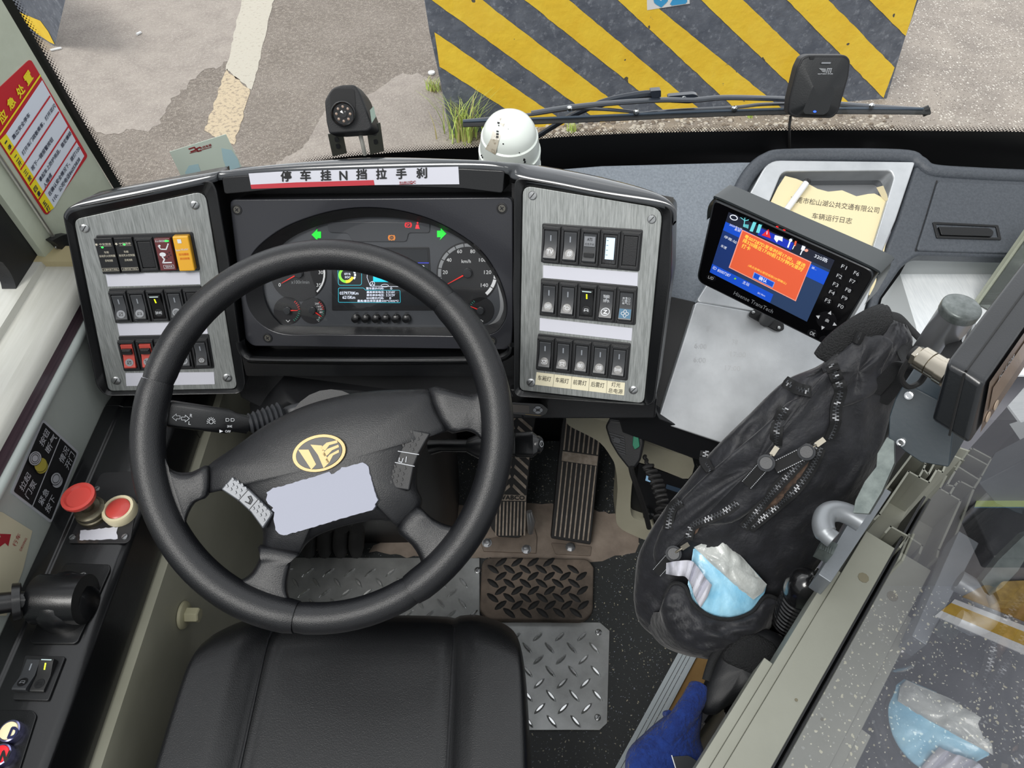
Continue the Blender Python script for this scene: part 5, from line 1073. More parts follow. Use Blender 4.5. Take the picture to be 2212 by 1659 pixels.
mb = MB(); mb.ring(SP_, sil_o, hole, -.03, .004, c=(1780, 460)); mb.build('tray_frame', SIL, pd, bev=.003, seg=3)
mb = MB(); o2 = [SP_.at(x, y, .003) for x, y in hole]; mb.loft([o2, [p-SP_.n*.05 for p in o2]], 0, (False, True)); mb.build('tray_recess', mat('smoked_silver', '#8f9296', .4, .4), pd)
cr = SP_.at(1600, 668, .004); SL = Pl(cr, (0, -.60, .80))
mb = MB(); mb.slab(SL, rnd([(1503, 652), (1862, 714), (1850, 800), (1720, 1012), (1560, 957), (1420, 911)], [8, 0, 0, 0, 0, 8]), -.02, 0); mb.build('lower_panel', SIL, pd, bev=.002)
mb = MB(); fp2 = Pl(SL.at(1425, 911), (0, -1, .15)); mb.slab(fp2, [(1405, 865), (1425, 905), (1562, 955), (1722, 1010), (1720, 1050), (1495, 990), (1345, 935), (1330, 880)], -.03, .004)
mb.slab(SL, [(1450, 640), (1503, 652), (1421, 911), (1405, 900), (1430, 760)], -.06, -.012); mb.build('front_fascia', BLM, pd, bev=.002)
mb = MB(); P = crv([(1562, 486), (1590, 430), (1618, 378), (1655, 346), (1710, 337), (1940, 338), (1984, 352), (2012, 370), (2100, 377), (2230, 383), (2400, 390)], 6)
mb.tube([SP_.at(x, y, -.004) for x, y in P], .0125, 14, ref=SPn, flat=.9); mb.build('raised_moulding', GRD, pd)
mb = MB(); mb.slab(SP_, rnd([(1980, 352), (2010, 372), (2400, 392), (2400, 566), (2212, 556), (1984, 550), (1950, 575), (1905, 640), (1880, 715), (1850, 760), (1850, 720), (1868, 690), (1906, 560), (1940, 474)], [0, 0, 0, 0, 0, 14, 10, 6, 0, 0, 0, 0, 0, 0]), -.03, 0); mb.build('grained_surround', GRD, pd, bev=.006, seg=3)
mb = MB(); mb.slab(SP_, rnd([(2026, 391), (2400, 404), (2400, 554), (1980, 541), (2004, 465)], [8, 0, 0, 8, 0]), -.004, .004); gl = mb.build('glove_box_lid', GRD, pd, bev=.0025)
mb = MB(); mb.stroke(SP_, [(2024, 391), (2002, 465), (1978, 542)], .003, .0005); mb.build('lid_gap', BLM, pd)
mb = MB(); mb.ring(SP_, rnd([(2015, 479), (2157, 486), (2164, 518), (2024, 514)], 3), rnd([(2022, 484), (2152, 490), (2157, 513), (2030, 509)], 3), .003, .0065); lt = mb.build('latch_frame', BLK, gl, bev=.0006)
mb = MB(); mb.slab(SP_, rnd([(2028, 489), (2138, 492), (2148, 500), (2144, 511), (2034, 507)], [2, 6, 6, 6, 2]), .003, .009, 0); mb.build('latch_handle', BLK, gl, bev=.0012)
ZT = .57; TPn = hz(ZT)
mb = MB(); mb.slab(TPn, [(1944, 592), (2420, 592), (2420, 810), (2000, 810), (1978, 703)], -.004, 0); mb.build('lower_tray', mat('white_aluminium', '#f0f4f6', .5, .05, var=(60, '#e2e7ea'), stretch=(6, .5, 1)), pd)
a = [TPn.at(1944, 592), TPn.at(1978, 703), TPn.at(2010, 830)]; mb = MB(); mb.loft([[a[0], a[1], a[2]], [SP_.at(1905, 645), SP_.at(1885, 720)-V((0, 0, .0)), SP_.at(1890, 830)]], 0, (False, False), closed=False)
mb.loft([[TPn.at(1944, 592), TPn.at(2420, 592)], [TPn.at(1944, 592)+V((0, 0, .075)), TPn.at(2420, 592)+V((0, 0, .075))]], 0, (False, False), closed=False); mb.build('tray_wall', mat('grey_tray_wall', '#a9adae', .5), pd)
# papers in the tray
q1 = SP_
mb = MB(); P = [(1696, 380), (1720, 386), (1746, 397), (1766, 408), (1789, 414), (1819, 411), (1850, 424), (1875, 419), (1889, 418), (1905, 426), (1921, 441), (1919, 500), (1906, 562), (1886, 640), (1760, 600), (1640, 520), (1658, 450), (1680, 405)]
mb.slab(q1, P, -.010, -.002, 0); mb.face([SP_.at(1905, 427, -.0015), SP_.at(1893, 405, .012), SP_.at(1908, 401, .018), SP_.at(1916, 420, .010), SP_.at(1921, 442, -.0015)], 2)
mb.tx(q1, '东莞市松山湖公共交通有限公司', (1706, 436), (1898, 461), 13, -.0014, 1, up=(3, -13)); mb.tx(q1, '车辆运行日志', (1753, 472), (1839, 484), 13, -.0014, 1, up=(3, -13))
mb.build('logbook', [mat('manila_paper', '#e3d6ae', .75, bump=(30, .0008)), mat('faded_ink', '#4e4c44', .7), mat('manila_curl', '#efe5c4', .75)], label='manila log booklet with printed characters standing in the silver tray', cat='booklet')
mb = MB(); mb.slab(SP_, [(1914, 432), (1930, 404), (1941, 412), (1928, 480), (1908, 590), (1892, 650), (1885, 640), (1905, 562), (1918, 500)], -.014, -.0105); mb.build('loose_paper', PAP, label='white loose sheet tucked behind the manila booklet in the tray', cat='paper')
mb = MB(); a, b = SP_.at(1684, 474, .010), SP_.at(1744, 392, .016); mb.tube([a, lerp(a, b, .97), b], [.0052, .0052, .004], 14, 0); mb.tube([lerp(a, b, .96), lerp(a, b, 1.01), lerp(a, b, 1.06)], [.0056, .0058, .0035], 14, 1)
mb.build('pen', [WHT, BLK], label='white pen with black end lying across the manila booklet', cat='pen')
mb = MB(); mb.stroke(SL, [(1518, 704), (1540, 706)], .0006, .0005); r_ = random.Random(9)
for s_, x, y in (('早', 1524, 716), ('下早', 1580, 744), ('6:00', 1500, 752), ('17:00', 1578, 770), ('6:00', 1498, 782), ('17:00', 1566, 800)): mb.tx(SL, s_, (x, y), (x+11*len(s_)*.6, y+2), 11, .0006)
mb.build('pencil_notes', mat('pencil_grey', '#b3b6b9', .6), pd)
# acrylic holder
ACR = glass('acrylic', (.93, .95, .92), .9, .02)
ah = T('acrylic_holder', 'clear acrylic holder standing in the passenger-side white tray', 'holder', (.79, .87, ZT))
mb = MB(); mb.box((1.03, .87, .68), (.24, 0, 0), (0, .003, 0), (0, 0, .11)); mb.box((.84, .81, .66), (.05, -.06, 0), (.0015, .0015, 0), (0, 0, .09)); mb.build('sheets', ACR, ah)
mb = MB(); mb.box((.79, .87, .68), (.0035, 0, 0), (0, .0045, 0), (0, 0, .11)); mb.build('edge', mat('acrylic_edge', '#c9cdb8', .15, alpha=.6), ah, bev=.001)

# ================================================================ bus terminal (monitor)
o0 = V((.295, .794, .819)); MN = V((-.688, -.718, .108)); MP_ = Pl(o0+(MN*.0), MN, (.112, -.107, .006))
mn = T('bus_terminal', 'black onboard terminal with lit screen showing an orange message box', 'terminal', MP_.at(1690, 590))
bo = rnd([(1544, 436), (1884, 582), (1862, 640), (1800, 750), (1790, 751), (1505, 607), (1506, 590)], [16, 24, 0, 8, 10, 10, 6])
bo = rnd([(1541, 430), (1893, 588), (1797, 753), (1503, 607)], [10, 22, 20, 18])
mb = MB(); mb.slab(MP_, bo, -.026, 0); mb.build('case', mat('case_silver_grey', '#3b3e42', .3, .3), mn, bev=.002, seg=3)
c = (1690, 592); mb = MB(); mb.slab(MP_, [(c[0]+(x-c[0])*.982, c[1]+(y-c[1])*.975) for x, y in bo], .0, .0012); mb.build('front_panel', mat('piano_black', '#08080a', .08, coat=.5), mn, bev=.0006)
Q = [(1574, 458), (1803, 562), (1743, 695), (1533, 588)]
hS = .0016
mb = MB(); mb.flat(MP_, Q, hS, 0)
def qp(a, b): return quadmap(Q, a, b)
def qr(a0, b0, a1, b1, h, m): mb.flat(MP_, [qp(a0, b0), qp(a1, b0), qp(a1, b1), qp(a0, b1)], h, m)
qr(0, 0, 1, .16, hS+.0003, 1); qr(.30, .02, .62, .14, hS+.0004, 7); qr(0, .16, .28, .30, hS+.0004, 2); qr(.68, .20, 1, .40, hS+.0004, 2); qr(0, .86, .62, 1, hS+.0004, 2); qr(0, .30, .25, .86, hS+.0004, 5)
mb.flat(MP_, [(1603, 496), (1753, 566), (1719, 651), (1574, 578)], hS+.0007, 4); mb.flat(MP_, [(1604.5, 498.5), (1751, 567), (1718, 648.5), (1576.5, 577)], hS+.0010, 3)
hT = hS+.0013
mb.flat(MP_, [(1629, 587.5), (1674, 610), (1669, 622), (1625, 600)], hT, 8); mb.flat(MP_, [(1630.5, 589.5), (1672, 610.5), (1668, 620), (1627, 599.5)], hT+.0002, 2); mb.tx(MP_, '确认', (1638, 603.5), (1655, 611.5), 8, hT+.0005, 6, bold=.01)
for s_, p0, p1, hp in (('粤S07287D发车时间17:00，请选', (1607, 514), (1737, 579), 9), ('择320路在17:00前15分钟内准时', (1603, 522.5), (1732, 587.5), 9), ('打卡', (1601, 534.5), (1619, 542), 9)): mb.tx(MP_, s_, p0, p1, hp, hT, 9, bold=.008)
mb.tx(MP_, '(请点击确认按钮或按OK键确认)', (1615, 576), (1697, 616), 6, hT, 9)
for s_, p0, p1, hp, m_ in (('320路', (1758, 556), (1786, 568), 9, 6), ('2025年9月', (1575, 487), (1601, 498), 5, 6), ('星期', (1586, 497), (1598, 502), 5, 6), ('停靠:站', (1563, 513), (1590, 527), 6, 6), ('车速', (1556, 533), (1568, 539), 6, 6), ('80007287', (1549, 586), (1576, 599), 6, 6), ('ID', (1539, 580), (1546, 584), 6, 6), ('主站', (1603, 612), (1617, 619), 7, 6), ('00…', (1753, 580), (1763, 584), 5, 6), ('SK1 Menu', (1636, 634), (1652, 641), 3.5, 6)): mb.tx(MP_, s_, p0, p1, hp, hT, m_)
mb.flat(MP_, ell(1585, 470, 9, 6, 18, 20), hT, 6); mb.flat(MP_, ell(1585, 470, 7, 4, 18, 20), hT+.0002, 1)
mb.stroke(MP_, [(1607, 489), (1609, 471)], .0012, hT, 10); mb.stroke(MP_, [(1600, 470), (1609, 477), (1617, 475)], .0010, hT, 10)
for k in range(4): mb.flat(MP_, [(1606+k*3, 486+k*1.2-2-k), (1608+k*3, 487+k*1.2-2-k), (1607+k*3, 490.5+k*1.2), (1605+k*3, 489.5+k*1.2)], hT, 10)
mb.flat(MP_, [(1627, 479), (1634, 481), (1626, 501), (1619, 499)], hT, 10); mb.flat(MP_, [(1639, 484), (1646, 486), (1640, 504), (1633, 502)], hT, 10)
mb.flat(MP_, [(1660, 495), (1665, 515), (1645, 508)], hT, 11); mb.stroke(MP_, [(1657, 500), (1656.5, 506)], .001, hT+.0003, 6)
mb.flat(MP_, [(1674, 508), (1691, 512), (1690, 522), (1682, 518), (1678, 524), (1672, 516)], hT, 6); mb.stroke(MP_, [(1708, 518), (1702, 534)], .002, hT, 6); mb.flat(MP_, ell(1708, 519, 3.5, 3.5, 12), hT, 6); mb.stroke(MP_, [(1719, 522), (1717, 530)], .0025, hT, 3); mb.stroke(MP_, [(1716, 530), (1712, 538)], .0010, hT, 6)
mb.flat(MP_, [(1733, 530), (1740, 533), (1737, 542), (1730, 539)], hT, 6); mb.stroke(MP_, [(1733, 541), (1729, 550)], .0014, hT, 6); mb.flat(MP_, ell(1742, 541, 4, 3.2, 12), hT, 4); mb.flat(MP_, ell(1588, 602, 2.5, 1.8, 10), hT, 12)
EM_ = lambda n_, c_, e_=.75: mat(n_, c_, .35, emit=e_*.5)
mb.build('screen', [EM_('scr_slate', '#2c3f60', .8), EM_('scr_dark', '#262a38', .6), EM_('scr_blue', '#1d50c8', .8), EM_('scr_orange', '#e0603f', .85), EM_('scr_rim', '#f0a08c', .8), EM_('scr_navy', '#20366e', .8), EM_('scr_white', '#e6ecf8', .9), EM_('scr_royal', '#2437b4', .8), EM_('scr_skyblue', '#7f9fe0', .8), EM_('scr_yellow', '#f5dc5a', .9), EM_('scr_cyan', '#6fd0d8', .9), EM_('scr_red', '#d8303c', .9), EM_('scr_green', '#7ad23a', .9)], mn)
KQ = dict(F1=(1822, 577), F2=(1812, 597), F3=(1804, 615), F4=(1796, 632), F5=(1787, 650), F6=(1849, 591), F7=(1840, 608), F8=(1831, 627), F9=(1823, 644), F0=(1815, 662), OK=(1754, 721), C=(1780, 735))
for k_, (x, y) in KQ.items():
    mb = MB(); mb.slab(MP_, ell(x, y, 11, 8, 24, 25), .001, .0022, 0); mb.tx(MP_, k_, (x-(6 if len(k_) > 1 else 3), y+1), (x+(5 if len(k_) > 1 else 3), y+6), 8, .0026, 1); mb.build('key', [mat('key_black', '#131316', .25), SYM], mn)
mb = MB(); mb.slab(MP_, ell(1786, 693, 23, 19, 30, 25), .001, .0018, 0); mb.slab(MP_, ell(1785, 692, 8, 7, 20, 25), .001, .003, 0)
for x, y, d in ((1793, 676, 0), (1767, 684, 1), (1777, 708, 2), (1803, 701, 3)):
    a = math.radians((-65, 205, 115, 25)[d]); mb.flat(MP_, [(x+5*math.cos(a+t), y+5*math.sin(a+t)) for t in (0, 2.2, -2.2)], .0024, 1)
mb.tx(MP_, '曲', (1782, 694), (1789, 697), 7, .0034, 1); mb.build('arrow_pad', [mat('key_black', '#131316', .25), SYM], mn)
mb = MB(); mb.tx(MP_, 'Hisense TransTech', (1584, 636), (1668, 677), 8, .0016, 0, bold=.005); mb.slab(MP_, ell(1535, 601, 11, 6, 20, 25), .001, .0022, 1); mb.tx(MP_, 'L/D', (1529, 601), (1540, 605), 6, .0026, 2); mb.build('lettering', [SYMD, mat('key_black', '#131316', .25), SYM], mn)
mb = MB(); mb.flat(MP_, ell(1679, 490, 3, 1.2, 12, 20), .0016); mb.flat(MP_, ell(1694, 497, 3, 1.2, 12, 20), .0016); mb.build('red_leds', mat('red_led', '#ff1a1a', .4, emit=2.5), mn)
# sun hood of the terminal: a bent plate over the top edge
hd = [(1531, 500), (1529, 455), (1533, 440), (1547, 430), (1565, 429), (1700, 492), (1880, 580), (1892, 598), (1888, 625), (1862, 680)]
oo = [MP_.at(x, y, .000) for x, y in [(1527, 475), (1529, 450), (1541, 433), (1556, 432), (1700, 497), (1882, 580), (1893, 598), (1888, 620), (1866, 660)]]
bk_p = [MP_.at(x, y, .000) for x, y in [(1527, 475), (1529, 450), (1541, 433), (1556, 432), (1700, 497), (1882, 580), (1893, 598), (1888, 620), (1866, 660)]]
lift = [0, .004, .010, .012, .012, .012, .010, .006, 0]
upv = V((0, 0, 1)); 
mb = MB(); f_ = [p+upv*l_*.35+MN*(.034 if 0 < i < 8 else .004) for i, (p, l_) in enumerate(zip(oo, lift))]; b_ = [p+upv*l_*.35-MN*.026 for p, l_ in zip(bk_p, lift)]
f2 = [p+upv*.0022 for p in f_]; b2_ = [p+upv*.0022 for p in b_]
# the hood leans back over the case, away from the reader
f_ = [p for p in oo]; b_ = [p-MN*.040+upv*.002 for p in oo]; f2 = [p+upv*.003+MP_.u*.0 for p in f_]; b2_ = [p+upv*.003 for p in b_]
mb.loft([cr3(f_, 4), cr3(f2, 4), cr3(b2_, 4), cr3(b_, 4), cr3(f_, 4)], 0, (False, False), closed=False); mb.build('sun_hood', mat('hood_olive_black', '#33383a', .38), mn)
mb = MB(); br_ = Pl(SL.at(1655, 690, .004), SL.n); mb.slab(br_, rnd([(1622, 672), (1633, 666), (1694, 700), (1694, 712), (1686, 716), (1676, 714), (1618, 682)], 4), -.002, .003); a = br_.at(1655, 690, .003); b = MP_.at(1680, 640, -.026); mb.tube([a, lerp(a, b, .5)+V((0, 0, -.01)), b], [.012, .010, .012], 12)
for x, y in ((1627, 675), (1682, 708)): screw(mb, br_, x, y, 4, .003, 1)
mb.build('mounting_bracket', [BLM, SCR], mn, bev=.0006)

# ================================================================ cameras on the dashboard
rc = T('rear_view_camera', 'black boxy camera on a slotted bracket behind the dashboard hood', 'camera', dep(745, 330, .96))
RCP = Pl(dep(745, 240, .925), (.12, -.86, .5)); sh = V((.010, .026, -.026))
fo = rnd([(700, 216), (716, 190), (735, 183), (766, 182), (777, 200), (802, 266), (803, 276), (794, 284), (710, 289), (704, 262)], [10, 8, 8, 8, 6, 4, 6, 6, 6, 0])
mb = MB(); A = [RCP.at(x, y, 0) for x, y in fo]; B = [p+sh for p in A]; c_ = sum(A, V())/len(A); mb.loft([A, [p+sh*.45 for p in A], [c_+sh+(p-c_)*.86 for p in A]])
mb.build('camera_body', BLM, rc, bev=.004, seg=3)
mb = MB(); mb.slab(RCP, rnd([(713, 203), (722, 192), (765, 192), (768, 225), (766, 262), (718, 262), (714, 235)], 5), .0003, .001, 0); mb.build('recess', mat('deep_black', '#0a0a0c', .35), rc)
c = RCP.at(742, 246, .001); n_ = RCP.n; mb = MB(); mb.lathe([(.0155, -.004), (.0158, .006), (.0145, .0075), (.0132, .005), (.0128, .002), (.0001, .002)], c, n_, 32, 0); lz = mb.build('lens_barrel', BLK, rc)
mb = MB(); mb.lathe([(.0045, .002), (.0045, .004), (.0001, .0055)], c, n_, 20, 0)
for k in range(8): a = k*.785; q = c+RCP.u*math.cos(a)*.0088+RCP.v*math.sin(a)*.0088; mb.lathe([(.0017, .002), (.0017, .003), (.0001, .0036)], q, n_, 10, 1)
mb.build('lens_glass', [mat('lens_black', '#050506', .05, coat=1), mat('led_tan', '#8f7a6c', .2)], lz)
mb = MB()
for xa, xb in (((724, 286), (734, 334)), ((806, 268), (815, 330))):
    a, b = RCP.at(*xa, -.02), RCP.at(*xb, -.03); d = (b-a).normalized(); n2_ = d.cross(V((1, 0, .0))).normalized(); mb.box((a+b)/2, (b-a)/2, V((.009, .004, 0)), n2_*.001); 
    for t in (.3, .6): q = lerp(a, b, t); mb.lathe([(.0035, -.002), (.0035, .002)], q, n2_, 10, 1)
    mb.build('bracket_leg', [mat('slotted_steel', '#55564f', .35, .7), BLK], rc); mb = MB()
mb = MB(); mb.tube([RCP.at(777, 286, -.02), RCP.at(783, 310, -.02), RCP.at(788, 334, -.03)], .0028, 8); mb.build('cable', mat('grey_cable', '#9a9a94', .5), rc)
sd_ = Pl(RCP.at(806, 249, .0)+V((-.002, 0, .002)), (.9, -.35, .25)); mb = MB(); mb.flat(sd_, [(799, 238), (807, 229), (812, 252), (803, 266)], .002); mb.build('side_label', mat('mint_label', '#a9bdb0', .5), rc)
dc = T('dome_camera', 'white dome camera with torn paper label behind the dashboard hood', 'camera', dep(1100, 350, 1.0))
c = dep(1101, 364, 1.0); ax = V((0, -.22, .975)).normalized(); mb = MB()
mb.lathe([(.0430, -.015), (.0435, .010), (.0425, .011), (.0415, .012), (.0425, .013), (.0425, .036), (.0385, .037)], c, ax, 44, 0); mb.lathe([(.0405, .036), (.0398, .048), (.0382, .061), (.0350, .0635), (.0340, .064)], c, ax, 44, 0)
mb.build('base_rings', mat('camera_white', '#dfe6e0', .35, coat=.2), dc, ang=30)
mb = MB(); mb.lathe([(.0362, .062), (.0345, .071), (.0295, .080), (.0205, .087), (.010, .090), (.0001, .091)], c, ax, 44, 0); mb.build('dome', mat('camera_white', '#dfe6e0'), dc, ang=60)
dmv = BVHTree.FromPolygons(*(lambda r_, L_: ([p for q in r_ for p in q], [(i*L_+j, i*L_+(j+1) % L_, (i+1)*L_+(j+1) % L_, (i+1)*L_+j) for i in range(len(r_)-1) for j in range(L_)]))([[c+ax*h_+(ax.orthogonal().normalized()*math.cos(t)+ax.cross(ax.orthogonal().normalized())*math.sin(t))*r__ for t in [2*math.pi*k/44 for k in range(44)]] for r__, h_ in ((.0435, -.015), (.0425, .036), (.0405, .037), (.0382, .061), (.0345, .071), (.0295, .080), (.010, .090))], 44))
def on(tree, x, y, off=.0008, d=1.0):
    r = ray(x, y).normalized(); h_ = tree.ray_cast(CO, r); return (h_[0]-r*off) if h_[0] is not None else dep(x, y, d)
def drape(mb, tree, quad_, off, m, n1=6, n2=6, d=1.0):
    g_ = [[on(tree, *quadmap(quad_, i/n1, j/n2), off, d) for i in range(n1+1)] for j in range(n2+1)]; mb.loft(g_, m, (False, False), closed=False)
mb = MB(); drape(mb, dmv, [(1074, 247), (1096, 249), (1078, 303), (1060, 300)], .0012, 0); drape(mb, dmv, [(1060, 300), (1078, 303), (1070, 334), (1048, 322)], .0010, 1)
tr_ = dmv
for k in range(6): p = [on(tr_, 1071+k*.5, 297-k*6, .002), on(tr_, 1076+k*.5, 298-k*6, .002), on(tr_, 1077+k*.5, 294-k*6, .002), on(tr_, 1072+k*.5, 293-k*6, .002)]; mb.face(p, 2)
mb.build('torn_label', [mat('dirty_label', '#d3cfc4', .7, wear=(120, '#8f8578', .55, .65)), mat('residue', '#b9b2a2', .8, wear=(100, '#8a7f6c', .5, .6)), INK], dc)
mb = MB()
for x, y, r in ((1098, 280, 1.8), (1087, 311, 1.6), (1122, 330, 1.4), (1041, 336, 2.5), (1043, 340, 2.5), (1132, 345, 3), (1133, 350, 3)): q = on(tr_, x, y, .001); mb.face([q+V((r*.00065*math.cos(t), 0, r*.00065*math.sin(t))) for t in [k*.7 for k in range(9)]])
mb.build('screw_holes', INK, dc)
# driver assistance unit on the windscreen
UP_ = Pl(wsh(1770, 190, -.035), (0, -.93, .36)); 
aw = T('windscreen_camera_unit', 'black wedge shaped camera unit stuck to the windscreen right of the middle', 'camera', UP_.at(1770, 190))
bo = rnd([(1722, 146), (1733, 124), (1745, 119), (1828, 119), (1838, 130), (1834, 165), (1812, 242), (1798, 256), (1716, 254), (1702, 246), (1705, 215)], [8, 8, 6, 8, 8, 0, 10, 8, 8, 8, 0])
mb = MB(); mb.slab(UP_, bo, -.028, -.004); mb.build('case', BLM, aw, bev=.003, seg=3)
c = (1768, 190); mb = MB(); f0 = [(c[0]+(x-c[0])*.93, c[1]+(y-c[1])*.93) for x, y in bo]
i_ = rnd([(1757, 186), (1800, 186), (1803, 195), (1790, 240), (1780, 248), (1738, 246), (1735, 238)], 4); o2, i2 = twin(f0, i_, (1768, 212))
mb.loft([[UP_.at(x, y, -.004) for x, y in o2], [UP_.at(x, y, .008) for x, y in i2], [UP_.at(x, y, .008) for x, y in [(1768+(x-1768)*.02, 212+(y-212)*.02) for x, y in i2]]], 0, (False, True)); mb.build('faceted_cover', mat('unit_black', '#1e2022', .4, bump=(500, .0002)), aw, ang=18)
mb = MB(); mb.tx(UP_, 'MOBILEYE', (1767, 163), (1799, 163), 4.5, .003, 0, bold=.02)
for k in range(4): mb.stroke(UP_, [(1770+k*2.2, 148+k*2.2), (1784, 149+k*2.2)], .0007, .003, 0)
for x in (1786, 1790, 1794): mb.stroke(UP_, [(x+1.5, 148), (x, 157)], .0011, .003, 0)
mb.stroke(UP_, [(1787, 148), (1797, 148)], .0009, .003, 0); mb.flat(UP_, ell(1760, 241, 3.5, 2.2, 12), .0088, 1); mb.slab(UP_, rnd([(1750, 121), (1760, 121), (1759, 128), (1749, 128)], 2), -.004, -.002, 2); mb.flat(UP_, rnd([(1775, 134), (1795, 134), (1794, 138), (1774, 138)], 1), .001, 3)
mb.build('markings', [mat('unit_print', '#aeb2b6', .5), mat('blue_led', '#2a52ff', .4, emit=3), INK, SYMD], aw)
mb = MB(); mb.tube([UP_.at(1708, 250, -.02), UP_.at(1705, 275, -.02), wsh(1706, 330, -.01)], .0022, 8); mb.build('cable', BLR, aw)

# ================================================================ microphone, trim, radio
BT = Pl((0, .75, .3), (0, -1, .12))
mb = MB(); mb.slab(BT, crv([(1228, 894), (1265, 900), (1311, 911), (1341, 913), (1375, 945), (1430, 970), (1496, 991), (1487, 1034), (1440, 1020), (1378, 998), (1370, 1010), (1363, 1070), (1364, 1113), (1385, 1125), (1414, 1137), (1404, 1167), (1365, 1155), (1337, 1138), (1330, 1113), (1334, 1057), (1329, 1008), (1319, 986), (1297, 957), (1265, 938), (1230, 920), (1223, 906)], 3, True), -.05, 0)
mb.build('trim_14', mat('cream_trim', '#b3b09d', .42, var=(6, '#a39f8c'), bump=(40, .0003)), kind='structure', ang=50)
rd = T('radio', 'black radio with a small pale blue display inside the cream trim opening', 'radio', BT.at(1430, 1060, -.03)); RDP = BT.off(-.018)
mb = MB(); mb.slab(RDP, [(1365, 985), (1500, 1035), (1490, 1160), (1360, 1120)], -.06, -.004, 0); mb.slab(RDP, rnd([(1380, 1002), (1490, 1040), (1482, 1075), (1376, 1036)], 5), -.01, .008, 0); mb.build('case', BLM, rd, bev=.001)
mb = MB(); mb.flat(RDP, [(1397, 1024), (1408, 1028), (1405, 1042), (1394, 1038)], .0085, 0); mb.flat(RDP, [(1440, 1046), (1478, 1058), (1476, 1068), (1438, 1055)], .0085, 1)
mb.build('display', [mat('pale_blue_lit', '#8fb6d6', .4, emit=.4), mat('slate_display', '#3a4a5c', .3, emit=.1)], rd)
for x, y in ((1400, 1105), (1430, 1118)): mb = MB(); mb.lathe([(.012, 0), (.012, .012), (.009, .015), (.0001, .015)], RDP.at(x, y, 0), RDP.n, 18); mb.build('knob', BLK, rd)
mc = T('hand_microphone', 'black hand microphone with green side button hanging under the dashboard', 'microphone', dep(1350, 960, 1.17)); MCP = Pl(dep(1350, 960, 1.17), (-.25, -.75, .6))
mo = rnd([(1307, 922), (1316, 906), (1360, 912), (1388, 935), (1391, 958), (1384, 995), (1370, 1014), (1358, 1014), (1334, 984), (1318, 957)], 6)
mb = MB(); mb.slab(MCP, mo, -.03, 0, 0); mb.build('body', BLM, mc, bev=.006, seg=3)
mb = MB()
for k in range(8): mb.slab(MCP, [(1315+k*3, 934+k*6), (1349+k*.3, 944+k*5.3), (1349+k*.3, 946.5+k*5.3), (1316+k*3, 936.5+k*6)], 0, .0025)
mb.slab(MCP, ell(1333, 951, 8, 6, 20, 20), 0, .004); mb.build('grille', DKG, mc)
mb = MB(); mb.slab(MCP, rnd([(1368, 940), (1378, 936), (1382, 965), (1371, 972), (1366, 962)], 3), -.004, .006); mb.build('talk_button', mat('green_button', '#1f6b52', .4), mc, bev=.0015)
mb = MB(); mb.slab(MCP, rnd([(1343, 888), (1382, 905), (1386, 918), (1340, 900)], 2), -.02, .006); mb.box(MCP.at(1345, 901, .004), MCP.u*.004, MCP.v*.009, MCP.n*.003); mb.box(MCP.at(1376, 916, .004), MCP.u*.004, MCP.v*.009, MCP.n*.003); mb.build('clip', BLM, mc, bev=.001)
mb = MB(); mb.tube([dep(x, y, d) for x, y, d in crv([(1363, 1010, 1.17), (1368, 1030, 1.18), (1380, 1062, 1.2), (1388, 1085, 1.22), (1395, 1110, 1.24), (1402, 1140, 1.27)], 5)], .0045, 10)
pts = []; core = crv([(1392, 985, 1.19), (1402, 1010, 1.17), (1416, 1035, 1.16), (1424, 1060, 1.16), (1432, 1085, 1.17), (1425, 1120, 1.2)], 24)
for i, (x, y, d) in enumerate(core): a = i*.62; pts.append(dep(x, y, d)+V((math.cos(a), 0, math.sin(a)*.3))*(.009 if i > 20 else .001))
mb.tube(pts, .0033, 8); mb.build('coiled_cord', BLR, mc)
# ================================================================ driver gate: rail, hollow post, glass screen
g_ = V((.652, .758, 0)); m_ = V((.758, -.652, 0)); ZR = .67; GP = hz(ZR)
def gs(s, w_, z): return g_*s+m_*w_+V((0, 0, z))
def gbox(mb, s0, s1, w0, w1, z0, z1, m=0): mb.box(gs((s0+s1)/2, (w0+w1)/2, (z0+z1)/2), g_*(s1-s0)/2, m_*(w1-w0)/2, (0, 0, (z1-z0)/2), m)
ALU = mat('champagne_aluminium', '#8f9085', .45, .2, bump=(300, .0001), var=(5, '#85867b'))
gt = T('driver_gate', 'beige aluminium gate rail with hollow post beside the driver seat', 'gate', gs(.2, .07, -.25))
mb = MB(); gbox(mb, .06, .566, .0586, .0925, .60, ZR); gbox(mb, .06, .50, .0485, .0586, .60, ZR-.003); gbox(mb, .06, .36, .0385, .0485, .62, ZR-.006); mb.build('rail', ALU, gt, bev=.0008)
mb = MB(); gbox(mb, .06, .70, .055, .0925, -.24, .60); mb.build('lower_sheet', ALU, gt)
mb = MB()
def wall(pts, th=.0022, dz=.30, z=ZR):
    P = [hz(z).at(*p) for p in pts]
    for a, b in zip(P[:-1], P[1:]):
        d = b-a
        if d.length < 1e-5: continue
        d.normalize(); mb.box((a+b)/2-V((0, 0, dz/2)), (b-a)/2+d*th*.4, V((-d.y, d.x, 0))*th/2, (0, 0, dz/2))
wall([(2004, 917), (2044, 938), (2047, 948), (2058, 958), (2072, 967), (2094, 974)]); wall([(2004, 917), (1983, 955), (1970, 982), (1896, 1080)]); wall([(1998, 932), (2038, 953)], dz=.12)
wall([(2046, 944), (2034, 972), (2022, 994), (2006, 1024)]); wall([(1981, 963), (2026, 984)], dz=.12); wall([(2034, 972), (2060, 984), (2082, 994)]); wall([(1974, 983), (1998, 997), (1999, 1003), (1995, 1013), (2005, 1024)])
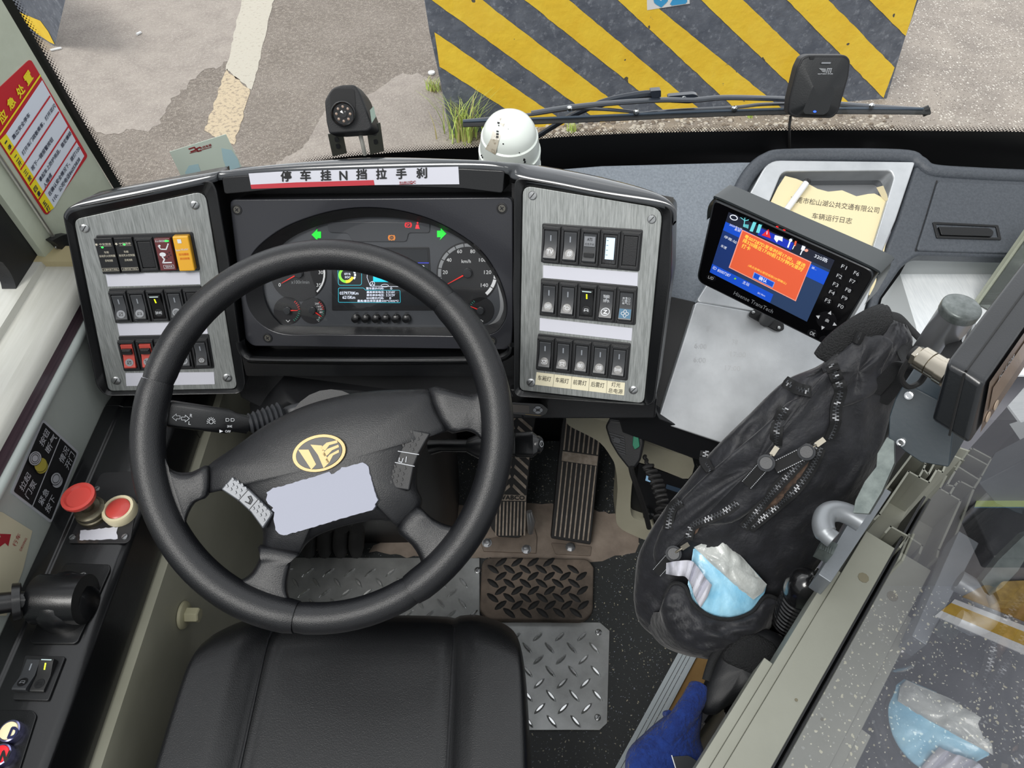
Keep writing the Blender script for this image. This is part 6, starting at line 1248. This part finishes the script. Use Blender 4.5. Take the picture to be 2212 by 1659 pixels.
wall([(2030, 990), (2044, 1000), (2036, 1020), (2024, 1014), (2007, 1042), (1986, 1031), (1963, 1018), (1900, 1111)]); wall([(1985, 1031), (1994, 1015)]); wall([(1889, 1122), (1900, 1111)])
wall([(1913, 1150), (1924, 1137), (1962, 1158), (1944, 1182)]); wall([(1964, 1154), (1943, 1206)]); wall([(1974, 1154), (1950, 1210)])
mb.build('hollow_post', ALU, gt)
mb = MB(); gbox(mb, .566, .68, .05, .088, -.2, ZR-.30); mb.build('post_core', BLM, gt)
mb = MB(); gbox(mb, .06, .66, .0925, .0950, .60, ZR-.004); gbox(mb, .06, .66, .0985, .1010, .60, ZR-.004); mb.build('glazing_channel', BLM, gt)
PGL = glass('screen_glass', (.97, .98, .975), .58, .015)
mb = MB(); mb.face([gs(.06, .0963, .6), gs(.665, .0963, .6), gs(.665, .0963, 1.75), gs(.06, .0963, 1.75)]); mb.build('glass_screen', PGL, gt)
mb = MB(); mb.lathe([(.006, 0), (.006, .0006)], hz(ZR).at(1865, 1248), (0, 0, 1), 9); mb.lathe([(.0016, 0), (.0016, .0006)], hz(ZR).at(1720, 1512), (0, 0, 1), 9); mb.build('rail_stains', mat('rust_stain', '#6f6a58', .8), gt)
# latch on the rail
lc = T('gate_latch', 'grey metal latch with rounded loop handle mounted on the gate rail', 'latch', GP.at(1830, 1150)); H7 = hz(.70)
mb = MB(); mb.slab(H7, [(1886, 1040), (1926, 1062), (1795, 1258), (1768, 1240)], -.035, 0); mb.build('latch_bar', mat('cast_grey', '#80858a', .45, .5, bump=(300, .0002)), lc, bev=.001)
mb = MB(); mb.tube([hz(.735).at(x, y) for x, y in crv([(1862, 1128), (1835, 1112), (1808, 1104), (1786, 1110), (1778, 1130), (1784, 1152), (1800, 1166)], 6)], [.0115]*31+[.010]*6, 16); mb.build('loop_handle', mat('cast_satin', '#8a8e92', .42, .5), lc)
mb = MB(); mb.slab(hz(.725), [(1782, 1158), (1810, 1176), (1799, 1198), (1769, 1184)], -.02, 0)
for k in range(6): mb.slab(hz(.725), [(1780+k*4.5-3, 1168+k*2.6), (1782+k*4.5-3, 1169+k*2.6), (1774+k*4.5, 1186+k*2.4), (1772+k*4.5, 1185+k*2.4)], 0, .0012)
mb.build('thumb_piece', ZNC, lc)
mb = MB(); bq = Pl(dep(1900, 1020, .70), (-.55, -.35, .75)); mb.slab(bq, rnd([(1916, 944), (1931, 952), (1932, 1000), (1905, 1062), (1876, 1110), (1842, 1108), (1848, 1080), (1868, 1040), (1893, 1008), (1895, 980)], 1), -.012, 0); mb.build('strike_plate', ZNC, lc, bev=.0012)
# pole
pl_ = T('steel_pole', 'short round stainless steel pole end rising beside the backpack', 'pole', (.51, .58, .0))
mb = MB(); mb.lathe([(.0205, 0), (.0205, .846)], (.513, .58, 0), (0, 0, 1), 40, 0); mb.build('tube', STL, pl_)
mb = MB(); mb.lathe([(.0213, .838), (.0216, .846), (.0212, .8485), (.0195, .850), (.012, .8512), (.0001, .8515)], (.513, .58, 0), (0, 0, 1), 40, 0); mb.build('end_cap', mat('scuffed_steel', '#7f8584', .4, .5, var=(90, '#5f6664')), pl_, ang=60)
mb = MB(); mb.lathe([(.0225, .70), (.0235, .705), (.0235, .728), (.0225, .732), (.0200, .732)], (.51, .58, 0), (0, 0, 1), 32, 0); mb.build('strap_collar', BLR, pl_)
mb = MB(); mb.tube([dep(x, y, d) for x, y, d in crv([(2062, 770, .84), (2074, 742, .83), (2088, 706, .82), (2096, 692, .82), (2101, 700, .82), (2092, 728, .83), (2075, 768, .85)], 6)], .0032, 10); mb.build('wire_hook', label='bent chrome wire hook behind the steel pole', cat='hook', mats=CHR)
# mount box behind the display
mb = MB(); fq = [(1954, 826), (2024, 862), (2062, 905), (2050, 1010), (1990, 1000), (1954, 976), (1918, 946), (1920, 900), (1933, 862)]; mp = Pl(dep(1960, 890, .74), (-.55, -.55, .62))
A = [mp.at(*p) for p in fq]; mb.loft([A, [p+g_*.045+V((0, 0, .004)) for p in A]]); mbx = T('mount_box', 'dark blue-grey metal box between the pole and the display unit', 'box', A[0])
mb.build('housing', mat('blue_grey_enamel', '#27343c', .4, coat=.15, bump=(200, .0001)), mbx, bev=.0015)
for x, y in ((1964, 854), (1947, 955)):
    mb = MB(); c = mp.at(x, y, .0); mb.lathe([(.0042, 0), (.0042, .006), (.0028, .0062), (.0028, .003), (.0001, .003)], c, mp.n, 16); mb.build('threaded_stud', CHR, mbx)
# display unit
e1 = V((.694, .72, 0)); e2 = V((.72, -.694, 0)); K0 = dep(2045, 780, .60); t_ = hz(K0.z).at(2126, 829)-K0; v_ = dep(2015, 913, .628)-K0
ds = T('fare_display', 'black box shaped display unit with a reflective window at the right edge', 'display', K0)
Lb = e1*.26
def pent(k): o = K0+Lb*k; return [o, o+t_*.5+V((0, 0, .001)), o+t_, o+t_+v_, o+v_-e2*.002]
mb = MB(); R0 = pent(0); c_ = sum(R0, V())/5
mb.loft([[c_+(p-c_)*.90-e1*.001 for p in R0], [c_+(p-c_)*.97+e1*.002 for p in R0], [p+e1*.006 for p in R0], pent(1)]); mb.build('case', mat('case_black', '#15181c', .3, coat=.3, bump=(500, .0001)), ds, bev=.003, seg=3, ang=30)
mb = MB(); s1 = K0+t_*.5+V((0, 0, .0016)); mb.tube([s1-e1*.0, s1+Lb], .0011, 6); s0 = K0+t_*.5-e1*.0018; mb.tube([s0, s0+v_*1.0], .0011, 6); mb.build('case_seam', BLR, ds)
fn = e1.cross(v_).normalized(); fn = fn if fn.dot(e2) > 0 else -fn; FP2 = Pl(K0+t_, fn, e1)
mb = MB(); y1 = v_.dot(FP2.v)
FL2 = lambda a, b, h: FP2.p(a, b*y1, h)
mb.face([FL2(.006, .03, .0022), FL2(.25, .03, .0022), FL2(.25, .99, .0022), FL2(.006, .99, .0022)], 0); mb.face([FL2(.016, .25, .0030), FL2(.20, .25, .0030), FL2(.20, .70, .0030), FL2(.016, .70, .0030)], 1)
for a in (.018, .036):
    mb.lathe([(.0050, 0), (.0050, .0008)], FL2(a, .83, .0026), fn, 16, 2)
mb.build('faceplate', [mat('bronze_face', '#8a7566', .22, .4), mat('window_tan', '#b79c84', .12, .3, var=(30, '#a58c76')), mat('key_tan', '#c2ae9a', .4)], ds)
q_ = Pl(FL2(.0, .0, .003), fn, e1); mb = MB(); mb.tx(q_, 'JC-6208', (.022, y1*.21), (.058, y1*.21), .0062, .0012, 0, local=True); mb.build('lettering', GRYL, ds)
mb = MB(); a, b = dep(1978, 766, .66), dep(2044, 806, .64); d = (b-a)
mb.tube([a-d*.12, a+d*.06], [.0075, .0085], 14, 1); mb.tube([a+d*.0, a+d*.12], .0100, 6, 0); mb.tube([a+d*.12, a+d*.16, a+d*.17, a+d*.5, a+d*.51, a+d*.53, a+d*.54, a+d*.82, a+d*.83, a+d*1.1], [.0085, .0085, .0115, .0115, .0100, .0100, .0115, .0115, .0125, .0125], 24, 0); mb.build('cable_connector', [mat('nickel', '#b9b2a4', .2, .95), BLR], ds)
mb = MB(); mb.tube([dep(x, y, z) for x, y, z in crv([(1975, 768, .66), (1955, 790, .67), (1946, 815, .68), (1960, 835, .69), (1985, 828, .69), (2000, 808, .68)], 6)], .0028, 8); mb.build('cable_loop', BLR, ds)

# ================================================================ backpack
BAGM = mat('black_nylon', '#1d1e22', .62, bump=(55, .0025), sheen=.15, var=(40, '#26272c'))
MESHF = mat('black_mesh_fabric', '#17181a', .65, bump=(480, .003)); ZIP = mat('zip_teeth', '#4a4c50', .3, .4); ZTAPE = mat('zip_tape', '#0f1012', .8)
sec = [((1905, 682), (1958, 702), .875, .02), ((1850, 716), (1972, 738), .875, .04), ((1776, 785), (1955, 792), .885, .06), ((1696, 822), (1938, 850), .90, .075), ((1617, 896), (1922, 905), .92, .085), ((1540, 972), (1898, 985), .945, .095), ((1478, 1048), (1862, 1065), .97, .10), ((1438, 1096), (1825, 1125), .99, .105),
       ((1400, 1155), (1788, 1190), 1.01, .11), ((1378, 1203), (1752, 1245), 1.03, .11), ((1371, 1258), (1722, 1295), 1.045, .11), ((1370, 1303), (1697, 1330), 1.06, .105), ((1385, 1350), (1672, 1365), 1.075, .095), ((1440, 1392), (1630, 1402), 1.09, .075), ((1505, 1420), (1572, 1424), 1.10, .04)]
flatsec = crv([(*a, *b, d, h_) for a, b, d, h_ in sec], 5)
R_ = []
NT = 56
for si, (lx, ly, rx, ry, d, bu) in enumerate(flatsec):
    row = []
    for k in range(NT):
        t = 2*math.pi*k/NT; c_, s_ = math.cos(t), math.sin(t); f = .5-.5*math.copysign(abs(c_)**.8, c_); b_ = math.copysign(abs(s_)**.7, s_)
        x, y = lx+(rx-lx)*f, ly+(ry-ly)*f; dd = d-bu*.55*b_+(.03 if b_ < 0 else 0)*abs(b_)
        p = dep(x, y, dd)
        if b_ > -.2:
            u = f*9; v = si*.10
            w1 = NZ.noise(V((u*1.1+v*1.6, v*.9, 3.1))); w2 = NZ.noise(V((u*2.3-v*1.1, v*2.4, 7.7))); rid = 1-abs(NZ.noise(V((u*.9-v*1.9, v*.55, 1.3))))*2
            p = p+(CO-p).normalized()*(w1*.014+w2*.007+rid*.010)*(.3+.7*max(0, b_))
        row.append(p)
    R_.append(row)
bg = T('backpack', 'black nylon backpack with open zips hanging from the steel pole', 'backpack', dep(1600, 1150, 1.0))
mb = MB(); mb.loft(R_); body = mb.build('body', BAGM, bg, ang=180)
tv = [p for r in R_ for p in r]; tf = [(i*NT+j, i*NT+(j+1) % NT, (i+1)*NT+(j+1) % NT, (i+1)*NT+j) for i in range(len(R_)-1) for j in range(NT)]
BT_ = BVHTree.FromPolygons(tv, tf)
# raised pocket layers that follow the body
def layer(px, off, name, m, rim=.25, tree=BT_, scales=((1., 0.), (.985, .6), (.95, .9), (.85, 1.), (.6, 1.05), (.3, 1.05), (.02, 1.05)), d=1.0, par=None, wr=.004, seed=0.):
    P = crv(px, 4, True); c = (sum(p[0] for p in P)/len(P), sum(p[1] for p in P)/len(P)); mb = MB(); rows = []
    for k, hh in scales:
        row = []
        for x, y in P:
            X, Y = c[0]+(x-c[0])*k, c[1]+(y-c[1])*k; n_ = NZ.noise(V((X*.018+seed, Y*.012, seed)))*wr+NZ.noise(V((X*.05, Y*.03+seed, 2)))*wr*.5 if hh > .5 else 0
            row.append(on(tree, X, Y, -.004+off*hh+n_+.004*(hh > 0), d))
        rows.append(row)
    mb.loft(rows, 0, (False, True)); return mb.build(name, m, bg if par is None else par, ang=180)
layer([(1700, 870), (1740, 850), (1790, 800), (1815, 830), (1820, 880), (1800, 930), (1760, 960), (1700, 1030), (1640, 1090), (1580, 1130), (1500, 1140), (1450, 1190), (1420, 1220), (1410, 1190), (1440, 1120), (1500, 1050), (1580, 980), (1650, 920)], .014, 'front_pocket', BAGM, wr=.005)
layer([(1775, 795), (1830, 745), (1880, 720), (1930, 740), (1905, 800), (1900, 840), (1850, 870), (1800, 880), (1815, 830)], .010, 'top_flap', BAGM, seed=4., wr=.006)
def zipper(px, wd=.0055, name='zip'):
    P = crv(px, 8); pts = [on(BT_, x, y, .017, .95) for x, y in P]; mb = MB(); mb.tube(pts, wd*1.5, 6, 0, flat=.25, ref=(CO-pts[0]))
    # teeth
    L = [0]
    for a, b in zip(pts[:-1], pts[1:]): L.append(L[-1]+(b-a).length)
    s = 0; i = 0; k = 0
    while s < L[-1]:
        while i < len(L)-2 and L[i+1] < s: i += 1
        f = (s-L[i])/max(1e-6, L[i+1]-L[i]); p = lerp(pts[i], pts[i+1], f); d = (pts[i+1]-pts[i]).normalized(); n_ = (CO-p).normalized(); w_ = d.cross(n_)
        mb.box(p+n_*.0022+w_*wd*.25*(1 if k % 2 else -1), d*.0008, w_*wd*.40, n_*.0011, 1); s += .0022; k += 1
    mb.build(name, [ZTAPE, ZIP], bg)
for z in ([(1796, 788), (1807, 816), (1816, 843), (1806, 880), (1804, 916), (1791, 948)], [(1697, 882), (1680, 916), (1676, 965)], [(1696, 824), (1722, 839), (1750, 846)], [(1525, 975), (1523, 999), (1535, 1018)], [(1470, 1083), (1451, 1100), (1443, 1143)], [(1592, 1086), (1560, 1107), (1523, 1123), (1494, 1136), (1486, 1164)], [(1845, 726), (1862, 732)]): zipper(z)
lf = [(1766, 960), (1722, 1006), (1663, 1070), (1626, 1116), (1606, 1140)]; rt = [(1772, 968), (1756, 1006), (1722, 1054), (1680, 1092), (1618, 1142)]
zipper(lf, .005); zipper(rt, .005)
mb = MB(); lp_, rp2 = crv(lf, 5), crv(rt, 5); mb.loft([[on(BT_, *p, .0145) for p in lp_], [on(BT_, *p, .0145) for p in rp2]], 0, (False, False), closed=False); mb.build('lining', mat('patterned_lining', '#6b5648', .8, var=(120, '#3a2f2a'), bump=(200, .0005)), bg)
mb = MB(); mb.face([on(BT_, *p, .0155) for p in ((1495, 1160), (1486, 1140), (1500, 1128), (1516, 1130), (1506, 1150))]); mb.build('lining', mat('patterned_lining', '#6b5648'), bg)
def puller(p0, p1, p2, name='zip_pull'):
    a, b, c = [on(BT_, *p, .024) for p in (p0, p1, p2)]; mb = MB(); n_ = (CO-a).normalized(); d = (b-a).normalized()
    mb.box(a, d*.006, d.cross(n_)*.0032, n_*.0016, 0); mb.tube([a+d*.005, lerp(a, b, .5)+n_*.002, b], .0016, 8, 0); mb.lathe([(.0105, -.001), (.0105, .0012), (.008, .002), (.0075, .0012), (.0001, .0012)], b+n_*.002, n_, 20, 1)
    d2 = (c-b).normalized(); w_ = d2.cross(n_); mb.box((b+c)/2, (c-b)/2, w_*.0085, n_*.0008, 2)
    for k in range(16):
        for sgn in (-1, 1): mb.box(lerp(b, c, (k+.5)/16)+w_*.007*sgn+n_*.0012, (c-b)/2/16*.6, w_*.0004, n_*.0002, 3)
    mb.build(name, [mat('dull_nickel', '#6d695f', .4, .5), DKG, ZTAPE, GRYL], bg)
puller((1673, 974), (1655, 1000), (1612, 1048)); puller((1772, 955), (1742, 976), (1673, 1010)); puller((1480, 1180), (1455, 1196), (1418, 1238))
mb = MB(); mb.tube([dep(x, y, d) for x, y, d in crv([(1790, 782, .87), (1812, 752, .86), (1850, 722, .85), (1888, 700, .85), (1918, 690, .86)], 5)], [.016]+[.021]*18+[.018]*2, 18, flat=.4, ref=(0, -.5, .8)); mb.build('shoulder_strap', MESHF, bg)
mb = MB()
for pth in ([(1889, 846, .86), (1920, 812, .84), (1945, 790, .82), (1968, 792, .79), (2000, 800, .79), (2040, 775, .80), (2062, 742, .83)], [(1905, 868, .87), (1935, 835, .85), (1962, 808, .82), (1990, 800, .80)], [(1912, 684, .87), (1945, 690, .90), (1968, 712, .93), (1990, 735, .96)], [(1958, 742, .86), (1952, 768, .84), (1966, 796, .80)]): mb.tube([dep(*q) for q in crv(pth, 6)], .0085, 12, flat=.4, ref=(0, -.4, .9))
mb.build('carry_strap', mat('webbing', '#18191b', .8, bump=(900, .001)), bg)
# side pocket with tissue pack
pk = [(1448, 1252), (1470, 1256), (1484, 1270), (1496, 1302), (1532, 1330), (1578, 1338), (1624, 1322), (1656, 1284), (1676, 1292), (1672, 1330), (1650, 1372), (1610, 1402), (1560, 1424), (1506, 1414), (1460, 1390), (1432, 1350), (1428, 1300)]
TP_ = Pl(dep(1570, 1245, .955), (.05, -.42, .9), (1, .0, 0))
tpk = T('tissue_pack', 'opened pale blue and white tissue pack stuck in the backpack side pocket', 'tissue pack', dep(1570, 1245, .97))
BLU = mat('sky_blue_film', '#a9ddf5', .3, coat=.3, bump=(45, .002), var=(25, '#83c4e6')); CLR = mat('clear_film', '#c3c7c4', .3, coat=.3, bump=(60, .0025), var=(30, '#a9aead'))
def pillow(px, h0, hs, m, name, par, sd=1., cut=None):
    P = jag(px, 12, .6, random.Random(3)); c = cut or (sum(p[0] for p in P)/len(P), sum(p[1] for p in P)/len(P)); mb = MB(); rows = []
    for k, hh in ((1, -.045), (1, -.010), (.97, .0), (.9, .5), (.75, .8), (.5, .95), (.25, 1.), (.03, 1.)): rows.append([TP_.at(c[0]+(x-c[0])*k, c[1]+(y-c[1])*k, h0+hs*hh+(NZ.noise(V(((c[0]+(x-c[0])*k)*.045, (c[1]+(y-c[1])*k)*.045, sd)))*.008 if 0 < hh < 1 else 0)) for x, y in P])
    mb.loft(rows); mb.build(name, m, par, ang=70)
pillow([(1498, 1183), (1520, 1172), (1560, 1158), (1600, 1200), (1656, 1262), (1652, 1280), (1622, 1330), (1578, 1345), (1530, 1340), (1500, 1310), (1486, 1262)], 0, .012, BLU, 'blue_film', tpk)
pillow([(1499, 1182), (1525, 1170), (1556, 1157), (1566, 1166), (1600, 1200), (1640, 1245), (1657, 1262), (1650, 1278), (1628, 1296), (1590, 1268), (1545, 1226)], .0115, .006, CLR, 'clear_wrap', tpk, 5.)
mb = MB(); tp = [(1441, 1216), (1462, 1212), (1492, 1211), (1508, 1225), (1524, 1248), (1538, 1264)]; bt2 = [(1440, 1240), (1462, 1244), (1482, 1246), (1494, 1264), (1502, 1290), (1514, 1312)]
A_ = [TP_.at(x, y, .028+.006*math.sin(i*1.7)) for i, (x, y) in enumerate(crv(tp, 5))]; B__ = [TP_.at(x, y, .018+.005*math.sin(i*1.1+1)) for i, (x, y) in enumerate(crv(bt2, 5))]; M__ = [lerp(a, b, .5)+TP_.n*.006*math.sin(i*.8) for i, (a, b) in enumerate(zip(A_, B__))]
mb.loft([A_, M__, B__, [p-TP_.n*.004 for p in B__], [p-TP_.n*.004 for p in A_]], 0, (False, False), closed=False); mb.build('tissue', PAP, tpk, ang=90)
PKP = Pl(dep(1560, 1340, .94), (.05, -.35, .93), (1, 0, 0)); mb = MB(); rows = []
Tp = crv([(1434, 1292), (1452, 1262), (1478, 1266), (1496, 1302), (1532, 1330), (1578, 1338), (1624, 1322), (1654, 1288), (1682, 1296)], 6); Bp = crv([(1424, 1322), (1434, 1358), (1460, 1394), (1506, 1417), (1560, 1427), (1612, 1405), (1652, 1374), (1676, 1335), (1688, 1305)], 6)
for j in range(17):
    v = j/16; row = []
    for i, (p_, q_) in enumerate(zip(Tp, Bp)):
        X, Y = p_[0]+(q_[0]-p_[0])*v, p_[1]+(q_[1]-p_[1])*v; e_ = math.sin(math.pi*min(1, max(0, i/(len(Tp)-1))))**.5
        hh = .004+.014*math.sin(math.pi*(.25+.75*v)**1.2)*e_-.035*v**5
        row.append(PKP.at(X, Y, hh-.008*(1-e_)+(NZ.noise(V((X*.02, Y*.06, 1)))*.011+NZ.noise(V((X*.06, Y*.10, 4)))*.005)*e_*(.25+.75*min(1, v*4))))
    rows.append(row)
rows = [[p-PKP.n*.012 for p in rows[0]], [p-PKP.n*.003 for p in rows[0]]]+rows+[[p-PKP.n*.09 for p in rows[-1]]]
mb.loft(rows, 0, (False, False), closed=False); mb.build('side_pocket', BAGM, bg, ang=180)
mb = MB(); mb.tube(rows[2], .0028, 8); mb.build('pocket_hem', mat('webbing', '#18191b'), bg)
# ribbed lever grip
lv = T('ribbed_lever', 'black lever with glossy ribbed rubber grip between backpack and gate', 'lever', dep(1690, 1380, .98))
a, b = dep(1690, 1375, 1.0), dep(1738, 1262, .86); d = (b-a); L_ = d.length; pr = [(.021, 0)]
for k in range(9): h_ = L_*(.30+k*.06); pr += [(.0205, h_), (.0222, h_+L_*.02), (.0222, h_+L_*.038), (.0205, h_+L_*.045)]
pr += [(.021, L_*.86), (.0225, L_*.92), (.0215, L_*1.0), (.016, L_*1.07), (.008, L_*1.10), (.0001, L_*1.11)]
mb = MB(); mb.lathe(pr, a, d, 36); mb.build('grip', mat('grip_gloss', '#141416', .2, coat=.5), lv, ang=40)
mb = MB(); mb.tube([a, a-d*1.6], .012, 12); mb.build('shaft', BLM, lv)
# padded pouch
ph = T('padded_pouch', 'black padded pouch with mesh band below the backpack beside the gate rail', 'pouch', dep(1610, 1440, .93)); PHP = Pl(dep(1610, 1440, .93), (-.25, -.25, .93), (1, 0, 0))
po = [(1598, 1356), (1630, 1355), (1664, 1361), (1698, 1383), (1682, 1420), (1665, 1450), (1640, 1485), (1617, 1500), (1569, 1528), (1544, 1544), (1517, 1538), (1512, 1500), (1530, 1455), (1556, 1400)]
def puff(px, pl, hs, m, name, par, base=-.09, c=None, wr=.003):
    P = crv(px, 4, True); c = c or (sum(p[0] for p in P)/len(P), sum(p[1] for p in P)/len(P)); mb = MB(); rows = []
    for k, hh in ((.97, base), (1, -.02), (1, -.004), (.96, hs*.45), (.85, hs*.75), (.65, hs*.92), (.4, hs), (.03, hs)): rows.append([pl.at(c[0]+(x-c[0])*k, c[1]+(y-c[1])*k, hh+NZ.noise(V(((c[0]+(x-c[0])*k)*.035, (c[1]+(y-c[1])*k)*.035, hs*40)))*wr) for x, y in P])
    mb.loft(rows); return mb.build(name, m, par, ang=180)
puff(po, PHP, .022, BLM, 'body', ph)
puff([(1590, 1374), (1620, 1366), (1655, 1378), (1680, 1402), (1664, 1440), (1640, 1462), (1600, 1450), (1562, 1428), (1560, 1408)], PHP.off(.016), .010, MESHF, 'mesh_band', ph, -.02, wr=.0)
mb = MB(); mb.tube([PHP.at(x, y, .012) for x, y in crv([(1556, 1400), (1540, 1425), (1530, 1455), (1526, 1470)], 4)], .006, 10); mb.build('edge_binding', mat('webbing', '#18191b'), ph)
# ball knob
bn = T('ball_knob_lever', 'shiny black ball knob lever tucked beside the gate rail', 'lever', dep(1600, 1535, .97)); c = dep(1601, 1536, .96); mb = MB(); mb.ball(c, .0225, 0, 24, rings=16); mb.build('knob', mat('ball_black', '#0c0c0e', .12, coat=.6), bn)
mb = MB(); mb.tube([c+V((.01, .02, .0)), c+V((.03, .05, -.10))], .007, 12); mb.build('stem', BLM, bn)
# towel
TWM = mat('blue_terry', '#16347c', .95, bump=(170, .006), sheen=.1, var=(90, '#0f2766'))
TWP = Pl(dep(1450, 1590, .92), (-.05, -.15, .98), (1, 0, 0))
tw = T('blue_glove', 'royal blue terry work glove with a raised thumb lying at the bottom beside the seat', 'glove', dep(1450, 1600, .94))
to = [(1508, 1476), (1522, 1478), (1532, 1492), (1529, 1512), (1519, 1528), (1517, 1552), (1512, 1590), (1520, 1622), (1526, 1665), (1515, 1760), (1360, 1760), (1350, 1660), (1358, 1618), (1390, 1585), (1418, 1560), (1455, 1533), (1483, 1513), (1493, 1492)]
puff(to, TWP, .030, TWM, 'fabric', tw, -.06, c=(1448, 1630), wr=.006)
mb = MB(); mb.tube([TWP.at(x, y, h_) for x, y, h_ in crv([(1440, 1600, .018), (1465, 1565, .022), (1488, 1530, .024), (1505, 1500, .022), (1512, 1484, .018)], 5)], [.016]*6+[.0155]*5+[.015]*5+[.0145]*3+[.012, .006], 18); mb.build('thumb', TWM, tw, ang=180)
mb = MB(); mb.tube([TWP.at(1436, 1542, .0), TWP.at(1446, 1544, .008)], [.004, .006], 8); mb.build('hanging_loop', TWM, tw)
mb = MB(); pf = TWP.off(.034); mb.slab(pf, rnd([(1452, 1634), (1488, 1632), (1520, 1652), (1530, 1700), (1470, 1710)], 4), -.008, 0, 0); mb.stroke(pf, [(1451, 1632), (1472, 1700)], .0012, .0006, 1); mb.build('black_card', [mat('card_black', '#26282b', .35), WHT], label='flat black card with pale edge under the cuff of the blue glove', cat='card', bev=.0008)

# ================================================================ passenger side beyond the glass
PF = hz(-.25)
mb = MB()
mb.slab(PF, [(2020, 1330), (2240, 1425), (2240, 1406), (2033, 1319)], 0, .003, 0); mb.slab(PF, [(2033, 1319), (2240, 1406), (2240, 1375), (2055, 1302)], 0, .002, 1); mb.slab(PF, [(2055, 1302), (2240, 1375), (2240, 1362), (2062, 1294)], 0, .003, 0)
mb.build('floor_marking', [mat('white_line_vinyl', '#d9dade', .5), mat('yellow_line_vinyl', '#c9a545', .5, var=(30, '#b8953c'))], kind='structure')
mb = MB(); mb.bx(.80, 1.55, .72, .975, -.25, .44); mb.build('trim_15', mat('grey_front_panel', '#88888e', .45, var=(4, '#7b7b82')), kind='structure')
mb = MB(); mb.slab(PF, [(2080, 1288), (2240, 1352), (2240, 1300), (2130, 1262)], 0, .004); mb.build('floor_surface', mat('ochre_mat', '#a8853c', .7, var=(12, '#8b6d30')), kind='structure')
yb = T('yellow_grip_block', 'worn yellow block at the base of the front step seen through the glass', 'block', PF.at(2190, 1300)); mb = MB(); q = hz(-.20)
mb.slab(q, rnd([(2150, 1272), (2165, 1255), (2240, 1252), (2240, 1300), (2160, 1298)], 6), -.045, 0); mb.build('block', mat('worn_yellow', '#c2a25a', .5, var=(40, '#9c8047')), yb, bev=.006)
sh_ = T('magazine_shelf', 'dark grey ledge fixed to the passenger-side panel under the magazine', 'shelf', (1.0, .66, .11)); mb = MB(); mb.bx(.92, 1.45, .60, .715, .11, .16); mb.build('board', DKG, sh_, bev=.006)
hm = hz(.166); mgz = T('magazine', 'blue and green magazine with black characters lying on the shelf behind the glass', 'magazine', hm.at(2170, 1060)); mb = MB()
mb.slab(hm, [(2180, 1005), (2300, 960), (2330, 1095), (2105, 1095), (2120, 1060)], -.004, 0, 0); mb.flat(hm, [(2110, 1080), (2325, 1080), (2330, 1095), (2105, 1095)], .0004, 1); mb.flat(hm, [(2185, 1003), (2300, 960), (2310, 1000), (2172, 1022)], .0004, 2)
mb.tx(hm, '春秋', (2135, 1058), (2178, 1050), 16, .0008, 3); mb.tx(hm, '游艺', (2118, 1076), (2200, 1070), 16, .0008, 3); mb.build('cover', [mat('cover_blue', '#5f8aa8', .4), mat('cover_green', '#a9b878', .4), mat('cover_white', '#dcdfe6', .5), INK], mgz)
# ================================================================ groups of look-alikes
for o in list(COL.objects):
    if o.parent is None and o.get('category'):
        g = {'grass': 'weeds around the striped block', 'cigarette end': 'cigarette ends on the road', 'concrete block': 'striped concrete blocks on the road', 'switch panel': 'switch panels beside the instrument cluster', 'stalk': 'stalks on the steering column'}.get(o['category'])
        if g: o['group'] = g
